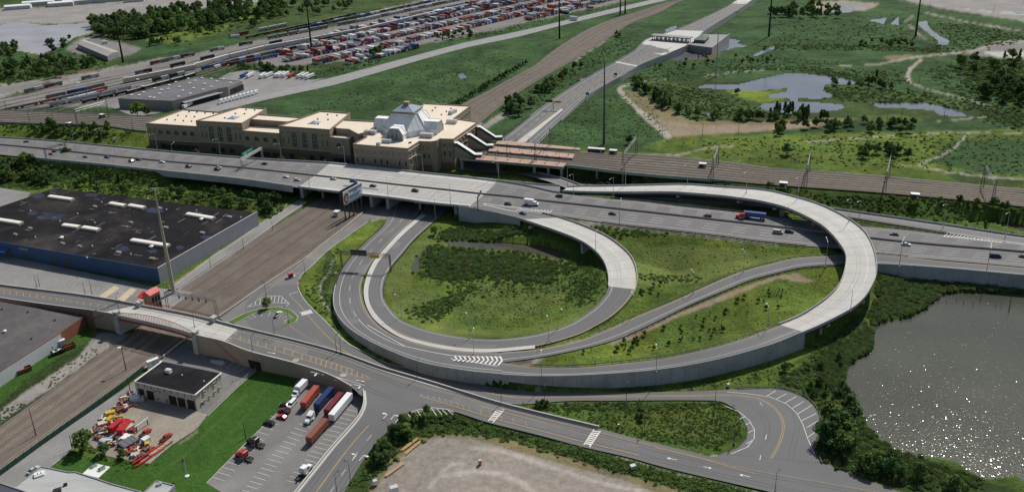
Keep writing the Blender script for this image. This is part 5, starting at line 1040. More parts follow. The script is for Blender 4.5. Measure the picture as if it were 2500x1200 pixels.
def barrel(u, v, u2, v2, w=3.6, parent=wh, z=8.5):
    a, b_ = W(u, v, z), W(u2, v2, z); d = (b_-a).normalized(); n = Vector((-d.y,d.x,0)); mb = MB(); R = []
    for e in (a, b_): R.append([e+n*(w/2*math.cos(PI*i/6))+Vector((0,0,1.+.8*math.sin(PI*i/6))) for i in range(7)])
    for i in range(6): mb.quad(R[0][i], R[0][i+1], R[1][i+1], R[1][i])
    mb.quad(*R[0]); mb.quad(*R[1]); s_ = mb.build('skylight', mat('skylight_plastic', (.78,.74,.66), .5, .08, 2.), parent)
    mb = MB(); c_ = (a+b_)/2; mb.box((c_.x,c_.y,z+.45), ((b_-a).length, w*1.02, 1.), math.atan2(d.y,d.x)); mb.build('kerb', mat('skylight_kerb', (.42,.33,.26), .8, .1), s_)
for q in ((122,482,178,490),(270,499,306,505),(317,504,353,510),(458,525,522,536),(156,552,194,557),(204,558,242,564),(-10,538,53,548),(323,589,412,603)): barrel(*q)
mb = MB()
for (u, v) in ((75,516),(249,495),(362,485),(430,491),(190,523),(147,541),(232,545),(310,555),(87,580),(226,602),(320,622),(213,630),(588,532),(480,515),(407,513),(390,508)): p = W(u, v, 8.5); mb.tube(p, p+Vector((0,0,.9)), .35, n=8); 
mb.build('roof_vents', white_metal, wh)
for (u, v, L) in ((38,573,2.4),(74,558,2.6),(153,595,2.4),(195,602,2.4),(372,632,3.6),(290,617,3),(232,505,2.6),(320,544,2.6),(390,509,3),(405,556,3),(560,530,3),(494,569,2.8)): unit_box(wh, u, v, 8.5, L, L*.5, .5, wa_, concrete if L < 3.5 else cream)
for (u, v) in ((370,604),(492,537),(151,582)):
    p = W(u, v, 8.5); mb = MB(); mb.tube(p, p+Vector((0,0,1.)), .8, n=12); mb.tube(p+Vector((0,0,1.)), p+Vector((0,0,1.5)), 1.3, .5, n=12); mb.build('exhaust_fan', white_metal, wh)
pud = mat('roof_puddle', (.024,.029,.055), .5, .5, 1., spec=.2); tarp = mat('roof_patch', (.085,.078,.072), .9, .4, .8, fine=.2, fscale=4)
for k, (u, v, rx, ry) in enumerate(((93,477,17,6),(128,464,12,3),(125,527,32,9),(80,520,14,5),(225,476,17,5),(375,513,24,7),(505,579,16,6),(300,607,20,7),(372,612,15,5),(440,604,11,6))):
    rr = random.Random(k); Pq = [W(u+rx*math.cos(t*PI/9)*rr.uniform(.7,1.15), v+ry*math.sin(t*PI/9)*rr.uniform(.7,1.15), 8.53) for t in range(18)]; mb = MB(); mb.v = [tuple(q) for q in Pq]; mb.f = [tuple(t) for t in tessellate_polygon([Pq])]; mb.m = [0]*len(mb.f); mb.build('puddle', pud, wh)
mb = MB()
rr = random.Random(2)
for k in range(70):
    t1, t2 = rr.uniform(.03,.97), rr.uniform(.04,.96); q = P[0].lerp(P[1], t1).lerp(P[3].lerp(P[2], t1), t2); mb.box((q.x, q.y, 8.51+.002*(k%5)), (rr.uniform(1,7), rr.uniform(.3,1.3), .04), wa_+rr.choice((0, PI/2)))
mb.build('roof_patches', tarp, wh)
a, b_ = P[0].copy(), P[1].copy(); a.z = b_.z = 0
def tW(u): # fraction along the front wall for photo column u
    lo, hi = 0., 1.
    for _ in range(30):
        m_ = (lo+hi)/2; q = a.lerp(b_, m_); x = PX(q.x, q.y, 0)[0]
        if x < u: lo = m_
        else: hi = m_
    return lo
for u, w_, h in ((22,5,5),(62,4,4),(80,4,4),(134,5,5),(168,5,5)):
    mb = MB(); on_wall(a, b_, tW(u), .3, w_, h, mb, .14); mb.build('dock_door', mat('dock_door', (.06,.07,.09), .6, .1), wh)
mb = MB(); on_wall(a, b_, tW(64), 6.2, 7, 1.2, mb, .14); mb.build('wall_sign', grey_wall, wh)
p = a.lerp(b_, tW(14)); mb = MB(); nn = Vector((wd_.y,-wd_.x,0)).normalized(); e = wd_.normalized(); mb.quad(p-e*5+Vector((0,0,6)), p+e*5+Vector((0,0,6)), p+e*5+nn*4+Vector((0,0,4.6)), p-e*5+nn*4+Vector((0,0,4.6))); mb.build('awning', mat('blue_awning', (.03,.09,.28), .6, .1), wh)
for nm, pts in (('tan_loading_pad', ((242,722),(258,726),(293,702),(279,697))),('tan_loading_pad', ((285,731),(303,735),(334,706),(319,702)))): Pq = [W(u, v, .08) for u, v in pts]; mb = MB(); mb.quad(*Pq); struct(mb.build(nm, mat('tan_pad', (.46,.38,.26), .85, .1, 1.)))
# ---------------------------------------------------------------- grey-roofed building with brick end and white wall
roof_grey = mat('grey_roof', (.085,.08,.082), .85, .2, .3, fine=.15, fscale=2, stain=(.12,.112,.11), stain_amt=.6); brick_red = mat('red_brick', (.22,.085,.055), .85, .15, 1., fine=.12, fscale=10); white_wall = mat('white_wall', (.52,.54,.56), .8, .08, .6, stain=(.40,.41,.42), stain_amt=.5)
gb = thing('flat_roofed_works', (0,0,0), 0, 'grey flat roofed works with a brick corner and white long wall, below the overpass', 'building')
GR = [(-200,715),(-60,727),(0,736),(205,772),(147,813),(-160,1010)]
B2 = Block(GR, 6.2, -.3); P = B2.P; mb = MB(); Q = P[::-1] if B2.rev else P; mb.prism([(p.x,p.y) for p in Q], -.3, 6.2, 1, 0); mb.build('body', [roof_grey, white_wall], gb)
panel(gb, P[4], P[3], -.3, 6.5, brick_red, 'brick_wall', .05); panel(gb, P[5], P[4], -.3, 6.45, white_wall, 'white_wall', .07)
mb = MB(); mb.bar(P[5]+Vector((0,0,.5)), P[4]+Vector((0,0,.5)), .3); mb.build('coping', brick_red, gb)
q = W(12,810,6.2); mb = MB(); mb.tube(q, q+Vector((0,0,.8)), .6, n=10); mb.tube(q+Vector((0,0,.8)), q+Vector((0,0,1.2)), .9,.4, n=10); mb.build('roof_vent', white_metal, gb)
mb = MB()
for u, v in ((5,755),(68,762),(134,782),(77,827)): q = W(u, v, 6.2); mb.box((q.x,q.y,6.5),(.7,.7,.6))
mb.build('roof_vents', steel_dark, gb)
# ---------------------------------------------------------------- white garage
ga = thing('garage', (0,0,0), 0, 'small white block garage with a black roof and dark bay doors', 'garage')
garage_wall = mat('cream_block', (.50,.46,.40), .85, .06, 1., fine=.05, fscale=6, stain=(.34,.30,.25), stain_amt=.5)
G = Block([(396,881),(540,910),(475,964),(328,931)], 7.3, -.2)
P = G.P; mb = MB(); Q = P[::-1] if G.rev else P; mb.prism([(p.x,p.y) for p in Q], -.2, 7.3, 0, 1); mb.build('wall', [garage_wall, mat('garage_roof', (.014,.014,.016), .9, .3, .6, spec=.08, stain=(.05,.05,.055), stain_amt=.5)], ga)
mb = MB()
for i in range(4): mb.bar(P[i]+Vector((0,0,.1)), P[(i+1)%4]+Vector((0,0,.1)), .45)
mb.build('roof_trim', white_trim, ga)
a, b_ = P[3].copy(), P[2].copy(); a.z = b_.z = 0
for t, w_ in ((.09,3.),(.24,3.6),(.615,3.8),(.76,3.8),(.915,3.8)):
    mb = MB(); on_wall(a, b_, t, .2, w_, 4.3, mb, .08); o = mb.build('bay_door', mat('bay_door', (.03,.022,.02), .7, .2), ga)
for t, z, w_, h in ((.33,4.4,.8,1.),(.41,4.4,.8,1.),(.51,.1,.9,2.1),(.36,1.,.9,1.)): window(ga, a, b_, t, z, w_, h)
c, d2 = P[2].copy(), P[1].copy(); c.z = d2.z = 0
for t, z, w_, h in ((.18,.2,1.,2.1),(.29,1.,.9,1.1),(.47,1.,.9,1.1),(.66,1.,.9,1.1),(.84,1.,.9,1.1),(.70,4.7,1.2,1.2),(.32,4.7,1.2,1.2)): window(ga, c, d2, t, z, w_, h)
unit_box(ga, 412,908,7.3,2.4,1.6,1.2, math.atan2((b_-a).y,(b_-a).x), white_metal); 
mb = MB()
for u, v in ((445,916),(498,931)): q = W(u, v, 7.4); mb.tube(q, q+Vector((0,0,.5)), .25, n=8)
mb.build('roof_vents', white_metal, ga)
mb = MB()
for k in range(9):
    for (x, y) in ((a, b_), (c, d2)):
        q = x.lerp(y, (k+.5)/9); e = (y-x).normalized(); n_ = Vector((e.y,-e.x,0))*.12; mb.box((q.x+n_.x, q.y+n_.y, 6.3), (.35,.2,1.5), math.atan2(e.y,e.x))
mb.build('wall_ribs', mat('rib_concrete', (.30,.275,.24), .85, .1), ga)
# ---------------------------------------------------------------- grey sheet-roofed buildings at the bottom edge
lg = mat('pale_sheet_roof', (.36,.37,.36), .8, .1, .4, fine=.06, fscale=3, stretch=(.5,6.), stain=(.28,.29,.29), stain_amt=.6)
bb = thing('long_low_building', (0,0,0), 0, 'low building with a stepped pale grey roof beside the lawn', 'building')
b3 = Block([(101,1138),(170,1152),(185,1151),(255,1174),(272,1180),(345,1200),(330,1260),(20,1260),(36,1188)], 4.2, -.2); b3.build(bb, mat('grey_siding', (.25,.25,.25), .8, .1), lg, .35, .3)
for (u, v, L) in ((96,1158,3.2),(160,1183,1.2),(140,1197,2.5)): unit_box(bb, u, v, 4.3, L, L*.8, .35, .5, white_metal if L > 3 else steel_dark)
bc = thing('roof_hut', (0,0,0), 0, 'small flat pale roofed block at the south corner of the lawn', 'building')
b4 = Block([(382,1173),(427,1184),(400,1216),(350,1203)], 4., -.2); b4.build(bc, MATS['grey_siding'], lg, .35, .3); unit_box(bc, 389,1182,4.1,1.6,1.2,.4,.5)
bd = thing('dark_roofed_building', (0,0,0), 0, 'building corner with a dark blue grey roof at the bottom left edge', 'building')
b5 = Block([(-120,1140),(0,1178),(74,1203),(60,1300),(-150,1300)], 6., -.2); b5.build(bd, MATS['grey_siding'], mat('slate_roof', (.055,.065,.085), .7, .2, .5), .35, .3)
# picnic slab
sl = thing('picnic_slab', (0,0,0), 0, 'white concrete picnic slab on the bright lawn', 'slab'); P = [W(u, v, .25) for u, v in ((230,1129),(269,1138),(240,1165),(201,1155))]
mb = MB(); Q = P[::-1]; ar = sum(Q[i].x*Q[(i+1)%4].y-Q[(i+1)%4].x*Q[i].y for i in range(4)); Q = Q if ar > 0 else Q[::-1]; mb.prism([(p.x,p.y) for p in Q], -.1, .25); mb.build('slab_top', mat('white_slab', (.62,.64,.62), .8, .06), sl)
for (u, v, l) in ((229,1137,'green picnic table on the white slab, nearer the railway'),(249,1144,'green picnic table on the white slab, nearer the flagpole')):
    p = W(u, v, .25); t = thing('picnic_table', p, .9, l, 'picnic table', 'picnic tables on the slab'); mb = MB(); mb.box((0,0,.75),(2.4,.8,.08)); mb.build('table_top', mat('green_bench', (.03,.10,.08), .6, .1), t)
    for s_ in (-1, 1): mb = MB(); mb.box((0,s_*.8,.45),(2.4,.3,.06)); mb.build('bench', MATS['green_bench'], t)
    for s_ in (-1, 1): mb = MB(); mb.box((s_*.9,0,.37),(.1,1.6,.08)); mb.bar((s_*.9,-.6,0),(s_*.9,0,.74),.08); mb.bar((s_*.9,.6,0),(s_*.9,0,.74),.08); mb.build('leg', steel_dark, t)
# ---------------------------------------------------------------- far warehouse and shed
fw = thing('depot_warehouse', (0,0,0), 0, 'grey roofed depot warehouse dotted with small roof lights, behind the station', 'warehouse')
fwm = mat('depot_wall', (.30,.265,.24), .85, .1, .5); frm = mat('depot_roof', (.125,.125,.14), .85, .15, .2, fine=.1, fscale=1)
b6 = Block([(288,241),(390,213),(480,189),(591,199),(556,213),(532,217),(421,247)], 9, -.2); b6.build(fw, fwm, frm, .5, .5)
mb = MB()
for (x, y) in ((575,610),(925,572),(1010,585),(1100,588),(1045,635),(1135,650),(1235,655),(1170,690),(1310,712),(1055,680),(965,700),(1100,715),(1020,702),(1130,720),(1290,605),(1390,615),(1315,640),(1185,662),(1240,628),(1380,580),(1480,575),(1420,650),(1490,660),(1550,640),(1590,600),(1640,585),(1430,595),(1500,618),(1395,690),(1340,668),(1690,610),(1550,580)):
    p = W(x/3, y/3, 9); mb.box((p.x,p.y,9.5),(2.4,2.4,.9), .4)
mb.build('roof_light', white_trim, fw)
mb = MB(); a, b_ = W(421,247,9), W(532,217,9); a.z = b_.z = 0; 
for t in (.22,.3): on_wall(a, b_, t, .2, 6, 5, mb, .3)
on_wall(a, b_, .62, .2, 44, 5, mb, .3); mb.build('dock_doors', mat('dock_black', (.03,.03,.035), .8, .1), fw)
mb = MB(); e = (b_-a).normalized(); nn = Vector((e.y,-e.x,0)); p = a.lerp(b_, .62); mb.quad(p-e*22+Vector((0,0,6)), p+e*22+Vector((0,0,6)), p+e*22+nn*4+Vector((0,0,5.2)), p-e*22+nn*4+Vector((0,0,5.2))); mb.build('canopy', grey_wall, fw)
c, d2 = W(556,213,9), W(591,199,9); c.z = d2.z = 0; mb = MB()
for t in (.3,.6,.85): on_wall(c, d2, t, .2, 9, 6, mb, .3)
on_wall(W(532,217,0), W(556,213,0), .5, 0, 10, 6, mb, .3); mb.build('dock_door', MATS['dock_black'], fw)
sh = thing('freight_shed', (0,0,0), 0, 'long freight shed with a ridged grey roof beside the dark lattice mast', 'shed')
P = [W(u, v, 6) for u, v in ((190,108),(206,97),(291,126),(262,138))]; R0 = (P[0]+P[1])/2+Vector((0,0,2.2)); R1_ = (P[3]+P[2])/2+Vector((0,0,2.2)); mb = MB(); mb.quad(P[0], P[3], R1_, R0); mb.quad(R0, R1_, P[2], P[1]); mb.quad(P[0], R0, P[1]); mb.quad(P[3], P[2], R1_); mb.build('roof', mat('shed_roof', (.30,.29,.28), .8, .1, .5), sh)
mb = MB()
for i in range(4): p, q = P[i], P[(i+1)%4]; mb.quad(Vector((p.x,p.y,0)), Vector((q.x,q.y,0)), q, p)
mb.build('wall', concrete_grey, sh)
# ---------------------------------------------------------------- toll plaza
tp = thing('toll_plaza', (0,0,0), 0, 'toll plaza canopy over a row of booths on the raised road', 'toll plaza')
a, b_ = W(1596,86,11.5), W(1684,93,11.5); e = (b_-a).normalized(); n_ = Vector((-e.y,e.x,0)); L = (b_-a).length
mb = MB(); c = (a+b_)/2; mb.box((c.x, c.y, 11.9), (L+4, 12, .7), math.atan2(e.y,e.x)); mb.build('canopy', mat('canopy_sheet', (.20,.22,.24), .7, .1, .5), tp)
mb = MB(); mb.box((c.x-n_.x*6.1, c.y-n_.y*6.1, 11.7), (L+4, .3, 1.1), math.atan2(e.y,e.x)); mb.build('fascia', steel_dark, tp)
for k in range(6): p = a.lerp(b_, k/5); mb = MB(); mb.box((p.x-n_.x*3, p.y-n_.y*3, 9.), (.7,.7,5), sa_); mb.box((p.x+n_.x*3, p.y+n_.y*3, 9.), (.7,.7,5), sa_); mb.build('column', steel_dark, tp)
for k in range(8):
    p = a.lerp(b_, .1+k*.115)
    mb = MB(); mb.box((p.x, p.y, 6.8), (2., 16, .5), math.atan2(e.y,e.x)); o = mb.build('booth_island', concrete, tp)
    mb = MB(); mb.box((p.x, p.y, 8.3), (1.9, 4., 2.7), math.atan2(e.y,e.x)); mb.box((p.x-n_.x*3, p.y-n_.y*3, 7.8), (1.2, 1.2, 2.2), math.atan2(e.y,e.x)); mb.build('booth', white_metal, o)
mb = MB()
for k in range(8): p = a.lerp(b_, .155+k*.115)-n_*6.4; mb.box((p.x,p.y,10.7),(1.6,.2,1.), math.atan2(e.y,e.x))
mb.build('lane_signs', mat('lane_sign', (.5,.45,.3), .6, .2), tp)
tb = thing('toll_office', (0,0,0), 0, 'toll office with a green hipped roof beside the toll canopy', 'office')
P = [W(u, v, 11) for u, v in ((1688,95),(1706,88),(1731,88),(1724,98))]; 
P = [W(1692,97,10), W(1712,85,10), W(1733,87,10), W(1722,99,10)]; cxx = sum((p for p in P), Vector())/4; mb = MB(); t1 = cxx+Vector((0,0,3.6))
for i in range(4): mb.quad(P[i], P[(i+1)%4], t1)
mb.build('roof', mat('green_roof', (.035,.09,.075), .6, .1), tb); mb = MB(); 
for i in range(4): p, q = P[i].lerp(cxx,.12), P[(i+1)%4].lerp(cxx,.12); mb.quad(Vector((p.x,p.y,4)), Vector((q.x,q.y,4)), Vector((q.x,q.y,10)), Vector((p.x,p.y,10)))
mb.build('wall', brick_brown, tb)
mb = MB(); P = [W(u, v, 6.4) for u, v in ((1677,111),(1738,119),(1780,85),(1716,84),(1690,92))]; ar = sum(P[i].x*P[(i+1)%5].y-P[(i+1)%5].x*P[i].y for i in range(5)); P = P if ar > 0 else P[::-1]; mb.prism([(p.x,p.y) for p in P], -1, 6.4); struct(mb.build('toll_office_terrace', concrete_grey))
mb = MB()
for a, b_ in (((1677,109),(1738,117)),((1738,117),(1781,83))): p, q = W(*a, 7.2), W(*b_, 7.2); mb.box(((p.x+q.x)/2,(p.y+q.y)/2,3.4),((q-p).length,.5,8.6), math.atan2((q-p).y,(q-p).x))
tag(mb.build('terrace_wall', concrete), 'pale retaining wall around the toll office terrace', 'wall')
for w_, l in (('B','pale wall along the right edge of the rising toll road'),('A','pale parapet along the left edge of the rising toll road')):
    mb = MB(); SPUR.side(mb, w_, SKIRT(.9) if w_ == 'B' else JER, 3*8, SPUR.n-1, 0, T0); tag(mb.build('toll_road_wall', concrete), l, 'wall')
# ---------------------------------------------------------------- vehicles
PAINTS = {k: mat('paint_'+k, c, .3, .04, 1., spec=.5) for k, c in dict(black=(.015,.015,.018), navy=(.015,.03,.09), blue=(.02,.07,.28), red=(.38,.02,.02), maroon=(.14,.02,.025), white=(.70,.71,.72), silver=(.42,.44,.46), grey=(.13,.135,.14), yellow=(.55,.36,.04), orange=(.5,.15,.02), green=(.03,.12,.06), brown=(.22,.07,.04), rust=(.33,.07,.04), dblue=(.012,.03,.10), teal=(.05,.16,.18), cream=(.5,.45,.36)).items()}
head_m = mat('headlight_lens', (.7,.7,.68), .15, .02); tail_m = mat('tail_light_lens', (.4,.02,.02), .3, .02); rim_m = mat('wheel_rim', (.35,.35,.36), .4, .05, metal=.5)
def loft(mb, prof, ys, m=0):
    """prof: side outline [(x,z)] ; ys: half width per point; closed body"""
    n = len(prof); i = len(mb.v)
    for s in (-1, 1):
        for (x, z), y in zip(prof, ys): mb.v.append((x, s*y, z))
    for k in range(n):
        j = (k+1) % n; mb.f.append((i+k, i+j, i+n+j, i+n+k)); mb.m.append(m)
    mb.f.append(tuple(i+k for k in range(n-1,-1,-1))); mb.m.append(m); mb.f.append(tuple(i+n+k for k in range(n))); mb.m.append(m)
def oslot(o):
    for s in o.material_slots[:1]: s.link = 'OBJECT'
    return o
def make_car(kind):
    root = empty('car_source'); mb = MB()
    if kind == 'car': L, w = 4.6, .9; hull = [(-2.3,.35),(2.25,.35),(2.3,.6),(2.1,.82),(.95,.95),(-1.7,.98),(-2.25,.9),(-2.32,.55)]; cab = [(1.05,.93),(.3,1.38),(-.9,1.42),(-1.85,.97)]; cy = [.84,.62,.62,.82]; roof = (-.3,1.42,1.25,1.2)
    elif kind == 'suv': L, w = 4.8, .95; hull = [(-2.35,.4),(2.3,.4),(2.38,.7),(2.2,1.0),(1.2,1.12),(-2.2,1.15),(-2.36,1.0),(-2.4,.6)]; cab = [(1.25,1.1),(.55,1.66),(-1.95,1.7),(-2.3,1.13)]; cy = [.88,.72,.72,.86]; roof = (-.7,1.70,2.4,1.42)
    elif kind == 'pickup': L, w = 5.4, .97; hull = [(-2.7,.5),(2.6,.5),(2.7,.8),(2.5,1.05),(1.3,1.15),(-.6,1.15),(-.62,1.1),(-2.68,1.08)]; cab = [(1.3,1.13),(.7,1.72),(-.5,1.75),(-.75,1.13)]; cy = [.9,.74,.74,.88]; roof = (.1,1.75,1.15,1.45)
    else: L, w = 5.6, 1.0; hull = [(-2.8,.4),(2.7,.4),(2.8,.75),(2.6,1.15),(1.9,1.3),(-2.7,1.35),(-2.8,1.1),(-2.82,.6)]; cab = [(2.0,1.25),(1.3,2.05),(-2.6,2.1),(-2.76,1.3)]; cy = [.94,.84,.84,.94]; roof = (-.65,2.1,3.8,1.66)
    loft(mb, hull, [w*.97]*2+[w*.95,w*.93,w,w,w*.96,w*.96]); body = oslot(mb.build('body', PAINTS['grey'], root))
    mb = MB(); loft(mb, cab, cy); mb.build('windows', glass_dark, root)
    mb = MB(); mb.box((roof[0], 0, roof[1]+.015), (roof[2], roof[3], .05)); oslot(mb.build('roof', PAINTS['grey'], root))
    for x in (L*.3, -L*.3):
        for y in (-1, 1):
            mb = MB(); mb.tube((x, y*(w-.2), .34), (x, y*(w+.01), .34), .34, n=12); wl = mb.build('wheel', black, root)
    for y in (-1, 1):
        mb = MB(); mb.box((L/2-.06, y*w*.68, .72), (.12,.34,.16)); mb.build('headlight', head_m, root); mb = MB(); mb.box((-L/2, y*w*.7, .82), (.08,.3,.16)); mb.build('tail_light', tail_m, root)
    if kind == 'pickup': mb = MB(); mb.box((-1.65,0,1.12),(1.85,1.6,.05)); mb.build('load_bed', black, root)
    return root
CARS = {k: make_car(k) for k in ('car','suv','pickup','van')}; USED = set()
def setcol(root, col):
    for ch in root.children:
        if ch.name.split('.')[0] in ('body','roof','container','box','cab','hood'): ch.material_slots[0].link = 'OBJECT'; ch.material_slots[0].material = PAINTS[col]
def put(src, key, p, rz, name, label, cat, group=None, col=None):
    if key in USED: r = copy_tree(src)
    else: USED.add(key); r = src
    r.name = name; r.location = p; r.rotation_euler = (0,0,rz); tag(r, label, cat, group)
    if col: setcol(r, col)
    return r
def road_at(r, u, v):
    i = min(range(r.n), key=lambda i: (PX(*r.c[i])[0]-u)**2+(PX(*r.c[i])[1]-v)**2); z = r.c[i].z; d = r.c[min(i+1,r.n-1)]-r.c[max(i-1,0)]; return W(u, v, z), math.atan2(d.y, d.x)
HWY = [(64,347,'N','car','black','black car on the far carriageway, leftmost vehicle of the highway'),(151,354,'N','car','white','white car half hidden behind the truss gantry of the highway'),(150,364,'N','car','silver','silver car on the far carriageway beside the truss gantry'),
(134,371,'S','car','black','black car under the truss gantry, ahead of the red one'),(126,377,'S','car','red','red car under the truss gantry at the left of the highway'),(210,384,'S','car','grey','dark grey car alone in the lane right of the truss gantry'),(262,385,'S','car','navy','dark blue car next to the median, right of the lone grey one'),
(322,395,'S','suv','black','black car in the outer lane of a close pair, the one nearer the verge'),(339,391,'S','car','black','black car in the inner lane of a close pair, the one beside the median'),(396,397,'S','car','white','white car on the near carriageway in front of the long station facade'),(461,408,'S','suv','black','black car alone between the white one and the green sign gantry'),
(534,410,'S','car','silver','silver roofed car half hidden by a black one beside it'),(531,415,'S','suv','black','black car overlapping the silver roofed one on the near carriageway'),(646,401,'N','car','black','black car just right of the green sign gantry'),(698,433,'S','car','white','white car just before the pale bridge deck'),(726,441,'S','suv','silver','silver car at the left edge of the pale bridge deck'),
(814,438,'S','car','cream','beige car on the pale bridge deck left of the billboard'),(863,443,'S','suv','blue','blue van passing right behind the billboard'),(911,455,'S','car','black','black car on the pale bridge deck right of the billboard'),(1014,467,'S','suv','black','black large car alone in the middle of the pale bridge deck'),(1241,499,'S','suv','grey','dark car just past the pale bridge deck beside the gore'),
(1365,480,'N','suv','navy','navy car on the far carriageway where the flyover begins'),(1277,522,'R','car','blue','bright blue car entering the exit ramp'),(1495,523,'S','car','navy','dark blue car on the near carriageway above the meadow'),(1727,529,'N','suv','maroon','dark red large car behind the blue container lorry'),
(1899,569,'S','van','silver','silver minivan coming to the flyover shadow'),(1927,567,'S','suv','black','black van at the edge of the flyover shadow'),(2183,573,'N','car','grey','dark sedan on the far carriageway right of the flyover'),(2212,598,'S','car','white','white sedan on the near carriageway right of the flyover'),(2430,627,'S','van','navy','navy blue van near the right edge of the highway'),(2499,627,'S','car','grey','dark car cut by the right edge of the photo')]
for u, v, w_, k, c, l in HWY:
    r = {'N': tpk_north, 'S': tpk_south, 'R': R1}[w_]; p, a = road_at(r, u, v); a = a+PI if w_ in 'NR' else a
    put(CARS[k], k, p, a, 'car' if k != 'van' else 'van', l, 'car' if k != 'van' else 'van', 'vehicles driving on the highway', c)
# lorries ------------------------------------------------------------------
def wheels(root, xs, w=1.15, r=.5):
    for x in xs:
        for s in (-1, 1): mb = MB(); mb.tube((x, s*(w-.35), r), (x, s*w, r), r, n=12); mb.build('wheel', black, root)
def ribs(mb, L, w, h, z0, n, m=0):
    for k in range(n):
        x = -L/2+.3+(L-.6)*k/(n-1)
        for s in (-1, 1): mb.box((x, s*w/2, z0+h/2), (.12,.08,h-.3), m=m)
def container_box(root, L, w, h, z0, nm='container', col='rust'):
    mb = MB(); mb.box((0,0,z0+h/2), (L,w,h)); ribs(mb, L, w, h, z0, int(L/.75)); mb.box((0,0,z0+h+.02),(L-.5,w-.3,.06)); b = mb.build(nm, PAINTS[col], root); oslot(b)
    mb = MB(); 
    for s in (-1, 1): mb.box((-L/2-.03, s*w*.245, z0+h/2), (.06, w*.46, h*.93)); mb.bar((-L/2-.08,s*w*.14,z0+.2),(-L/2-.08,s*w*.14,z0+h-.2),.05)
    mb.build('doors', PAINTS[col], b); return b
def make_trailer(L, h, nm, kind, col):
    root = empty('trailer_source'); b = container_box(root, L, 2.5, h, 1.2, 'container' if kind == 'c' else 'box', col)
    mb = MB(); mb.box((0,0,1.05),(L*.96,1.0,.26)); mb.build('chassis', steel_dark, root); wheels(root, (-L/2+1.2,-L/2+2.5), 1.2)
    for s in (-1, 1): mb = MB(); mb.box((L/2-2.6, s*.8, .5),(.18,.18,1.)); mb.box((L/2-2.6,s*.8,.05),(.4,.4,.1)); mb.build('landing_leg', steel_dark, root)
    return root
def make_tractor():
    root = empty('tractor_source'); mb = MB()
    mb.box((-2.,0,.9),(4.6,.9,.3)); mb.build('frame', steel_dark, root); mb = MB()
    loft(mb, [(.3,1.),(2.,1.),(2.,2.1),(1.75,2.9),(1.2,3.1),(-.9,3.5),(-1.1,3.4),(-1.1,1.)], [1.15]*3+[1.1,1.05,1.,1.,1.15]); oslot(mb.build('cab', PAINTS['white'], root)); mb = MB()
    loft(mb, [(2.,.7),(3.9,.7),(3.95,1.5),(3.6,1.75),(2.,2.05)], [.95,.85,.85,.8,.95]); oslot(mb.build('hood', PAINTS['white'], root))
    mb = MB(); mb.quad((2.03,-.9,2.1),(2.03,.9,2.1),(1.8,.85,2.8),(1.8,-.85,2.8)); 
    for s in (-1,1): mb.quad((.6,s*1.17,2.1),(1.8,s*1.17,2.1),(1.6,s*1.12,2.75),(.6,s*1.12,2.75))
    mb.build('windscreen', glass_dark, root); mb = MB(); mb.tube((-2.2,0,1.1),(-2.2,0,1.22),.5,n=12); mb.build('fifth_wheel', black, root); wheels(root, (3.,-1.8,-3.1), 1.2)
    for s in (-1, 1): mb = MB(); mb.tube((-.9,s*1.28,1.),(-.9,s*1.28,3.8),.09,n=8); mb.build('exhaust_stack', rim_m, root); mb = MB(); mb.tube((-.6,s*1.,.75),(.9,s*1.,.75),.35,n=10); mb.build('fuel_tank', rim_m, root)
    return root
def make_boxtruck(L=7.):
    root = empty('truck_source'); mb = MB(); mb.box((-1.2,0,2.45),(L-1.,2.5,2.6)); mb.box((-1.2,0,3.78),(L-1.3,2.3,.06)); oslot(mb.build('box', PAINTS['white'], root)); mb = MB()
    loft(mb, [(L/2-1.6,.7),(L/2+1.5,.7),(L/2+1.5,1.5),(L/2+.6,1.75),(L/2+.1,2.6),(L/2-1.6,2.7)], [1.1]*4+[1.0,1.05]); oslot(mb.build('cab', PAINTS['white'], root))
    mb = MB(); mb.quad((L/2+.63,-.95,1.78),(L/2+.63,.95,1.78),(L/2+.18,.9,2.5),(L/2+.18,-.9,2.5)); mb.build('windscreen', glass_dark, root); mb = MB(); mb.box((-.8,0,.95),(L,.9,.3)); mb.build('frame', steel_dark, root); wheels(root, (L/2+.4,-L/2+.8), 1.15, .48); return root
SRC = {'c40': make_trailer(12.2, 2.7, 'x', 'c', 'rust'), 't53': make_trailer(15.2, 2.8, 'x', 't', 'white'), 'tractor': make_tractor(), 'box': make_boxtruck()}
def put2(key, f, r, z, name, label, cat, col, off=0, grp=None, along=.5):
    a, b_ = W(*f, z), W(*r, z); d = a-b_; rz_ = math.atan2(d.y, d.x); c = a.lerp(b_, along); c.z = off; return put(SRC[key], key, c, rz_, name, label, cat, grp, col)
Z6 = lambda x, y: (640+x/6, 900+y/6)
G5 = 'lorries parked in the truck lot'
put2('c40', Z6(590,492), Z6(800,230), 4., 'container_trailer', 'orange red container on a trailer chassis, beside the white box truck', 'trailer', 'rust', grp=G5)
put2('c40', Z6(790,505), Z6(1010,258), 4., 'container_trailer', 'dark blue container on a trailer hitched to a white tractor', 'trailer', 'dblue', grp=G5)
put2('c40', Z6(940,590), Z6(1155,335), 4., 'container_trailer', 'maroon container on a trailer between the blue one and the long white trailer', 'trailer', 'maroon', grp=G5)
put2('t53', Z6(1005,670), Z6(1285,338), 4., 'box_trailer', 'long white box trailer, last of the row under the curved wall', 'trailer', 'white', grp=G5)
put2('c40', Z6(675,995), Z6(925,715), 4., 'container_trailer', 'brown container trailer parked alone behind the row', 'trailer', 'brown', grp=G5)
put2('box', Z6(470,300), Z6(620,150), 3.8, 'box_truck', 'white box truck at the left end of the trailer row', 'truck', 'white', grp=G5)
put2('tractor', Z6(660,760), Z6(775,620), 1.5, 'truck_tractor', 'white tractor unit hitched to the dark blue container', 'truck', 'white', grp=G5)
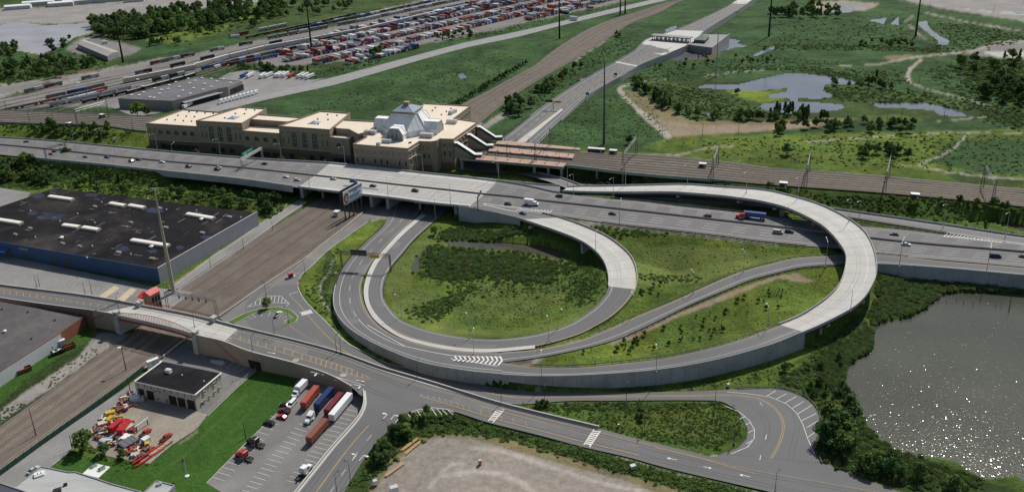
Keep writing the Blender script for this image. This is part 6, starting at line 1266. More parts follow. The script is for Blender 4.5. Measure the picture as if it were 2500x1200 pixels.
put2('tractor', (762,1128), (722,1170), 1.5, 'truck_tractor', 'white sleeper tractor unit by the kerb, alone at the bottom of the truck lot', 'truck', 'white', grp=G5)
put2('tractor', (572,1100), (620,1120), 1.5, 'truck_tractor', 'red tractor unit nosed to the lawn edge', 'truck', 'red', grp=G5)
put2('tractor', (601,1070), (646,1085), 1.5, 'truck_tractor', 'black tractor unit nosed to the lawn edge', 'truck', 'black', grp=G5)
for (f, r, k, c, l) in (((642,1028),(672,1036),'suv','black','black van nosed to the lawn edge of the truck lot'),((674,1013),(702,1020),'car','red','bright red car nosed to the lawn edge'),((680,999),(708,1006),'pickup','maroon','dark red pickup behind the bright red car'),((686,985),(706,990),'car','black','black car nosed to the lawn edge beside the white van'),((704,996),(722,976),'van','white','white van between the black car and the orange red container'),((690,758),(668,776),'pickup','white','white pickup parked in the fan of bays inside the kerbed island'),((91,1140),(73,1152),'car','silver','silver car on the service road by the stepped grey roof'),((355,915),(365,905),'car','white','small white car')):
    if l == 'small white car': continue
    a, b_ = W(*f, .6), W(*r, .6); d = a-b_; c0 = (a+b_)/2; c0.z = .07; put(CARS[k], k, c0, math.atan2(d.y, d.x), 'van' if 'van' in l else 'pickup_truck' if 'pickup' in l else 'car', l, 'van' if 'van' in l else 'pickup' if 'pickup' in l else 'car', 'cars parked on the lots', c)
p, a = road_at(tpk_south, 1296, 500); put(SRC['box'], 'box', p, a, 'box_truck', 'white box truck driving on the highway past the gore', 'truck', 'vehicles driving on the highway', 'white')
p, a = road_at(tpk_north, 1842, 533); put(SRC['c40'], 'c40', p, a+PI, 'container_trailer', 'bright blue container trailer driving on the highway behind a red tractor', 'trailer', 'vehicles driving on the highway', 'blue')
p, a = road_at(tpk_north, 1813, 533); put(SRC['tractor'], 'tractor', p, a+PI, 'truck_tractor', 'red tractor unit pulling the bright blue container on the highway', 'truck', 'vehicles driving on the highway', 'red')
# depot trailers behind the station
for k, (f, r, c) in enumerate([((583,186),(607,174),'blue'),((598,186),(622,174),'white'),((631,187),(650,175),'white'),((645,184),(665,175),'white'),((668,183),(686,174),'white'),((676,183),(696,174),'white'),((688,183),(705,174),'white'),((700,186),(722,174),'rust'),((722,186),(745,175),'white'),((733,187),(756,175),'white'),((744,188),(768,178),'white'),((449,257),(465,249),'white')]):
    nm = ['leftmost','second from the left','third from the left','fourth from the left','fifth from the left','sixth from the left','seventh from the left','with red sides','third from the right','second from the right','rightmost',''][k]
    put2('t53', f, r, 3.6, 'box_trailer', f'white trailer {nm} in the row behind the depot' if k < 11 else 'white trailer backed to the dock of the depot warehouse', 'trailer', c, grp='trailers at the depot')
for k in range(10): put2('box', (533+k*9.2, 249-k*2.4), (546+k*9.2, 243-k*2.4), 2.5, 'delivery_truck', 'white delivery truck in the slanted row beside the county road', 'truck', 'white', grp='delivery trucks in the slanted row')
# ---------------------------------------------------------------- lamps and poles
ORD = ['first','second','third','fourth','fifth','sixth','seventh','eighth','ninth','tenth','eleventh','twelfth','thirteenth','fourteenth','fifteenth','sixteenth','seventeenth','eighteenth','nineteenth','twentieth']
def make_lamp(h, arm, m, r=.11, drop=0, double=False):
    root = empty('lamp_source'); mb = MB(); mb.tube((0,0,-.5),(0,0,h), r*1.3, r*.6, 8); mb.box((0,0,.1),(.6,.6,.6)); mb.build('pole', m, root)
    for s in ((1,-1) if double else (1,)):
        mb = MB(); mb.tube((0,0,h),(s*arm*.6,0,h+arm*.12),r*.6,r*.5,6); mb.tube((s*arm*.6,0,h+arm*.12),(s*arm,0,h+arm*.12-drop),r*.5,r*.45,6); mb.build('arm', m, root)
        mb = MB(); mb.box((s*(arm+.3),0,h+arm*.12-drop),(.9,.38,.2)); mb.build('lamp_head', white_metal if m is not steel_dark else steel_dark, root)
    return root
LAMP = {'g': make_lamp(13.5, 4.4, steel_galv, .14), 's': make_lamp(10.8, 2.6, steel_galv, .12), 'b': make_lamp(8.3, 1.6, steel_dark, .10, .25), 'p': make_lamp(4., .6, steel_dark, .08, 0, True)}
def lamps(key, pts, z, armpx, name, label, group, start=0):
    n = len(pts); pts = sorted(pts, key=lambda q: q[0])
    for k, q in enumerate(pts):
        zz = q[2] if len(q) > 2 else z; p = W(q[0], q[1], zz); ap = q[3] if len(q) > 3 else armpx; t = W(q[0]+ap[0], q[1]+ap[1], zz); d = t-p
        if name and (n <= 1): l = label
        else: l = f'{label}, {ORD[k] if k < 20 else str(k+1)+"th"} from the left'
        put(LAMP[key], key, p, math.atan2(d.y, d.x), name, l, 'street lamp', group)
lamps('g', [(252,354,8.3),(385,368,8.6),(539,381,9),(688,393,9),(843,402,9),(1033,422,9),(1218,441,9),(1385,452,9)], 9, (-8,3), 'street_lamp', 'grey lamp on the far parapet of the highway', 'lamps on the far highway parapet')
lamps('g', [(185,372,8.2),(283,383,8.4),(425,397,8.7)], 9, (14,-10), 'street_lamp', 'grey lamp on the median barrier in front of the station', 'lamps on the highway median')
lamps('g', [(756,458,9),(948,481,9),(1100,501,9),(1512,547,8.4),(1063,533,.6)], 9, (8,-16), 'street_lamp', 'grey lamp leaning over the near carriageway', 'lamps on the near highway edge')
lamps('g', [(1400,474,9),(1497,484,8.8),(1527,453,10.2),(1678,450,11),(1822,470,13.2),(1948,484,14.4),(2072,541,15),(2096,543,6.9),(2303,552,7),(2455,574,7)], 9, (-6,4), 'street_lamp', 'grey lamp along the flyover and slip road', 'lamps along the flyover and slip road')
lamps('g', [(2015,650,6.7,(-6,-14)),(2195,650,7,(6,-14)),(2408,666,7,(2,-16))], 9, (4,-10), 'street_lamp', 'grey lamp on the wall above the reeds', 'lamps on the wall above the reeds')
lamps('s', [(812,717,1.6,(10,-3)),(980,772,3,(-14,-4)),(1146,824,4.6,(-5,-8)),(1157,864,5,(4,-18)),(1322,921,5.6,(1,-20)),(1340,832,5.5,(-6,-14)),(1362,801,6,(6,4)),(1454,612,9.3,(3,-4)),(1477,713,7,(10,-3)),(1547,771,5.2,(-10,-12)),(1602,907,6.5,(-4,-20)),(1693,714,5.4,(-12,-10)),(1815,662,6,(-10,-12)),(1873,803,7.6,(-8,-12)),(2076,758,9.3,(-8,-16))], 4, (5,5), 'street_lamp', 'slim grey lamp beside the ramps', 'lamps beside the ramps')
lamps('b', [(290,757,8.9),(475,797,8.8),(618,862,7.6),(670,817,7.3),(822,860,5.4),(833,865,5.2),(1019,923,3.6),(1224,985,1.8)], 5, (6,-6), 'street_lamp', 'black lamp post on the overpass road', 'black lamps on the overpass road')
lamps('b', [(650,725,.1),(705,788,.1),(745,668,.1)], 0, (-6,-4), 'street_lamp', 'black lamp post around the parking triangle', 'black lamps around the parking triangle')
lamps('b', [(823,1205,1.,(3,-3)),(856,1176,1.2,(-5,-3)),(949,1073,3.,(-10,-5)),(1330,988,.3,(0,-8)),(1529,981,.3),(1574,1056,.4),(1746,986,.3),(1792,1083,.3),(1892,1200,.3,(6,-6))], 0, (2,-6), 'street_lamp', 'black lamp post by the hairpin and side street', 'black lamps by the hairpin and side street')
for lst, z, l, g_ in (([(u, 341+(u-1232)*.082, ) for u in range(1232,1410,29)], 10, 'black twin headed lamp on the farthest station platform', 'lamps on the farthest platform'), ([(u, 361+(u-1208)*.1) for u in range(1208,1395,30)]+[(u, 367+(u-1200)*.1) for u in range(1215,1395,30)], 10, 'black twin headed lamp on the middle station platform', 'lamps on the middle platform'), ([(u, 385+(u-1180)*.1) for u in range(1180,1378,30)]+[(u, 379+(u-1186)*.1) for u in range(1186,1380,30)], 10, 'black twin headed lamp on the nearest station platform', 'lamps on the nearest platform')):
    for q in lst: put(LAMP['p'], 'p', W(q[0], q[1], z), sa_, 'platform_lamp', l, 'street lamp', g_)
# poles
def pole(u, v, z, h, r, name, label, cat, m=None, top=None, group=None, arms=0):
    p = W(u, v, z); root = thing(name, p, 0, label, cat, group); mb = MB(); mb.tube((0,0,-.5),(0,0,h), r, r*.45 if top is None else top, 10); mb.build('shaft', m or steel_rust, root)
    for k in range(arms): mb = MB(); mb.box((0,0,h-.6-k*1.6),(3.2,.16,.16), sa_); mb.build('crossarm', m or steel_rust, root)
    return root
wood = mat('pole_wood', (.09,.065,.045), .9, .2, 2.)
m_ = pole(424,714,.1,58,1.2,'monopole','tall pale tapering steel monopole rising behind the red roofed tower','mast', mat('weathered_mast', (.36,.36,.27), .7, .12, .5), .28); mb = MB(); mb.box((0,0,58),(4,.3,.3)); mb.box((0,0,57.3),(1.2,1.2,1.2)); mb.build('antenna', steel_galv, m_)
pole(1474.3,352,.1,66,1.1,'monopole','tall grey green steel monopole between the station and the marsh','mast', mat('green_mast', (.10,.125,.12), .7, .12, .5), .35, arms=0)
dk = mat('dark_mast', (.022,.020,.022), .8, .2, 1.)
for (u, v, h, l) in ((301,153,57,'tall dark mast beside the freight shed'),(761,123,62,'tall dark mast standing in the container yard'),(1366,94,62,'tall dark mast by the county road right of the container yard'),(1877,89,62,'tall dark mast in the far marsh right of the toll plaza'),(2235,89,62,'tall dark mast beside the winding creek'),(1514,36,36,'left one of two dark masts by the far county road'),(1526,34,36,'right one of two dark masts by the far county road')):
    t = pole(u, v, 0, h, 1.25, 'lattice_mast', l, 'mast', dk, .55)
    for k in range(3): mb = MB(); mb.box((0,0,h-3-k*5),(7,.5,.4), .4); mb.build('crossarm', dk, t)
pole(1748,186,0,45,.8,'monopole','slim grey mast by the path north of the lake','mast', steel_galv, .35)
for (u, v, h, l) in ((88,1062,12.5,'rusty pole between the railway tracks at the bottom left'),(177,1094,6,'thin rusty pole beside the bush of the salvage yard'),(318,953,6,'thin pole by the green fence next to the garage'),(600,1068,7,'thin black pole at the lawn edge behind the black tractor'),(2464,752,7,'dark stake standing in the large pond')): pole(u, v, 0 if v != 752 else -1, h, .22, 'utility_pole', l, 'pole', steel_rust, group='single poles')
t = pole(308,903,0,11.5,.24,'yard_lamp','dark pole with a white floodlight between the tracks and the green fence','floodlight', steel_dark); mb = MB(); mb.box((-.9,0,11.4),(1.5,.9,.4)); mb.build('lamp_head', white_metal, t)
for k, (u, v, h) in enumerate(((90,700,7),(97,698,7),(208,718,7),(225,718,8),(515,654,6),(595,607,7),(666,561,6))): pole(u, v, 0, h, .17, 'utility_pole', f'wooden pole behind the overpass and along the warehouse, {ORD[k]} from the left', 'pole', wood, group='wooden poles behind the overpass')
for k, (u, v) in enumerate(((1255,313),(1302,278),(1347,244),(1387,218),(1432,188),(1535,165),(1552,135))): put(LAMP['s'], 's', W(u, v, 1), 0.4+PI, 'street_lamp', f'thin grey lamp along the left side of the toll road, {ORD[k]} from the station', 'street lamp', 'lamps along the toll road')
for k, (u, v) in enumerate(sorted(((1443,341),(1498,341),(1617,336),(1715,333),(1803,325),(1963,297),(2165,300),(2200,295),(2430,285),(2305,287),(2243,205),(2320,170),(2425,30),(2390,60),(1918,100),(2270,20)))): pole(u, v, 0, 11, .2, 'utility_pole', f'wooden pole in the marsh beyond the railway, {ORD[k]} from the left', 'pole', wood, group='wooden poles in the marsh') if k < 20 else None
# catenary portals over the upper railway
def portal(a, b_, z, label, h=15.5, k=0):
    p, q = W(*a, z), W(*b_, z); t = thing('catenary_portal', p, 0, label, 'catenary portal', 'catenary portals over the upper railway'); o = q-p
    for e in (Vector((0,0,0)), o):
        s_ = o.normalized(); mb = MB(); 
        for w in (-.9,.9): mb.tube(e+Vector((s_.y*w,-s_.x*w,-1)), e+Vector((s_.y*w*.3,-s_.x*w*.3,h)), .22, .16, 6)
        for j in range(7): z0 = h*j/7; f0 = .9-.6*j/7; f1 = .9-.6*(j+1)/7; mb.bar(e+Vector((s_.y*f0,-s_.x*f0,z0)), e+Vector((-s_.y*f1,s_.x*f1,h*(j+1)/7)), .1)
        mb.build('tower', mat('catenary_steel', (.12,.13,.14), .6, .15, 2.), t)
    mb = MB()
    for zz in (h-1., h-2.8): mb.bar(Vector((0,0,zz)), o+Vector((0,0,zz)), .2)
    n = 9
    for j in range(n): mb.bar(o*(j/n)+Vector((0,0,h-1 if j%2 else h-2.8)), o*((j+1)/n)+Vector((0,0,h-2.8 if j%2 else h-1)), .13)
    mb.build('truss', steel_galv, t)
    mb = MB()
    for f in (.12,.3,.5,.7,.88): mb.tube(o*f+Vector((0,0,h-2.8)), o*f+Vector((0,0,7)), .1, n=5); mb.tube(o*f+Vector((0,0,h-3.6)), o*f+Vector((0,0,h-2.8)), .3, n=6)
    mb.build('insulator', white_trim, t)
for a, b_, l in (((1307,400),(1342,362),'catenary portal at the end of the station platforms'),((1521,422),(1553,378),'catenary portal beside the white roofed rail cabins'),((1738,440),(1751,404),'catenary portal at the end of the rail viaduct'),((1966,458),(1974,417),'catenary portal behind the crest of the flyover'),((2158,476),(2168,432),'catenary portal right of the flyover, before the fork of the path'),((2422,500),(2398,454),'catenary portal nearest the right edge'),((190,308),(266,285),'catenary portal with a pale blue beam left of the station')): portal(a, b_, 8, l)
for k, (u, v) in enumerate(((16,268),(73,297),(132,303),(143,276),(325,319),(1238,385),(1190,380))): pole(u, v, 8, 10, .25, 'catenary_mast', f'dark mast on the western railway bank, {ORD[k]} from the left' if k < 5 else ('dark mast between the platforms, nearer the toll road' if k == 5 else 'dark mast beside the lowest escalator gallery'), 'mast', steel_dark, group='single catenary masts')
wires = MB()
for f in (.06,.19,.33,.47,.60,.72,.86):
    for i in range(0, NEC.n-4, 4): a, b_ = NEC.A[i].lerp(NEC.B[i], f), NEC.A[i+4].lerp(NEC.B[i+4], f); wires.bar(a+Vector((0,0,7)), b_+Vector((0,0,7)), .05)
tag(wires.build('overhead_wire', steel_dark), 'thin overhead wires above the upper railway tracks', 'wire')
# rail cabins
for k, (u, v, L, l) in enumerate(((1456,368,12,'long dark rail cabin with a white roof east of the platforms'),(1497,372,5,'short dark rail cabin with a white roof beside the long one'),(1715,405,4.5,'dark cabin with a white roof halfway along the viaduct track'),(1912,452,4.5,'dark cabin with a white roof behind the flyover crest'),(2233,480,4.5,'dark cabin with a white roof on the near railway verge'),(250,283,4,'small dark hut with a pale roof beside the western portal'),(170,304,4,'small white roofed hut on the western railway bank'),(823,522,3,'white cabinet beside the billboard posts in the rail cut'))):
    zz = 8 if u != 823 else 0; t = thing('rail_cabin', W(u, v+4, zz), sa_-.02, l, 'cabin', 'trackside cabins'); mb = MB(); mb.box((0,0,1.5),(L,3,3.)); mb.build('wall', steel_dark if u != 823 else hvac, t); mb = MB(); mb.box((0,0,3.1),(L+.4,3.4,.25)); mb.build('roof', white_metal, t); mb = MB(); mb.box((L*.3,-1.53,1.1),(.9,.06,2.)); mb.build('door', hvac, t)
# ---------------------------------------------------------------- gantries and signs
sign_green = mat('green_sign', (.01,.22,.16), .5, .05); sign_back = mat('sign_back', (.07,.065,.07), .6, .1); sign_yellow = mat('yellow_sign', (.62,.36,.02), .5, .05); gant = mat('gantry_steel', (.14,.11,.11), .6, .15, 2.)
def truss(mb, a, b_, w, n, t=.14):
    d = b_-a; e = Vector((-d.y, d.x, 0)).normalized()*w/2; U = Vector((0,0,w))
    C = [(-e), e, -e+U, e+U]
    for c in C: mb.bar(a+c, b_+c, t)
    for k in range(n):
        p, q = a.lerp(b_, k/n), a.lerp(b_, (k+1)/n)
        mb.bar(p+C[0], q+C[2], t*.7); mb.bar(p+C[1], q+C[3], t*.7); mb.bar(p+C[2], q+C[3], t*.7); mb.bar(p+C[0], p+C[2], t*.7); mb.bar(p+C[1], p+C[3], t*.7)
def gantry(a, za, b_, zb, h, label, n=10, w=1.6, m=None):
    p, q = W(*a, za), W(*b_, zb); top = max(za, zb)+h; t = thing('sign_gantry', (0,0,0), 0, label, 'sign gantry'); d = (q-p); e = Vector((-d.y, d.x, 0)).normalized()*w*.5
    for x in (p, q):
        mb = MB()
        for s in (-1, 1): mb.bar(Vector((x.x,x.y,x.z-.5))+e*s, Vector((x.x,x.y,top+w))+e*s, .3)
        for k in range(5): z0 = x.z+(top-x.z)*k/5; z1 = x.z+(top-x.z)*(k+1)/5; mb.bar(Vector((x.x,x.y,z0))+e*(1 if k%2 else -1), Vector((x.x,x.y,z1))+e*(-1 if k%2 else 1), .14)
        mb.build('leg', m or steel_rust, t)
    mb = MB(); P, Q = Vector((p.x,p.y,top)), Vector((q.x,q.y,top)); truss(mb, P, Q, w, n); mb.build('truss', m or gant, t); return t, P, Q
def sgn(t, P, Q, f0, f1, z0, z1, m, out=-1.1, nm='sign_panel'):
    d = (Q-P); n = Vector((-d.y,d.x,0)).normalized()*out; a, b_ = P.lerp(Q, f0), P.lerp(Q, f1); mb = MB(); c = (a+b_)/2+n; mb.box((c.x,c.y,P.z+(z0+z1)/2),((b_-a).length,.14,z1-z0), math.atan2(d.y,d.x)); return mb.build(nm, m, t), a+n, b_+n
def sign_text(par, txt, c, d, nrm, size, m, name='lettering'):
    cu = bpy.data.curves.new(name, 'FONT'); cu.body = txt; cu.size = size; cu.align_x = 'CENTER'; cu.align_y = 'CENTER'; cu.extrude = .01
    o = bpy.data.objects.new(name, cu); COL.objects.link(o); x = d.normalized(); y = Vector((0,0,1)); z = x.cross(y); o.matrix_world = Matrix(((x.x,y.x,z.x,c.x),(x.y,y.y,z.y,c.y),(x.z,y.z,z.z,c.z),(0,0,0,1))); cu.materials.append(m)
    o.parent = par; o.matrix_parent_inverse = Matrix(); return o
t, P, Q = gantry((835,652),1.0,(954,661),1.0, 8.0, 'rusty legged sign gantry spanning the two ramp roads'); sgn(t, P, Q, .19, .52, -.6, 2.6, sign_back, 1.1, 'dark_sign_panel'); sgn(t, P, Q, .62, .80, -.5, 1.4, sign_yellow, -1.1, 'yellow_sign_panel')
t, P, Q = gantry((113,387),8.3,(163,371),8.3, 6.5, 'grey truss gantry over the left part of the near carriageway', 14, 1.8)
t, P, Q = gantry((592,413),9,(641,384),9, 6.5, 'pale sign gantry with a green direction sign over the far carriageway', 12, 1.3, steel_galv); o, a, b_ = sgn(t, P, Q, .12, .68, -.2, 4.2, sign_green, 1.1, 'green_sign_panel')
n_ = Vector((-(Q-P).y,(Q-P).x,0)).normalized(); 
mb = MB()
for zz, f0, f1 in ((3.3,.15,.4),(2.4,.15,.38),(3.3,.48,.8),(1.2,.2,.3),(1.2,.6,.7)): mb.quad(a.lerp(b_, f0)+n_*.0+Vector((0,0,zz-.2))-n_*.1, a.lerp(b_, f1)+Vector((0,0,zz-.2))-n_*.1, a.lerp(b_, f1)+Vector((0,0,zz+.2))-n_*.1, a.lerp(b_, f0)+Vector((0,0,zz+.2))-n_*.1)
mb.build('legend', white_paint, o)
t = thing('cantilever_sign', W(1167,513,9), 0, 'dark cantilever sign on a brown post at the exit gore', 'sign'); mb = MB(); mb.box((0,0,4.),(.5,.5,9)); mb.build('post', steel_rust, t); p = W(1178,493,9)-W(1167,513,9); p.z = 0; mb = MB(); truss(mb, Vector((0,0,7.6)), p.normalized()*11+Vector((0,0,7.6)), .8, 7); mb.build('arm', gant, t); mb = MB(); q = p.normalized()*7+Vector((0,0,8.1)); mb.box(tuple(q),(7,.3,2.2), math.atan2(p.y,p.x)); mb.build('sign_panel', sign_back, t)
t = thing('butterfly_sign', W(1351,267,1.9), 0, 'T shaped sign post with a dark and a yellow panel on the toll road median', 'sign'); mb = MB(); mb.box((0,0,3.5),(.45,.45,7.5)); mb.box((0,0,7.2),(15,.4,.4), sa_); mb.build('post', steel_dark, t); e = Vector((math.cos(sa_), math.sin(sa_), 0))
mb = MB(); mb.box((-e.x*4,-e.y*4,7.4),(6.5,.2,2.4), sa_); mb.build('dark_panel', sign_back, t); mb = MB(); mb.box((e.x*4,e.y*4,7.),(5.5,.2,1.7), sa_); mb.build('yellow_panel', sign_yellow, t)
for (u, v, zz, l) in ((1503,188,4.6,'green sign on the right parapet of the toll road, farther one'),(1434,236,3,'green sign on the right parapet of the toll road, nearer one')): t = thing('road_sign', W(u, v, zz), 0, l, 'sign'); mb = MB(); mb.box((0,0,2.8),(3.2,.15,2.6), sa_); mb.build('sign_panel', sign_green, t); mb = MB(); mb.box((-1,0,.8),(.15,.15,2.)); mb.box((1,0,.8),(.15,.15,2.)); mb.build('post', steel_dark, t)
# billboard
t = thing('billboard', (0,0,0), 0, 'large white and blue billboard on tall dark posts beside the rail cut', 'billboard'); p, q = W(844,538,0), W(884,514,0)
A_ = W(848,495,11.5); 
d = (q-p); L = 15.; e = d.normalized(); n_ = Vector((e.y,-e.x,0)); p = p+e*0.0; mb = MB()
for k in range(5): x = p+e*(d.length*k/4); mb = MB(); mb.box((x.x,x.y,9.),(.55,.55,19), math.atan2(e.y,e.x)); mb.build('post', mat('billboard_post', (.06,.075,.075), .7, .15), t)
c = p+e*d.length*.5; LL = d.length+1.5; mb = MB(); mb.box((c.x+n_.x*.6,c.y+n_.y*.6,15.),(LL,.35,8.2), math.atan2(e.y,e.x)); pn = mb.build('panel', mat('poster_white', (.62,.66,.72), .6, .04), t)
mb = MB(); mb.box((c.x-n_.x*2.2,c.y-n_.y*2.2,15.3),(LL,.35,8.), math.atan2(e.y,e.x)); mb.build('back_panel', steel_dark, t)
mb = MB(); mb.box((c.x+n_.x*1.2,c.y+n_.y*1.2,10.6),(LL,1.2,.12), math.atan2(e.y,e.x)); mb.build('catwalk', steel_dark, t)
def bq(x0, x1, z0, z1, m, nm, k=.80): a = c+e*x0*LL+n_*k; b_ = c+e*x1*LL+n_*k; mb = MB(); mb.quad(Vector((a.x,a.y,z0)), Vector((b_.x,b_.y,z0)), Vector((b_.x,b_.y,z1)), Vector((a.x,a.y,z1))); return mb.build(nm, m, pn)
bq(-.5,.5,11.,11.9, mat('poster_pale_blue', (.30,.42,.62), .6, .04), 'blue_band')
mb = MB()      # portrait of a smiling head at the left
def ell(cx_, cz_, rx, rz2, m, nm, k):
    mb = MB(); a = [c+e*(cx_+rx*math.cos(2*PI*i/20))*1.+n_*k+Vector((0,0,cz_+rz2*math.sin(2*PI*i/20))) for i in range(20)]; mb.quad(*a); mb.build(nm, m, pn)
hx = -LL*.36; ell(hx, 14.4, 2.4, 3.2, mat('poster_hair', (.08,.035,.025), .7, .1), 'poster_hair', .82); ell(hx, 14.2, 1.7, 2.3, mat('poster_skin', (.42,.22,.15), .7, .05), 'poster_face', .84); ell(hx, 13.3, .8, .35, mat('poster_smile', (.6,.5,.48), .7, .05), 'poster_smile', .86)
mb = MB()
rnd = random.Random(3)
for zz, hh, x0, x1, w0, w1 in ((17.5,.75,-.20,.44,.05,.11),(16.1,.4,.02,.26,.03,.06),(14.3,.42,-.18,.42,.04,.09),(13.,.55,-.2,.36,.05,.1)):
    x = x0
    while x < x1: w = rnd.uniform(w0,w1); a = c+e*x*LL+n_*.83; b_ = c+e*(x+w)*LL+n_*.83; mb.quad(Vector((a.x,a.y,zz-hh)), Vector((b_.x,b_.y,zz-hh)), Vector((b_.x,b_.y,zz+hh)), Vector((a.x,a.y,zz+hh))); x += w+.018
mb.build('poster_wording', mat('poster_navy', (.10,.14,.28), .6, .05), pn)
# signal bridge across the lower tracks + red roofed stair tower + kiosk
P, Q = W(403,716,8.8), W(524,735,8.8); t = thing('signal_bridge', (0,0,0), 0, 'pale lattice signal bridge over the lower tracks beyond the overpass', 'signal bridge'); mb = MB(); truss(mb, P, Q, 1.3, 18, .13); mb.build('truss', steel_galv, t)
for x in (P, Q):
    mb = MB(); d = (Q-P).normalized(); 
    for s in (-.6,.6): mb.bar(Vector((x.x+d.x*s,x.y+d.y*s,-.3)), Vector((x.x+d.x*s,x.y+d.y*s,10)), .28)
    mb.build('leg', steel_galv, t)
for f in (.28,.42,.55,.68,.82): x = P.lerp(Q, f); mb = MB(); mb.box((x.x,x.y,8.1),(.6,.4,1.4)); mb.tube((x.x,x.y,8.8),(x.x,x.y,10.6),.08,n=6); mb.build('signal', black, t)
t = thing('stair_tower', (0,0,0), 0, 'red roofed stair tower with dark openings beside the overpass', 'tower')
a, b_, c1, d1 = W(345,719,12), W(366,722,12), W(392,708,12), W(374,702,12); lo = Vector((0,0,0)); P4 = [a, b_, c1, d1]; mb = MB(); ar = sum(P4[i].x*P4[(i+1)%4].y-P4[(i+1)%4].x*P4[i].y for i in range(4)); P5 = P4 if ar > 0 else P4[::-1]; cc = sum(P4, Vector())/4
mb.prism([tuple((p.lerp(cc,.12))[:2]) for p in P5], -.2, 11.9); tw = mb.build('wall', mat('tower_wall', (.33,.26,.20), .85, .1), t)
mb = MB(); m1 = (a+b_)/2+Vector((0,0,1.6)); m2 = (c1+d1)/2+Vector((0,0,1.6)); mb.quad(a, d1, m2, m1); mb.quad(b_, m1, m2, c1); mb.quad(a, m1, b_); mb.quad(c1, m2, d1); mb.build('roof', mat('bright_red_roof', (.55,.03,.03), .5, .06), t)
e = (c1-b_).normalized(); n2 = Vector((e.y,-e.x,0))
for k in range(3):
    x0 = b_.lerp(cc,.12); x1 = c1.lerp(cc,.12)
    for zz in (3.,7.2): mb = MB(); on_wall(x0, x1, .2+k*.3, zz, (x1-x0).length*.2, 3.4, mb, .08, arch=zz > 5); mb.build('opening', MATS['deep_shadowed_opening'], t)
a2, b2, c2, d2 = W(333,726,10), W(349,729,10), W(366,722,10), W(350,716,10); mb = MB(); mb.quad(a2,b2,c2+Vector((0,0,1.5)),d2+Vector((0,0,1.5))); mb.build('lower_roof', MATS['bright_red_roof'], t)
t = thing('kiosk', W(710,676,.1), .6, 'small red roofed kiosk on the access drive', 'kiosk'); mb = MB(); mb.box((0,0,1.2),(2.4,1.6,2.4)); mb.build('booth', PAINTS['maroon'], t); mb = MB(); mb.box((0,0,2.6),(3.2,2.4,.35),taper=.7); mb.build('roof', mat('kiosk_roof', (.45,.10,.12), .6, .1), t); mb = MB(); mb.box((.2,0,.1),(5,2.,.25)); mb.build('island', concrete, t); mb = MB(); mb.bar((1.4,0,1.),(5.6,.4,1.1),.1); mb.build('barrier_arm', white_paint, t)
# flagpole
t = thing('flagpole', W(457,1161,.1), 0, 'flagpole with a striped flag hanging on the bright lawn', 'flagpole'); mb = MB(); mb.tube((0,0,0),(0,0,8),.1,.05,8); mb.tube((0,0,0),(0,0,.2),.8,n=12); mb.build('pole', white_metal, t)
mb = MB(); ww = []
for i in range(7): ww.append((-.05-.28*i, .12*math.sin(i*1.3), 7.8-.12*i))
for i in range(6):
    for j in range(9):
        z0 = -j*.2; z1 = z0-.2; sl = .25*i; sl2 = .25*(i+1); mb.quad((ww[i][0],ww[i][1],ww[i][2]+z0-sl),(ww[i+1][0],ww[i+1][1],ww[i+1][2]+z0-sl2),(ww[i+1][0],ww[i+1][1],ww[i+1][2]+z1-sl2),(ww[i][0],ww[i][1],ww[i][2]+z1-sl), m=2 if (i < 3 and j < 4) else j % 2)
mb.build('flag', [PAINTS['red'], PAINTS['white'], PAINTS['navy']], t)
# green fence
mb = MB(); FP = [(-60,1215),(0,1161),(100,1088),(200,1018),(300,945),(352,903)]; P = [W(u, v, 0) for u, v in FP]
for a, b_ in zip(P[:-1], P[1:]): d = b_-a; mb.box(((a.x+b_.x)/2,(a.y+b_.y)/2,1.1),(d.length,.1,2.4), math.atan2(d.y,d.x))
for a, b_ in zip(P[:-1], P[1:]):
    k = int((b_-a).length/3)
    for j in range(k): x = a.lerp(b_, j/k); mb.box((x.x,x.y,1.2),(.16,.2,2.7))
tag(mb.build('fence', mat('green_mesh_fence', (.02,.065,.05), .8, .15, 1.)), 'dark green screen fence along the lower tracks', 'fence')
for pts, l, m, h in (([(747,494),(640,571),(540,640),(447,702),(432,712)],'low pale wall between the trackside road and the lower tracks',concrete_deck,.8),([(886,519),(848,551),(800,588),(747,630),(640,700),(535,773)],'low pale wall between the access drive and the lower tracks',concrete_deck,.7),([(466,820),(440,838),(398,872)],'low pale wall between the garage lot and the lower tracks',concrete_deck,1.),([(625,903),(574,949),(507,1013),(480,1046),(420,1086),(363,1134)],'thin chain fence between the garage yard and the lawn',steel_galv,0),([(720,1195),(690,1240)],'x',concrete,.3)):
    if l == 'x': continue
    mb = MB(); P = [W(u, v, .05) for u, v in pts]
    for a, b_ in zip(P[:-1], P[1:]):
        d = b_-a
        if h: mb.box(((a.x+b_.x)/2,(a.y+b_.y)/2,h/2),(d.length,.4,h), math.atan2(d.y,d.x))
        else:
            k = int(d.length/3)
            for j in range(k+1): x = a.lerp(b_, j/k); mb.tube(x, x+Vector((0,0,2.)), .05, n=5)
            for zz in (.6,1.2,1.9): mb.bar(a+Vector((0,0,zz)), b_+Vector((0,0,zz)), .04)
    tag(mb.build('low_wall' if h else 'chain_fence', m), l, 'wall' if h else 'fence')
mb = MB(); pts = [(0,1174),(20,1171)]
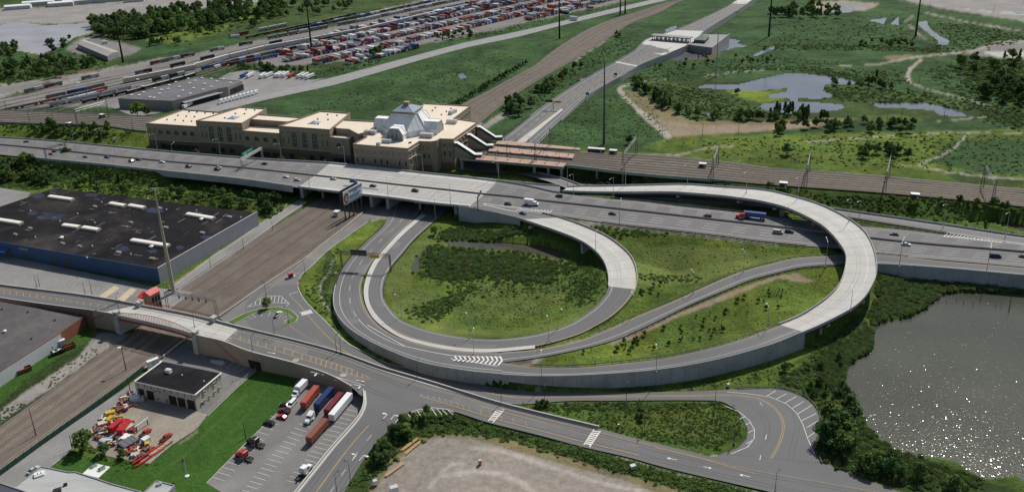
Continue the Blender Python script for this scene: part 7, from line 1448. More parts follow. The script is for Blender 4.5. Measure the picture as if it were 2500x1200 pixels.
# kerb lines of the lots (traced)
mb = MB(); strip(mb, [(625,904),(574,950),(507,1014)], .3, .1); strip(mb, [(722,965),(600,1080),(504,1178)], .3, .1); strip(mb, [(127,1133),(173,1103)], .35, .1); strip(mb, [(567,597),(640,543),(700,500)], .5, .1); strip(mb, [(425,697),(520,625),(567,597)], .5, .1)
for pts in ([(732,680),(727,698),(740,727),(762,752),(797,786),(842,832),(895,862),(953,889),(1037,907),(1153,933)], [(727,698),(735,672),(760,650),(800,612),(850,575),(900,540)]): strip(mb, [tuple(q)+(0,) for q in [list(x)[:2] for x in cr(pts, 4)]], .45, .05, .15)
isl = [(560,783),(600,763),(640,752),(680,748),(712,757),(728,773),(722,785),(705,792),(694,789),(700,780),(716,775),(700,764),(665,758),(620,765),(572,790)]; strip(mb, isl, .3, .1, .12)
struct(mb.build('kerb', concrete))
lawn_m = mat('lawn_strip', (.07,.13,.022), .95, .2, .8, fine=.2, fscale=6); P = [W(u, v, .2) for u, v in isl]; mb = MB(); mb.v = [tuple(p) for p in P]; mb.f = [tuple(t) for t in tessellate_polygon([P])]; mb.m = [0]*len(mb.f); struct(mb.build('grass_crescent', lawn_m))
# ---------------------------------------------------------------- vegetation
def leafmat(name, col, objv=.35, lv=.45):
    m = bpy.data.materials.new(name); m.use_nodes = True; nt = m.node_tree; L = nt.links; b = nt.nodes['Principled BSDF']; b.inputs['Roughness'].default_value = .75; b.inputs['Specular IOR Level'].default_value = .15
    oi = N(nt, 'ShaderNodeObjectInfo'); g = N(nt, 'ShaderNodeNewGeometry'); n = N(nt, 'ShaderNodeTexNoise', inp={'Scale': .9, 'Detail': 3., 'Roughness': .7}); L.new(g.outputs['Position'], n.inputs['Vector'])
    a = N(nt, 'ShaderNodeMapRange', inp={1: .3, 2: .7, 3: 1-lv, 4: 1+lv}); L.new(n.outputs[0], a.inputs[0]); c = N(nt, 'ShaderNodeMapRange', inp={1: 0., 2: 1., 3: 1-objv, 4: 1+objv}); L.new(oi.outputs['Random'], c.inputs[0])
    mu = N(nt, 'ShaderNodeMath', operation='MULTIPLY'); L.new(a.outputs[0], mu.inputs[0]); L.new(c.outputs[0], mu.inputs[1])
    hv = N(nt, 'ShaderNodeHueSaturation'); hv.inputs['Color'].default_value = (*col, 1); h2 = N(nt, 'ShaderNodeMapRange', inp={1: 0., 2: 1., 3: .475, 4: .53}); mm = N(nt, 'ShaderNodeMath', operation='FRACT'); m3 = N(nt, 'ShaderNodeMath', operation='MULTIPLY'); m3.inputs[1].default_value = 7.3; L.new(oi.outputs['Random'], m3.inputs[0]); L.new(m3.outputs[0], mm.inputs[0]); L.new(mm.outputs[0], h2.inputs[0]); L.new(h2.outputs[0], hv.inputs['Hue'])
    vm = N(nt, 'ShaderNodeVectorMath', operation='SCALE'); L.new(hv.outputs[0], vm.inputs[0]); L.new(mu.outputs[0], vm.inputs['Scale']); L.new(vm.outputs[0], b.inputs['Base Color'])
    tr = N(nt, 'ShaderNodeBsdfTranslucent'); L.new(vm.outputs[0], tr.inputs[0]); ms = N(nt, 'ShaderNodeMixShader'); ms.inputs[0].default_value = .32; out = [q for q in nt.nodes if q.type == 'OUTPUT_MATERIAL'][0]; L.new(b.outputs[0], ms.inputs[1]); L.new(tr.outputs[0], ms.inputs[2]); L.new(ms.outputs[0], out.inputs[0]); return m
leaf_dark = leafmat('dark_foliage', (.070,.125,.038), .4, .3); leaf_mid = leafmat('mid_foliage', (.110,.175,.042), .4, .3); leaf_lime = leafmat('pale_foliage', (.135,.19,.045), .3, .3); leaf_con = leafmat('conifer_needles', (.035,.065,.032)); bark = mat('bark', (.09,.07,.05), .9, .2, 4.)
leaf_reed = leafmat('reed_leaves', (.135,.205,.085), .35, .3); leaf_dry = leafmat('weedy_leaves', (.16,.19,.055), .25, .3)
def crown_mesh(name, seed, lobes, leaf, nper, m, elong=1., cone=False):
    """foliage built of many small leaf clumps, unit height 1, base of crown at .2"""
    r = random.Random(seed); vs = []; fs = []
    def leaf_at(c, s, out):
        n = Vector((r.gauss(0,1), r.gauss(0,1), r.gauss(.5,.8)))+out*1.2; n.normalize(); t = n.orthogonal().normalized(); t.rotate(Matrix.Rotation(r.uniform(0, 2*PI), 3, n)); b_ = n.cross(t); i = len(vs); s *= r.uniform(.6,1.3)
        for a, bb_ in ((-1,-.6),(.1,-1),(1,-.2),(.7,.9),(-.5,.8)): vs.append(tuple(c+t*a*s+b_*bb_*s))
        fs.append(tuple(range(i, i+5)))
    if cone:
        for k in range(nper):
            h = r.random()**1.3; a = r.uniform(0, 2*PI); R = (1-h)*.26*r.uniform(.75,1.05)+.02; leaf_at(Vector((math.cos(a)*R, math.sin(a)*R, .06+h*.92)), leaf, Vector((math.cos(a), math.sin(a), .2)))
    else:
        for (x, y, z, R, Rz) in lobes:
            for k in range(nper):
                d = Vector((r.gauss(0,1), r.gauss(0,1), r.gauss(0,1))).normalized(); q = r.uniform(.72,1.06) if r.random() < .85 else r.uniform(.3,.7)
                if r.random() < .12: q *= 1.15
                leaf_at(Vector((x+d.x*R*q, y+d.y*R*q, z+d.z*Rz*q)), leaf, d)
    me = bpy.data.meshes.new(name); me.from_pydata(vs, [], fs); me.materials.append(m); return me
def trunk_mesh(seed, lobes):
    r = random.Random(seed); mb = MB(); mb.tube((0,0,-.03),(0,0,.45),.028,.016,8)
    for (x, y, z, R, Rz) in lobes[:6]: mb.tube((0,0,r.uniform(.18,.4)),(x*.8,y*.8,z),.012,.004,5)
    me = bpy.data.meshes.new('trunk'); me.from_pydata(mb.v, [], mb.f); me.materials.append(bark); return me
TV = []
for s in range(7):
    r = random.Random(40+s); lobes = [(0,0,.66,.2,.26)]; k = 8
    for j in range(k): a = 2*PI*j/k+r.uniform(-.4,.4); R = r.uniform(.16,.28); lobes.append((math.cos(a)*R, math.sin(a)*R, r.uniform(.38,.76), r.uniform(.12,.19), r.uniform(.11,.18)))
    lobes.append((r.uniform(-.1,.1), r.uniform(-.1,.1), .86, .12, .12)); TV.append((crown_mesh('crown', s, lobes, .035, 95, (leaf_mid, leaf_dark, leaf_dark, leaf_lime, leaf_mid, leaf_dark, leaf_mid)[s]), trunk_mesh(s, lobes)))
for s in range(2):      # poplar-like narrow trees
    lobes = [(0,0,.3+.13*j,.12-.012*j,.13) for j in range(5)]; lobes = [(x+random.Random(s*9+i).uniform(-.04,.04), y, z, R, Rz) for i, (x, y, z, R, Rz) in enumerate(lobes)]; TV.append((crown_mesh('crown', 60+s, lobes, .03, 120, leaf_dark), trunk_mesh(9+s, lobes)))
CON = (crown_mesh('crown', 80, None, .05, 260, leaf_con, cone=True), trunk_mesh(80, [(0,0,.5,0,0)]))
def Wn(u, v, z): 
    x = (u-1250)/F; y = (v-CY)/F; x, y = _c*x-_s*y, _s*x+_c*y; dz = -ST-y*CT; t = (H-z)/-dz; return x*t, (CT-y*ST)*t
def on_ground(u, v):
    z = np.zeros(u.shape)
    for _ in range(3): x, y = Wn(u, v, z); z = height(x, y)
    return x, y, z
def offroad(x, y, m=1.5):
    ok = np.ones(x.shape, bool)
    for r, k in FLAT+[(HB, None)]: d, s, z = ribdist(r, x, y); ok &= d > m
    for nm, pts, zz, mm in SHEETS: uu, vv = PX(x, y, np.full(x.shape, zz)); ok &= ~inpoly(uu, vv, pts)
    for B in (wh, gb, ga): pass
    for pts, zz in BFOOT: uu, vv = PX(x, y, np.full(x.shape, zz)); ok &= ~inpoly(uu, vv, pts)
    return ok
BFOOT = [(WR, 8.5), (GR, 6.2), ([(396,881),(540,910),(475,964),(328,931)], 6), ([(356,303),(449,269),(651,267),(784,273),(855,278),(1036,253),(1149,260),(1168,299),(1105,342),(996,365),(862,354),(805,330),(590,320)], 22), ([(288,241),(390,213),(480,189),(591,199),(556,213),(532,217),(421,247)], 9), ([(190,108),(206,97),(291,126),(262,138)], 6)]
def in_poly_pts(poly, n, rg):
    P = np.array(poly, float); lo = P.min(0); hi = P.max(0); out = []
    while len(out) < n:
        q = rg.uniform(lo, hi, (n*3+20, 2)); m = inpoly(q[:,0], q[:,1], poly); out += list(q[m])
    return np.array(out[:n])
CL = [ # outline, count, h0, h1, kinds, label, group
 ([(225,62),(300,48),(420,28),(560,8),(650,10),(700,25),(660,50),(560,58),(500,70),(420,82),(330,100),(240,92)], 250, 14, 19, 0, 'dark dense tree in the big wood at the top left', 'trees of the big wood'),
 ([(355,105),(440,98),(452,110),(370,122)], 12, 8, 11, 0, 'dark tree in the low belt beside the rail yard meadow', 'trees of the meadow belt'),
 ([(470,60),(640,40),(660,60),(560,90),(480,100)], 12, 10, 15, 0, 'tree standing by itself in the bright meadow of the top left', 'trees of the bright meadow'),
 ([(0,122),(40,116),(55,125),(45,148),(0,150)], 10, 10, 13, 0, 'tree beside the muddy river at the left edge', 'river bank trees'),
 ([(0,150),(120,140),(230,150),(230,165),(150,190),(0,205)], 60, 8, 12, 0, 'bushy tree in the thicket left of the tall dark mast', 'thicket trees left'),
 ([(110,110),(175,96),(180,110),(140,135)], 10, 8, 11, 0, 'tree between the muddy river and the freight shed', 'shed trees'),
 ([(560,165),(700,168),(760,178),(700,180),(600,172)], 26, 6, 9, 0, 'shrubby tree between the parked trailers and the container yard', 'trees behind the trailers'),
 ([(890,140),(935,120),(920,148)], 8, 8, 12, 0, 'tree at the near corner of the container yard', 'container yard trees'),([(1050,98),(1160,78),(1150,95),(1080,103)], 14, 7, 10, 0, 'tree on the verge of the container yard', 'container yard trees'),
 ([(660,15),(800,0),(900,5),(880,25),(760,40),(680,50)], 40, 10, 14, 0, 'tree beyond the rail yard at the top', 'trees beyond the rail yard'),
 ([(0,308),(220,322),(290,340),(230,352),(60,330),(0,325)], 34, 6, 10, 0, 'bushy tree on the bank between the railway and the highway', 'bank trees by the western railway'),
 ([(-60,395),(60,385),(130,420),(120,455),(20,450),(-60,450)], 34, 7, 12, 0, 'tree in the thicket behind the black warehouse, at the left edge', 'thicket behind the warehouse'),
 ([(130,420),(300,445),(420,470),(600,480),(700,490),(680,520),(600,520),(300,480),(140,455)], 40, 5, 9, 0, 'bushy tree on the slope behind the black warehouse', 'slope trees behind the warehouse'),
 ([(2310,165),(2400,145),(2520,135),(2760,150),(2800,320),(2600,295),(2500,268),(2400,238),(2330,205)], 110, 10, 15, 0, 'dark tree of the dense wood at the right edge', 'trees of the dense right wood'),
 ([(1222,262),(1260,240),(1300,262),(1270,285),(1235,290)], 14, 8, 11, 0, 'dense tree between the lower tracks and the toll road', 'trees between tracks and toll road'),([(1300,225),(1360,190),(1410,160),(1430,165),(1380,200),(1330,235)], 26, 7, 10, 0, 'dense tree between the lower tracks and the toll road', 'trees between tracks and toll road'),
 ([(1530,195),(1560,205),(1600,235),(1640,265),(1620,270),(1590,245),(1545,215)], 26, 8, 12, 1, 'slender tree along the sandy track in the marsh', 'slender trees by the sandy track'),([(1640,268),(1700,285),(1880,290),(1960,290),(1960,296),(1800,296),(1660,285)], 26, 6, 10, 0, 'tree on the edge of the sandy ground by the lake', 'trees by the sandy ground'),
 ([(1860,275),(1900,268),(2000,285),(2090,295),(2000,298),(1880,290)], 26, 8, 12, 1, 'slender tree on the near bank of the lake', 'trees on the lake bank'),
 ([(1880,312),(2100,300),(2230,305),(2240,330),(2150,325),(1900,330)], 34, 6, 9, 0, 'bushy tree in the hedge line beyond the meadow', 'hedge line trees'),
 ([(2088,365),(2160,365),(2240,385),(2220,395),(2100,388)], 14, 6, 9, 0, 'bushy tree in the meadow beyond the railway', 'meadow trees'), ([(2020,200),(2120,205),(2200,215),(2180,228),(2050,215)], 16, 6, 9, 0, 'dark bush tree on the lake peninsula', 'peninsula trees'),
 ([(1880,30),(1990,20),(2040,30),(2045,45),(1890,48)], 26, 11, 16, 1, 'slender tree in the far row at the top right', 'far row trees'), ([(2100,105),(2250,105),(2260,118),(2090,118)], 14, 6, 8, 0, 'low dark tree in the marsh below the creek', 'marsh trees below the creek'),
 ([(1430,95),(1530,80),(1520,95),(1440,108)], 12, 5, 7, 0, 'low tree left of the toll plaza', 'trees near the toll plaza'), ([(1560,170),(1720,140),(1900,140),(1900,152),(1740,158),(1600,180)], 24, 4, 6, 0, 'low marsh shrub tree beyond the toll road', 'marsh trees beyond the toll road'),
 ([(1990,480),(2150,500),(2360,530),(2490,545),(2490,525),(2300,505),(2100,485)], 34, 4, 7, 0, 'bushy tree on the bank between the railway and the slip road', 'bank trees beyond the slip road'), ([(1700,470),(1900,478),(1870,470)], 6, 4, 5, 0, 'small bush tree behind the flyover', 'bank trees behind the flyover'),
 ([(1350,425),(1440,418),(1560,425),(1640,440),(1560,446),(1400,442)], 24, 4, 7, 0, 'tree in the hollow below the rail viaduct', 'hollow trees'),
 ([(2005,1010),(2060,985),(2080,1040),(2060,1110),(2010,1100)], 12, 8, 12, 0, 'tall tree on the strip between the hairpin and the large pond', 'trees between hairpin and pond'), ([(1900,900),(2000,890),(2060,870),(2110,830),(2130,850),(2060,930),(2060,985),(2000,980),(1960,940)], 12, 3, 5, 0, 'shrubby tree on the strip between the hairpin and the large pond', 'trees between hairpin and pond'),
 ([(2040,1120),(2140,1110),(2260,1160),(2330,1200),(2150,1170)], 12, 5, 8, 0, 'tree near the bottom right corner by the pond', 'trees at the bottom right'), ([(870,1160),(930,1090),(965,1060),(1000,1040),(1000,1070),(940,1130)], 12, 3.5, 6, 0, 'bushy tree on the strip between the side street and the bare ground', 'trees by the side street'), ([(975,1020),(1050,1008),(1060,1020),(990,1040)], 4, 3.5, 5, 0, 'young tree at the painted bays of the junction', 'trees at the junction bays'),
 ([(1300,870),(1480,850),(1700,775),(1900,690),(1930,700),(1900,770),(1700,840),(1500,870)], 46, 1.6, 3., 2, 'small young conifer planted in the triangle between the ramps', 'young conifers between the ramps'), ([(1545,720),(1600,690),(1640,690),(1600,735)], 8, 1.8, 3., 2, 'small young conifer in the meadow corner beside the exit ramp', 'young conifers beside the exit ramp'),
 ([(1090,525),(1170,530),(1180,545),(1100,540)], 5, 3, 5, 2, 'young conifer under the exit ramp wall', 'conifers under the ramp wall'),
 ([(400,378),(600,392),(850,410),(850,418),(600,402),(400,388)], 16, 3, 6, 0, 'bush tree between the station and the highway', 'bushes before the station'), ([(1285,985),(1310,988),(1340,990),(1300,1000)], 4, 2.5, 4, 0, 'bush on the tip of the hairpin island', 'island bushes'), ([(1560,1000),(1575,1020),(1560,1030)], 3, 2.5, 4, 0, 'dark bush inside the hairpin island', 'island bushes'),
]
SINGLE = [(337,286,0,15,3,'big round dark green tree in front of the depot warehouse'),(360,284,0,10,1,'smaller round tree beside the big one at the depot warehouse'),(1920,378,0,9.5,2,'lone round dark tree in the meadow beyond the railway'),(652,752,.1,6.2,4,'young leafy tree on the kerbed grass crescent'),(205,1098,.1,9,3,'dark broad tree at the corner of the salvage yard'),(255,1108,.1,5,1,'low leafy tree behind the salvage yard heap, left one'),(300,1118,.1,4,2,'low leafy tree behind the salvage yard heap, right one'),(1537,352,0,8,2,'round tree beside the tall grey green monopole'),(1060,572,.2,5.5,3,'round dark bush tree beside the ramp pond'),
 (1043,1010,3,4.5,4,'roundish tree standing on the painted bays of the junction'),(165,385,3,9,1,'bushy tree leaning over the near highway edge at the left'),(310,475,1,11,3,'tall round tree behind the centre of the black warehouse'),(565,505,0,10,3,'tall round tree behind the right part of the black warehouse'),(655,520,0,8,2,'round tree just off the right corner of the black warehouse'),(1800,230,0,6,1,'small tree on the lime green islet'),(2140,190,0,9,7,'narrow tall tree by the track fork'),(985,1035,2.5,5,1,'dark bush tree left of the junction bays'),(2095,720,.3,3.5,2,'yellowish bush right of the flyover')]
rg = np.random.default_rng(11); TR = []
for poly, n, h0, h1, kind, lab, grp in CL:
    q = in_poly_pts(poly, n, rg); x, y, z = on_ground(q[:,0], q[:,1]); ok = offroad(x, y, 2.)
    for i in np.where(ok)[0]: TR.append((x[i], y[i], z[i], rg.uniform(h0, h1), kind, lab, grp))
DR = [W(u, v, 0) for u, v in np.linspace((1118,268),(1245,190),20)]+[W(u, v, 0) for u, v in np.linspace((1245,190),(1300,158),8)]
for p in DR: TR.append((p.x-7, p.y, 0, rg.uniform(5.5,7.5), 0, 'small round tree in the row along the lower tracks beyond the station', 'tree row along the lower tracks'))
TR.sort(key=lambda t: -t[3]/(t[1]**2+H*H)**.5)
NEAR, FAR = TR[:270], TR[270:]
def tree(x, y, z, h, var, lab, grp=None, wide=1.):
    cm, tm = CON if var == 'c' else TV[var]; t = thing('tree', (x, y, z), rg.uniform(0, 6.28), lab, 'tree', grp); t.scale = (h*wide, h*wide, h)
    for nm, me in (('crown', cm), ('trunk', tm)): o = bpy.data.objects.new(nm, me); COL.objects.link(o); o.parent = t
for x, y, z, h, k, l, g_ in NEAR: tree(x, y, z, h, 'c' if k == 2 else int(rg.integers(7,9)) if k == 1 else int(rg.integers(0,7)), l, g_, rg.uniform(.85,1.25))
for u, v, z, h, var, l in SINGLE: p = W(u, v, z); tree(p.x, p.y, z, h, var, l, None, 1.15)
# ground cover bushes: one instanced object ------------------------------------------
SRCC = bpy.data.collections.new('leaf_clumps'); clumps = []
for s in range(4):
    r = random.Random(90+s); lobes = [(r.uniform(-.35,.35), r.uniform(-.35,.35), r.uniform(.1,.5), r.uniform(.28,.42), r.uniform(.22,.36)) for _ in range(4)]
    clumps.append((crown_mesh('clump', 90+s, lobes, .095, 42, (leaf_dark, leaf_mid, leaf_lime, leaf_dark)[s]), 0))
for s in range(2):      # reed tufts: upright blades
    r = random.Random(s+5); vs = []; fs = []
    for k in range(110):
        a = r.uniform(0, 2*PI); R = r.random()**.5*.6; x, y = R*math.cos(a), R*math.sin(a); h = r.uniform(.5,1.); t = r.uniform(0, 2*PI); dx, dy = .06*math.cos(t), .06*math.sin(t); lx, ly = r.uniform(-.2,.2), r.uniform(-.2,.2); i = len(vs); vs += [(x-dx,y-dy,-.1),(x+dx,y+dy,-.1),(x+dx*.6+lx,y+dy*.6+ly,h),(x-dx*.6+lx,y-dy*.6+ly,h*.96)]; fs.append((i,i+1,i+2,i+3))
    me = bpy.data.meshes.new('reed_tuft'); me.from_pydata(vs, [], fs); me.materials.append(leaf_reed if s == 0 else leaf_dry); clumps.append((me, 1))
def scatter(name, meshes, X, Y, Z, S, sq=(.75,1.)):
    n = len(X); me = bpy.data.meshes.new(name); me.vertices.add(n); me.vertices.foreach_set('co', np.stack([X, Y, Z], -1).ravel().astype(np.float32))
    rg2 = np.random.default_rng(n); sc3 = np.stack([S, S, S*rg2.uniform(*sq, n)], -1); rt = np.zeros((n, 3)); rt[:,2] = rg2.uniform(0, 6.28, n)
    for nm, d in (('sc3', sc3), ('rt', rt)): a = me.attributes.new(nm, 'FLOAT_VECTOR', 'POINT'); a.data.foreach_set('vector', d.ravel().astype(np.float32))
    a = me.attributes.new('pick', 'INT', 'POINT'); a.data.foreach_set('value', rg2.integers(0, len(meshes), n).astype(np.int32))
    o = bpy.data.objects.new(name, me); COL.objects.link(o); c = bpy.data.collections.new(name+'_parts')
    for i, m in enumerate(meshes): q = bpy.data.objects.new(f'{name}_part_{i}', m); c.objects.link(q)
    ng = bpy.data.node_groups.new(name, 'GeometryNodeTree'); ng.interface.new_socket('Geometry', in_out='INPUT', socket_type='NodeSocketGeometry'); ng.interface.new_socket('Geometry', in_out='OUTPUT', socket_type='NodeSocketGeometry')
    gi = ng.nodes.new('NodeGroupInput'); go = ng.nodes.new('NodeGroupOutput'); mp = ng.nodes.new('GeometryNodeMeshToPoints'); ip = ng.nodes.new('GeometryNodeInstanceOnPoints'); ci = ng.nodes.new('GeometryNodeCollectionInfo'); ci.inputs[0].default_value = c; ci.inputs['Separate Children'].default_value = True
    def at(nm, t): q = ng.nodes.new('GeometryNodeInputNamedAttribute'); q.data_type = t; q.inputs[0].default_value = nm; return q.outputs[0]
    l = ng.links; l.new(gi.outputs[0], mp.inputs[0]); l.new(mp.outputs[0], ip.inputs['Points']); l.new(ci.outputs[0], ip.inputs['Instance']); ip.inputs['Pick Instance'].default_value = True
    l.new(at('pick', 'INT'), ip.inputs['Instance Index']); l.new(at('rt', 'FLOAT_VECTOR'), ip.inputs['Rotation']); l.new(at('sc3', 'FLOAT_VECTOR'), ip.inputs['Scale']); l.new(ip.outputs[0], go.inputs[0])
    md = o.modifiers.new('scatter', 'NODES'); md.node_group = ng; o['kind'] = 'stuff'; return o
BU = [ # outline, count, size0, size1
 ([(1012,655),(1050,605),(1110,605),(1240,615),(1380,640),(1400,660),(1300,690),(1180,670),(1130,705),(1060,690)], 420, 1.2, 2.6), ([(1070,560),(1200,568),(1340,585),(1390,615),(1240,600),(1080,586)], 330, 1.2, 2.4), ([(1180,690),(1300,690),(1420,670),(1440,700),(1300,720),(1150,730)], 160, .8, 1.6), ([(1400,640),(1470,650),(1475,700),(1420,745),(1380,740)], 200, .9, 1.8), ([(1005,770),(1060,735),(1150,690),(1170,700),(1100,750),(1060,785)], 260, 1.2, 2.2), ([(1360,640),(1470,650),(1480,680),(1440,740),(1400,740),(1420,690)], 160, 1., 1.8),
 ([(1130,700),(1280,680),(1400,700),(1380,760),(1260,790),(1100,780)], 260, .5, 1.), ([(1440,555),(1560,562),(1640,580),(1500,590)], 110, 1., 2.), ([(1560,670),(1720,675),(1700,690),(1560,685)], 120, .8, 1.6),
 ([(0,392),(200,408),(715,465),(735,500),(640,555),(600,522),(133,458),(60,460),(0,462)], 1500, 1.4, 2.8), ([(-100,385),(130,400),(120,455),(-100,450)], 300, 2., 3.4), ([(0,303),(240,312),(330,330),(300,348),(0,330)], 420, 1.3, 2.6),
 ([(2150,655),(2500,690),(2500,712),(2345,710),(2265,745),(2170,778),(2130,810)], 260, 1., 1.8), ([(2000,850),(2110,770),(2140,790),(2130,850),(2085,880),(2062,940),(2085,985),(2130,1060),(2240,1115),(2400,1175),(2330,1200),(2060,1150),(2000,1110),(2000,1000),(1940,950),(1880,930)], 900, 1.0, 2.1),
 ([(1290,985),(1500,979),(1740,979),(1790,995),(1500,1000),(1300,1000)], 330, .9, 1.8), ([(1480,1040),(1600,1060),(1760,1080),(1810,1060),(1800,1090),(1640,1084),(1480,1050)], 200, .6, 1.2), ([(1500,1000),(1790,1000),(1800,1060),(1600,1050)], 260, .5,1.),
 ([(860,1190),(925,1075),(960,1050),(1060,1010),(1112,1012),(1240,1048),(1420,1095),(1625,1145),(1860,1195),(1700,1200),(1500,1145),(1300,1085),(1120,1050),(1000,1075),(920,1150)], 1500, .9, 1.9),
 ([(740,720),(830,600),(840,610),(800,700),(850,790),(950,860),(1040,895),(1030,905),(940,885),(830,815),(760,745)], 330, .7, 1.6), ([(960,885),(1100,915),(1240,930),(1240,940),(1100,926),(960,895)], 130, .6, 1.3), ([(1540,945),(1700,930),(1860,900),(1960,885),(1880,930),(1700,948)], 170, .6, 1.3),
 ([(1880,470),(2000,478),(2200,500),(2500,530),(2500,550),(2350,540),(2100,520),(1960,490)], 600, 1.2, 2.4), ([(1340,410),(1700,435),(1860,455),(1860,470),(1600,452),(1340,444)], 330, 1.2, 2.6),
 ([(1650,345),(1900,335),(2300,325),(2500,335),(2500,430),(2300,415),(2100,405),(1900,395),(1700,375)], 900, .9, 2.), ([(1560,200),(1700,215),(1850,262),(1870,285),(1700,290),(1600,245)], 600, 1.6, 3.), ([(2010,215),(2240,225),(2400,265),(2290,262),(2110,248),(2030,240)], 400, 1.6, 3.), ([(1700,165),(1950,172),(2110,200),(2100,190),(2000,165)], 300, 1.4, 2.6),
 ([(1850,110),(2050,108),(2300,118),(2290,128),(2050,122),(1850,120)], 400, 1.6, 3.2), ([(1880,35),(2100,40),(2230,45),(2230,100),(1880,105)], 450, 1.2, 2.6), ([(2260,100),(2500,82),(2500,100),(2380,118),(2280,130)], 260, 1.4, 2.8), ([(2290,50),(2500,85),(2500,95),(2320,105)], 260, 1.4, 2.8), ([(1880,205),(2100,170),(2200,180),(2220,205),(2120,200),(1930,172)], 260, 1.4, 2.8), ([(1240,330),(1300,285),(1560,225),(1640,340),(1440,342)], 500, .9, 1.8), ([(700,285),(1000,170),(1230,110),(1230,175),(1110,255),(900,262)], 600, .9, 2.), ([(2260,180),(2300,150),(2330,210),(2400,245),(2500,285),(2500,320),(2420,300)], 420, 1.4, 2.8), ([(0,150),(230,140),(250,160),(0,210)], 420, 2., 4.), ([(240,60),(640,20),(700,40),(450,100),(250,95)], 350, 3., 5.), ([(2320,160),(2500,140),(2500,280),(2350,210)], 450, 3., 5.), ([(560,163),(760,178),(840,168),(900,150),(940,130),(930,148),(860,172),(740,186),(560,172)], 300, 1.4, 2.8),
 ([(1300,225),(1430,150),(1440,160),(1330,240),(1240,290),(1230,260)], 260, 1.5, 3.), ([(1400,150),(1520,90),(1560,95),(1540,120),(1440,165)], 220, 1.2, 2.4), ([(1070,103),(1240,68),(1500,12),(1510,18),(1260,76),(1080,108)], 220, 1.2,2.6), ([(1460,170),(1600,160),(1900,140),(2080,150),(1900,165),(1600,200),(1500,200)], 500, 1.2, 2.4),
 ([(110,940),(200,868),(240,850),(244,856),(200,880),(115,950)], 60, .5, 1.), ([(0,1005),(60,985),(70,1000),(0,1030)], 60, .6, 1.2), ([(420,375),(850,405),(850,418),(420,385)], 160, 1., 2.2),([(150,1060),(240,1100),(360,1130),(350,1140),(230,1120),(150,1100)], 110, .8, 1.6),
]
GR_ = [([(945,690),(1000,600),(1080,545),(1340,575),(1480,650),(1480,700),(1380,790),(1240,815),(1080,800),(960,760)], 700, .3, .7), ([(1540,600),(1700,585),(2040,620),(1880,640),(1700,690),(1560,740),(1500,780)], 350, .3, .7), ([(1300,880),(1560,850),(1760,770),(1900,700),(2030,660),(2030,690),(1960,760),(1700,850),(1500,878)], 350, .3, .6), ([(1300,990),(1790,985),(1820,1050),(1760,1100),(1480,1045)], 900, .4, .9)]
RE = [([(1035,610),(1075,600),(1110,607),(1240,617),(1330,632),(1400,650),(1330,690),(1180,680),(1100,690),(1040,670)], 1000, 1., 2.1), ([(1090,560),(1200,568),(1340,585),(1390,612),(1240,590),(1080,578)], 500, 1.1, 1.9), ([(2150,652),(2500,685),(2500,714),(2345,711),(2265,748),(2170,781),(2140,800),(2120,760)], 1600, 1.1, 1.9), ([(2010,860),(2120,800),(2140,850),(2085,885),(2062,940),(2000,960)], 900, 1., 1.8), ([(2000,1000),(2062,940),(2085,985),(2130,1060),(2240,1115),(2400,1175),(2330,1200),(2060,1150),(2000,1110)], 900, .9, 1.7)]
for nm, L_, ms, lab in (('undergrowth', BU, [clumps[1][0], clumps[2][0], clumps[1][0], clumps[0][0]], 'x'), ('grass_tufts', GR_, [clumps[5][0], clumps[1][0]], 'rough grass tufts on the meadows'), ('reeds', RE, [clumps[4][0], clumps[5][0], clumps[4][0], clumps[1][0]], 'dense green reeds of the marsh')):
    X = []; Y = []; Z = []; S = []
    for poly, n, s0, s1 in L_:
        q = in_poly_pts(poly, n, rg)+rg.normal(0, 1, (n, 2))*np.array([11, 5])*min(1, np.ptp(np.array(poly), 0)[1]/60); x, y, z = on_ground(q[:,0], q[:,1]); ok = offroad(x, y, 1.3)
        u, v = PX(x, y, z); wet = np.zeros(x.shape, bool)
        for k, (wz, wp) in WATER.items(): uu, vv = PX(x, y, np.full(x.shape, wz)); wet |= inpoly(uu, vv, wp)
        ok &= ~wet; X.append(x[ok]); Y.append(y[ok]); Z.append(z[ok]-.1); S.append(rg.uniform(s0, s1, ok.sum()))
    scatter(nm, ms, np.concatenate(X), np.concatenate(Y), np.concatenate(Z), np.concatenate(S), (.5,.85) if nm == 'undergrowth' else (.75,1.))
if FAR:
    A_ = np.array([t[:4] for t in FAR]); scatter('woodland', [TV[i][0] for i in (0,1,2,4,5,7)], A_[:,0], A_[:,1], A_[:,2], A_[:,3], (.95,1.05))
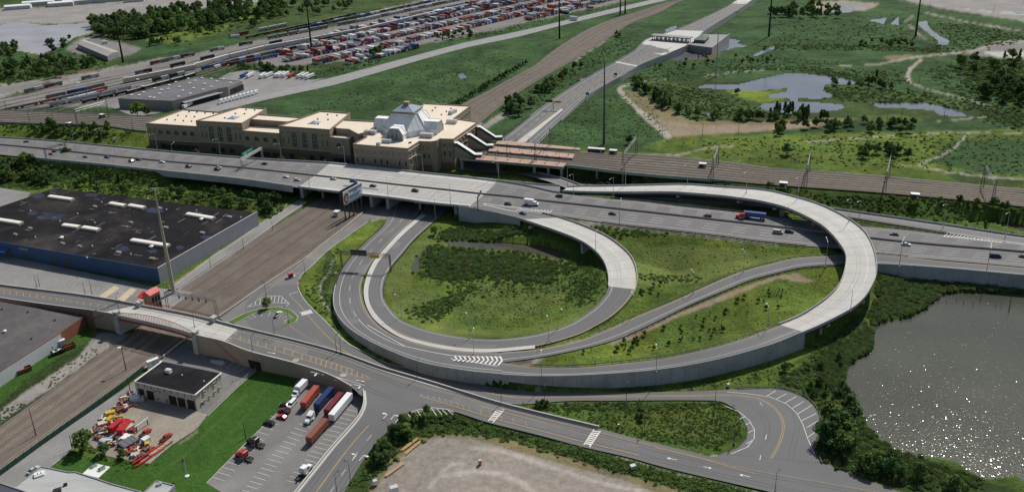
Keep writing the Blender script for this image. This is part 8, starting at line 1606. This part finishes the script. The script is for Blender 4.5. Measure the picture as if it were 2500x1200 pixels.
# ---------------------------------------------------------------- rail yard and container yard
CC = ['rust','blue','white','teal','maroon','dblue','rust','silver','brown','silver','white','grey','maroon','rust','white']
def box_mesh(L, w, h, m, name='container'):
    mb = MB(); mb.box((0,0,h/2), (L,w,h)); mb.box((0,0,h+.03),(L-.6,w-.3,.06))
    for k in range(8):
        for s in (-1,1): mb.box((-L/2+.6+k*(L-1.2)/7, s*w/2, h/2),(.25,.1,h-.3))
    me = bpy.data.meshes.new(name); me.from_pydata(mb.v, [], mb.f); me.materials.append(m); return me
CM = {c: box_mesh(12.2, 2.5, 2.8, PAINTS[c]) for c in set(CC)}; rc = random.Random(5); items = []
a0, b0 = W(757,151,1), W(798,159,1); cdir = (b0-a0).normalized(); crz = math.atan2(cdir.y, cdir.x)
rdir = (W(1093,80,0)-W(768,157,0)); rdir = rdir.normalized()
for k, (su, sv, l0, l1) in enumerate(((848,158,0,110),(848,158,330,620),(768,157,0,760),(694,152,0,800),(737,121,0,800),(772,96,20,800))):
    p = W(su, sv, 0); i = 0; l = l0; skip = 0
    while l < l1:
        l += 2.75
        if rc.random() < .018: l += rc.choice((3, 6, 12))
        c = p+rdir*l+cdir*rc.uniform(-.35,.35)
        if PX(c.x, c.y, 0)[1] < -14: break
        st_ = rc.choices((1,2,3),(7,4,.4))[0]; one = rc.choice(CC)
        for lv in range(st_): items.append((c.x, c.y, lv*2.84+(1.2 if st_ == 1 and rc.random() < .5 else .02), one if rc.random() < .55 else rc.choice(CC), k))
for (u, v) in ((690,133),(700,131),(706,134),(1340,30),(1400,50),(1290,42),(1380,33),(1440,25),(700,127)): c = W(u, v, 0); items.append((c.x, c.y, .02, rc.choice(CC), 8)); items.append((c.x, c.y, 2.86, rc.choice(CC), 8))
items.sort(key=lambda t: t[1]); CN = {'rust':'orange red','dblue':'navy','silver':'light grey','teal':'dark teal'}
for x, y, z, c, k in items[:270]:
    o = bpy.data.objects.new('shipping_container', CM[c]); COL.objects.link(o); o.location = (x, y, z); o.rotation_euler = (0,0,crz); tag(o, f'{CN.get(c, c)} shipping container in the crowded yard behind the county road', 'container', f'{CN.get(c, c)} containers of the crowded yard')
mb = MB(); pal = sorted(set(CC))
for x, y, z, c, k in items[270:]: mb.box((x, y, z+1.4), (12.2,2.5,2.8), crz, pal.index(c))
me = bpy.data.meshes.new('container_stacks'); me.from_pydata(mb.v, [], mb.f); [me.materials.append(PAINTS[c]) for c in pal]; me.polygons.foreach_set('material_index', mb.m); o = bpy.data.objects.new('container_stacks', me); COL.objects.link(o); tag(o, kind='stuff')
def wagon_mesh(kind):
    mb = MB()
    if kind == 'auto': L, w, h = 27, 3.1, 5.6; mb.box((0,0,3.2),(L-.8,w,4.4)); mb.box((0,0,5.5),(L-.8,w*.8,.35),m=1); mb.box((0,0,.95),(L-.4,2.4,.3),m=2); [mb.box((-L/2+2+k*2.55,s*w/2,3.2),(.14,.1,4.2),m=2) for k in range(10) for s in (-1,1)]
    elif kind == 'hopper': L, w, h = 16, 3.1, 4.6; mb.box((0,0,3.1),(L-1.5,w,2.9)); mb.box((0,0,4.6),(L-1.8,w*.45,.3),m=1); mb.box((0,0,1.3),(L-6,1.8,1.),m=2); [mb.box((-L/2+1.5+k*1.6,s*w/2,3.1),(.14,.1,2.8),m=2) for k in range(9) for s in (-1,1)]
    elif kind == 'gondola': L, w, h = 17, 3.1, 3.; mb.box((0,0,2.2),(L-1,w,2.)); mb.box((0,0,3.22),(L-1.6,w-.5,.1),m=1); [mb.box((-L/2+1.5+k*1.7,s*w/2,2.2),(.14,.1,1.9),m=2) for k in range(9) for s in (-1,1)]
    elif kind == 'tank': L, w, h = 16, 3., 4.5; mb.tube((-L/2+.8,0,2.7),(L/2-.8,0,2.7),1.5,n=12); mb.box((0,0,4.3),(1.4,1.,.6),m=1); mb.box((0,0,1.1),(L-.4,2.,.3),m=2)
    else: L, w, h = 20, 3., 4.; mb.box((0,0,1.1),(L-.4,2.7,.4),m=2); mb.box((-4.8,0,2.7),(9,2.5,2.8)); mb.box((5.,0,2.7),(9,2.5,2.8),m=1)
    for s in (-1,1):
        mb.box((s*(L/2-2.2),0,.55),(2.6,2.2,.6),m=2)
        for x in (-.9,.9):
            for y in (-.75,.75): mb.tube((s*(L/2-2.2)+x,y-.08,.48),(s*(L/2-2.2)+x,y+.08,.48),.45,n=8,m=2)
    return mb, L
wag = {}
def wagon(kind, c1, c2):
    k = (kind, c1, c2)
    if k not in wag:
        mb, L = wagon_mesh(kind); me = bpy.data.meshes.new('wagon'); me.from_pydata(mb.v, [], mb.f); [me.materials.append(q) for q in (PAINTS[c1], PAINTS[c2], steel_dark)]; me.polygons.foreach_set('material_index', mb.m); wag[k] = (me, L)
    return wag[k]
def train(pts, kind, cols, name, label, group, gap=0.):
    P = [W(u, v, 0) for u, v in pts]; l = 0; seg = [(P[i+1]-P[i]).length for i in range(len(P)-1)]; T_ = sum(seg)
    def at(s):
        for i, g_ in enumerate(seg):
            if s <= g_ or i == len(seg)-1: return P[i].lerp(P[i+1], s/g_), (P[i+1]-P[i])
            s -= g_
    while l < T_:
        c1, c2 = rc.choice(cols); me, L = wagon(kind, c1, c2)
        if l+L > T_: break
        if rc.random() > gap:
            p, d = at(l+L/2); o = bpy.data.objects.new(name, me); COL.objects.link(o); o.location = (p.x, p.y, .1); o.rotation_euler = (0,0,math.atan2(d.y, d.x)); tag(o, label, 'rail wagon', group)
        l += L+.6
train([(302,204),(453,174),(540,149),(640,124),(887,78),(1067,35),(1240,0)], 'auto', [('silver','white'),('cream','white')], 'car_carrier_wagon', 'tall pale car carrier wagon in the long train through the rail yard', 'pale car carrier wagons')
train([(653,97),(887,52),(1100,6),(1200,-16)], 'hopper', [('silver','white'),('grey','silver')], 'hopper_wagon', 'grey hopper wagon in the train above the pale car carriers', 'grey hopper wagons', .05)
train([(600,95),(720,70),(885,32)], 'gondola', [('black','grey'),('maroon','brown'),('black','black')], 'gondola_wagon', 'dark open wagon on the track along the trees of the rail yard', 'dark open wagons')
train([(200,254),(310,228),(380,212)], 'tank', [('black','grey')], 'tank_wagon', 'black tank wagon left of the depot warehouse', 'black tank wagons'); train([(310,230),(453,192),(490,180)], 'gondola', [('black','grey'),('black','silver')], 'gondola_wagon', 'dark open wagon in the train just above the depot warehouse', 'dark wagons above the depot')
train([(455,190),(540,165),(640,146),(690,137)], 'flat', [('maroon','blue'),('white','maroon'),('grey','blue')], 'container_wagon', 'container wagon between the depot trees and the car carriers', 'container wagons', .1); train([(112,243),(192,226),(272,207)], 'flat', [('dblue','blue'),('grey','grey')], 'container_wagon', 'blue container wagon at the left end of the rail yard', 'blue container wagons', .1)
train([(165,250),(240,232),(300,219)], 'flat', [('white','rust'),('silver','white')], 'container_wagon', 'white container wagon beside the black tank wagons', 'white container wagons', .3); train([(285,192),(420,165),(560,132),(700,101)], 'flat', [('black','black'),('grey','black')], 'flat_wagon', 'low dark wagon on the yard track above the car carriers', 'low dark wagons', .5); train([(780,100),(980,58),(1200,10)], 'gondola', [('grey','grey'),('blue','grey'),('black','grey')], 'gondola_wagon', 'grey open wagon between the hopper and car carrier trains', 'grey open wagons', .2)
train([(330,212),(480,175),(620,142),(760,112),(900,82),(1020,54)], 'flat', [('grey','grey'),('black','silver'),('blue','grey')], 'flat_wagon', 'low grey wagon on the track just below the pale car carriers', 'low grey wagons', .25)
train([(700,79),(880,42),(1050,6),(1150,-14)], 'gondola', [('black','black'),('blue','black'),('grey','black')], 'gondola_wagon', 'dark open wagon on the uppermost through track of the rail yard', 'dark wagons of the uppermost track', .1)
train([(560,93),(640,76),(720,60)], 'hopper', [('silver','white'),('maroon','brown')], 'hopper_wagon', 'hopper wagon beside the trees at the near end of the upper sidings', 'hopper wagons at the upper sidings', .2)
train([(930,66),(1100,30),(1250,-2)], 'flat', [('blue','rust'),('rust','white'),('white','blue'),('dblue','maroon')], 'container_wagon', 'container wagon on the track between the car carriers and the stacked containers', 'container wagons beside the stacks', .05)
train([(60,228),(200,196),(330,168),(480,134),(620,106)], 'flat', [('grey','silver'),('black','grey'),('maroon','grey')], 'flat_wagon', 'grey wagon on the upper left track of the rail yard', 'grey wagons of the upper left track', .5)
train([(120,262),(240,238),(330,216)], 'hopper', [('silver','grey'),('black','grey')], 'hopper_wagon', 'hopper wagon in the short row left of the black tank wagons', 'hopper wagons at the left', .2)
train([(0,275),(110,252),(200,232),(300,208)], 'gondola', [('grey','grey'),('brown','brown'),('dblue','black')], 'gondola_wagon', 'open wagon on the long track near the left edge of the rail yard', 'open wagons near the left edge', .3)
train([(760,66),(900,38),(1020,12),(1090,-3)], 'flat', [('white','silver'),('blue','white')], 'container_wagon', 'container wagon on the upper through track of the rail yard', 'container wagons of the upper track', .25)
train([(20,262),(60,252),(110,240)], 'flat', [('black','grey')], 'flat_wagon', 'low dark wagon near the left edge of the rail yard', 'low dark wagons at the left edge', .2)
train([(1000,42),(1150,12),(1300,-20)], 'auto', [('silver','grey')], 'car_carrier_wagon', 'distant grey car carrier wagon at the top of the rail yard', 'distant car carrier wagons')
mb = MB()
for off in (-26,-18,-9,0,7,15,24,33):
    P = [W(u, v+off*(.35+max(0, 900-u)/900*.75), 0) for u, v in ((-100,292),(302,204),(453,174),(640,124),(887,78),(1067,35),(1240,0),(1500,-55))]
    for a, b_ in zip(P[:-1], P[1:]): n = Vector((-(b_-a).y,(b_-a).x,0)).normalized()*1.2; u_ = Vector((0,0,.32)); mb.quad(a-n+u_, b_-n+u_, b_+n+u_, a+n+u_)
struct(mb.build('yard_tracks', mat('yard_track', (.12,.10,.09), .9, .2, .3)))
# sheds along the far river bank
for k, (u, v, L) in enumerate(((45,22,40),(95,12,50),(150,14,40),(200,8,60),(270,3,50),(330,4,30))):
    t = thing('storage_building', W(u, v, 0), .35, f'long white storage building on the far river bank, {ORD[k]} from the left', 'building', 'white buildings across the river'); mb = MB(); mb.box((0,0,3),(L,18,6)); mb.build('wall', white_wall, t); mb = MB(); [mb.quad((-L/2,s*9.3,6),(L/2,s*9.3,6),(L/2,0,8),(-L/2,0,8)) for s in (-1,1)]; mb.build('roof', white_metal, t)
for (u, v, L, l) in ((212,103,8,'white caravan left of the freight shed'),(236,90,9,'white lorry parked above the freight shed, left one'),(248,88,9,'white lorry parked above the freight shed, right one'),(256,107,7,'white van on the yard of the freight shed'),(207,120,12,'white trailer beside the freight shed'),(574,92,12,'white locomotive like car by the yard track')):
    t = thing('parked_lorry', W(u, v, 0), .5, l, 'lorry'); mb = MB(); mb.box((0,0,2.4),(L,2.5,3)); mb.build('box', PAINTS['white'], t); mb = MB(); mb.box((0,0,.7),(L*.9,1.8,.5)); [mb.tube((x*L,y,.5),(x*L,y+.1,.5),.5,n=8) for x in (-.3,.3) for y in (-1.2,1.1)]; mb.build('chassis', black, t)
# ---------------------------------------------------------------- salvage yard
Z5 = lambda x, y: (140+x/5.714, 940+y/5.714)
def putv(key, f, r, name, label, cat, col, grp='salvage yard vehicles'): a, b_ = W(*f, 1.), W(*r, 1.); d = a-b_; c = (a+b_)/2; c.z = .1; return put(SRC[key] if key in SRC else CARS[key], key, c, math.atan2(d.y, d.x), name, label, cat, grp, col)
for k, (f, r) in enumerate((((905,545),(810,625)),((1005,550),(900,680)),((1095,560),(985,720)),((1330,570),(1120,740)))): putv('box' if k in (0,1) else 'pickup', Z5(*f), Z5(*r), 'flatbed_truck', 'red lorry in the salvage yard, '+('leftmost','second from the left','third from the left','rightmost')[k]+' of the row', 'truck', 'red')
putv('pickup', Z5(1585,660), Z5(1440,780), 'pickup_truck', 'red pickup parked apart at the front of the salvage yard', 'pickup', 'red')
def junk(u, v, size, rzz, m, name, label, cat, tilt=0, h=0.): 
    t = thing(name, W(u, v, .1), rzz, label, cat); mb = MB(); mb.box((0,0,size[2]/2+h), size); [mb.box((x*size[0],0,size[2]+h+.05),(size[0]*.08,size[1],.1)) for x in (-.4,-.1,.2,.42)]; mb.build('load', m, t)
    if h: mb = MB(); [mb.box((x*size[0],y*size[1],h/2),(.15,.15,h)) for x in (-.4,.4) for y in (-.4,.4)]; mb.build('leg', steel_dark, t)
    return t
Y = PAINTS
for a in ((Z5(1190,600),(6.5,.35,.35),1.1,Y['white'],'crane_jib','long white jib lying across the red lorries','jib',0,2.6),(Z5(900,600),(3.4,2.2,1.2),1.,Y['silver'],'steel_tank','pale square tank on the bed of a red lorry','tank',0,1.5),(Z5(1010,640),(4,2.2,.8),1.,Y['cream'],'steel_plate','pale steel plate on a red lorry','plate',0,1.6),(Z5(1240,790),(2.8,2.4,2.),1.,Y['white'],'site_cabin','small white roofed cab in the middle of the salvage yard','cab',0,0),
 (Z5(940,745),(6,3.,.8),-.2,Y['white'],'white_container_lid','white sheet load left of the grey trailer in the salvage yard','load',0,.5),(Z5(720,740),(6.5,3.,1.),1.1,Y['silver'],'grey_skip','long grey skip beside the bush of the salvage yard','skip',0,0),(Z5(1000,830),(6,5,1.4),.9,Y['grey'],'scrap_trailer','dark grey trailer in the salvage yard','trailer',0,.4),
 (Z5(1300,1010),(11,.8,.6),1.02,Y['red'],'red_beam','bright red beam at the front fence of the salvage yard, nearest one','beam',0,0),(Z5(1240,990),(11,.7,.6),1.02,Y['red'],'red_beam','bright red beam at the front fence, second one','beam',0,.3),(Z5(1210,960),(9,.7,.6),1.02,Y['rust'],'red_beam','dull red beam behind the bright red ones','beam',0,0),(Z5(1450,890),(10,1.4,.7),1.05,mat('timber', (.38,.25,.17), .8, .15, 2.),'timber_stack','long stack of brown timber near the lawn fence','timber',0,.3),(Z5(1340,900),(8,.6,.5),1.0,Y['rust'],'rusty_rail','rusty red steel length beside the timber','steel',0,0),
 (Z5(750,430),(3.4,2.,1.8),.4,Y['yellow'],'yellow_machine','yellow machine by the back fence of the salvage yard, upper one','machine',0,.5),(Z5(740,505),(3.2,2.,1.5),1.2,Y['yellow'],'yellow_machine','yellow machine by the back fence of the salvage yard, lower one','machine',0,.5),(Z5(840,480),(4.5,.6,.6),.2,Y['yellow'],'yellow_boom','yellow boom between the yellow machines and the red lorries','boom',0,1.),(Z5(640,560),(3.5,2.5,1.6),.5,Y['cream'],'pale_tank','pale tank below the yellow machines','tank',0,0),
 (Z5(1090,210),(3.6,2.6,2.),.2,Y['white'],'white_tank','white tank beside the garage wall','tank',0,0),(Z5(1180,210),(2.4,2.4,1.8),.2,Y['silver'],'grey_bin','grey bin between the white tank and the garage','bin',0,0),(Z5(1090,280),(3,.8,.5),-.3,Y['yellow'],'yellow_pallet','small yellow pallet in front of the white tank','pallet',0,0),(Z5(1260,850),(1.6,1.6,1.8),.2,Y['yellow'],'yellow_compressor','yellow compressor beside the small white roofed cab','compressor',0,0),(Z5(660,860),(2.5,1.2,1.),1.,Y['yellow'],'yellow_bucket','yellow bucket half hidden in the leaves','bucket',0,0),(Z5(950,945),(1.8,1.4,1.1),.3,Y['orange'],'orange_barrier','orange block by the lower fence of the salvage yard','block',0,0),(Z5(1090,985),(3.,1.8,1.2),.3,Y['silver'],'silver_crate','silver crate at the lower corner of the salvage yard','crate',0,0),(Z5(1060,940),(2.2,1.4,1.),.8,Y['red'],'red_crate','small red crate behind the silver one','crate',0,0)): junk(a[0][0], a[0][1], *a[1:])
rj = random.Random(8); mb = MB(); JC = ['rust','silver','brown','white','brown','black','grey','grey','brown','maroon','cream','rust','teal','yellow']
for poly, n in (([Z5(*q) for q in ((440,700),(560,570),(730,560),(860,640),(1000,760),(1200,830),(1330,870),(1180,1010),(1020,980),(880,900),(620,790))], 330), ([Z5(*q) for q in ((800,330),(900,180),(1040,90),(1110,120),(1060,190),(1020,250),(980,350),(860,390))], 190), ([Z5(*q) for q in ((600,480),(720,380),(850,450),(780,540),(600,560))], 90)):
    for u, v in in_poly_pts(poly, n, rg): p = W(u, v, .1); s = rj.uniform(.3,1.1); mb.box((p.x, p.y, .1+s*.3+rj.random()*.9), (s*rj.uniform(.6,3), s*.6, s*.6), rj.uniform(0, 3), rj.randrange(len(JC)))
me = bpy.data.meshes.new('scrap_heap'); me.from_pydata(mb.v, [], mb.f); [me.materials.append(Y[c]) for c in JC]; me.polygons.foreach_set('material_index', mb.m); o = bpy.data.objects.new('scrap_heap', me); COL.objects.link(o); tag(o, kind='stuff')
# skips behind the works
for (u, v, c, l) in ((60,906,'brown','rust brown skip standing against the white wall, nearest the bottom'),(142,862,'black','black skip filled with white scrap against the white wall'),(168,850,'brown','dark brown skip nearest the brick corner')):
    t = thing('skip', W(u, v, .1), .75, l, 'skip', 'skips along the white wall'); mb = MB(); i = 0; mb.box((0,0,.9),(5.5,2.3,.15)); [mb.box(c_, s_) for c_, s_ in (((0,1.15,1.),(5.6,.12,1.7)),((0,-1.15,1.),(5.6,.12,1.7)),((2.8,0,1.),(.12,2.3,1.7)),((-2.8,0,1.),(.12,2.3,1.7)))]; [mb.box((x,s*1.22,1.),(.15,.1,1.6)) for x in (-2,-1,0,1,2) for s in (-1,1)]; mb.build('bin', PAINTS['brown' if c == 'brown' else 'black'], t)
    if c == 'black': mb = MB(); [mb.box((rj.uniform(-2.3,2.3), rj.uniform(-.8,.8), 1.2+rj.random()*.5),(1.2,.4,.3), rj.uniform(0,3)) for _ in range(16)]; mb.build('scrap', white_metal, t)
for (u, v, l) in ((120,850,'white wall cabinet left of the black skip'),(150,835,'white wall cabinet right of the black skip')): t = thing('cabinet', W(u+3, v+8, 0), .75, l, 'cabinet'); mb = MB(); mb.box((0,0,1.5),(2.6,1.5,3)); mb.build('body', white_wall, t); mb = MB(); mb.box((0,0,3.05),(2.8,1.7,.1)); mb.build('lid', white_metal, t)
t = thing('rail_equipment_box', W(375,892,.05), .75, 'tall white equipment cabinet on a concrete pad beside the tracks and garage', 'cabinet'); mb = MB(); mb.box((0,0,1.7),(5.,1.8,3.)); mb.build('body', white_metal, t); mb = MB(); mb.box((.4,-.2,.12),(7.,3.4,.24)); mb.build('pad', concrete_deck, t); mb = MB(); mb.box((0,-.93,1.6),(1.2,.06,2.4)); mb.box((1.6,-.93,1.6),(1.,.06,2.4)); mb.build('door', hvac, t)
# traffic island in the garage lot, planks and huts on the bare ground
mb = MB(); P = [W(u, v, .08) for u, v in ((512,878),(545,880),(550,886),(538,891),(516,885))]; ar = sum(P[i].x*P[(i+1)%5].y-P[(i+1)%5].x*P[i].y for i in range(5)); P = P if ar > 0 else P[::-1]; mb.prism([(p.x,p.y) for p in P], 0, .25); struct(mb.build('lot_island', concrete_deck))
for (u, v, a, L, l) in ((1002,1083,.9,9,'bundle of yellow planks on the edge of the bare ground, upper one'),(1008,1092,.95,8,'bundle of yellow planks beside the upper one'),(964,1145,.85,9,'long yellow pole lying at the edge of the bare ground')): t = thing('planks', W(u, v, .4), a, l, 'planks'); mb = MB(); [mb.box((rj.uniform(-.5,.5),k*.28-.4,.15+.1*(k%2)),(L,.2,.12)) for k in range(4)]; mb.build('boards', mat('new_timber', (.50,.33,.16), .8, .1, 2.), t)
for (u, v, s, m, l) in ((1172,1131,(1.,1.,1.6),Y['orange'],'small orange machine alone on the bare ground'),(916,1180,(1.6,1.4,1.5),Y['white'],'white box in the bushes left of the bare ground'),(962,1197,(3.,2.,1.8),Y['white'],'white cabin at the bottom edge of the bare ground'),(1545,1142,(2.2,1.6,1.3),mat('pale_green', (.25,.36,.30), .7, .1),'pale green box on the verge of the lower road'),(1778,942,(1.2,1.,1.2),Y['white'],'white and orange marker by the access road at the ramp wall'),(1510,1040,(.8,.8,1.),Y['orange'],'orange barrel in the hairpin island')): t = thing('site_box', W(u, v, .4), .4, l, 'box'); mb = MB(); mb.box((0,0,s[2]/2), s, taper=.85); mb.build('body', m, t); mb = MB(); mb.box((0,0,s[2]+.06),(s[0]*.9,s[1]*.9,.12)); mb.build('lid', hvac, t)
for k, (u, v) in enumerate(((768,507),(784,508),(802,517),(842,520))): pass
mb = MB()
for f0 in (0, .3): P = [W(1861+f0*20,702,.6), W(1880,698,.6), W(1908,686,.6), W(1922,684,.6)]
for a, b_ in zip(P[:-1], P[1:]): mb.tube(a, b_, .4, n=8)
tag(mb.build('pipe', concrete_deck), 'pale pipe lying at the end of the sandy track under the flyover', 'pipe')
# posts standing in the pond
for k, (u, v) in enumerate(((2290,738),(2310,740),(2335,735),(2352,742),(2375,745),(2430,750),(2445,748))): pole(u, v, -1, 2.2, .12, 'stake', 'thin dark stake in the shallow end of the large pond', 'stake', steel_dark, group='stakes in the pond')
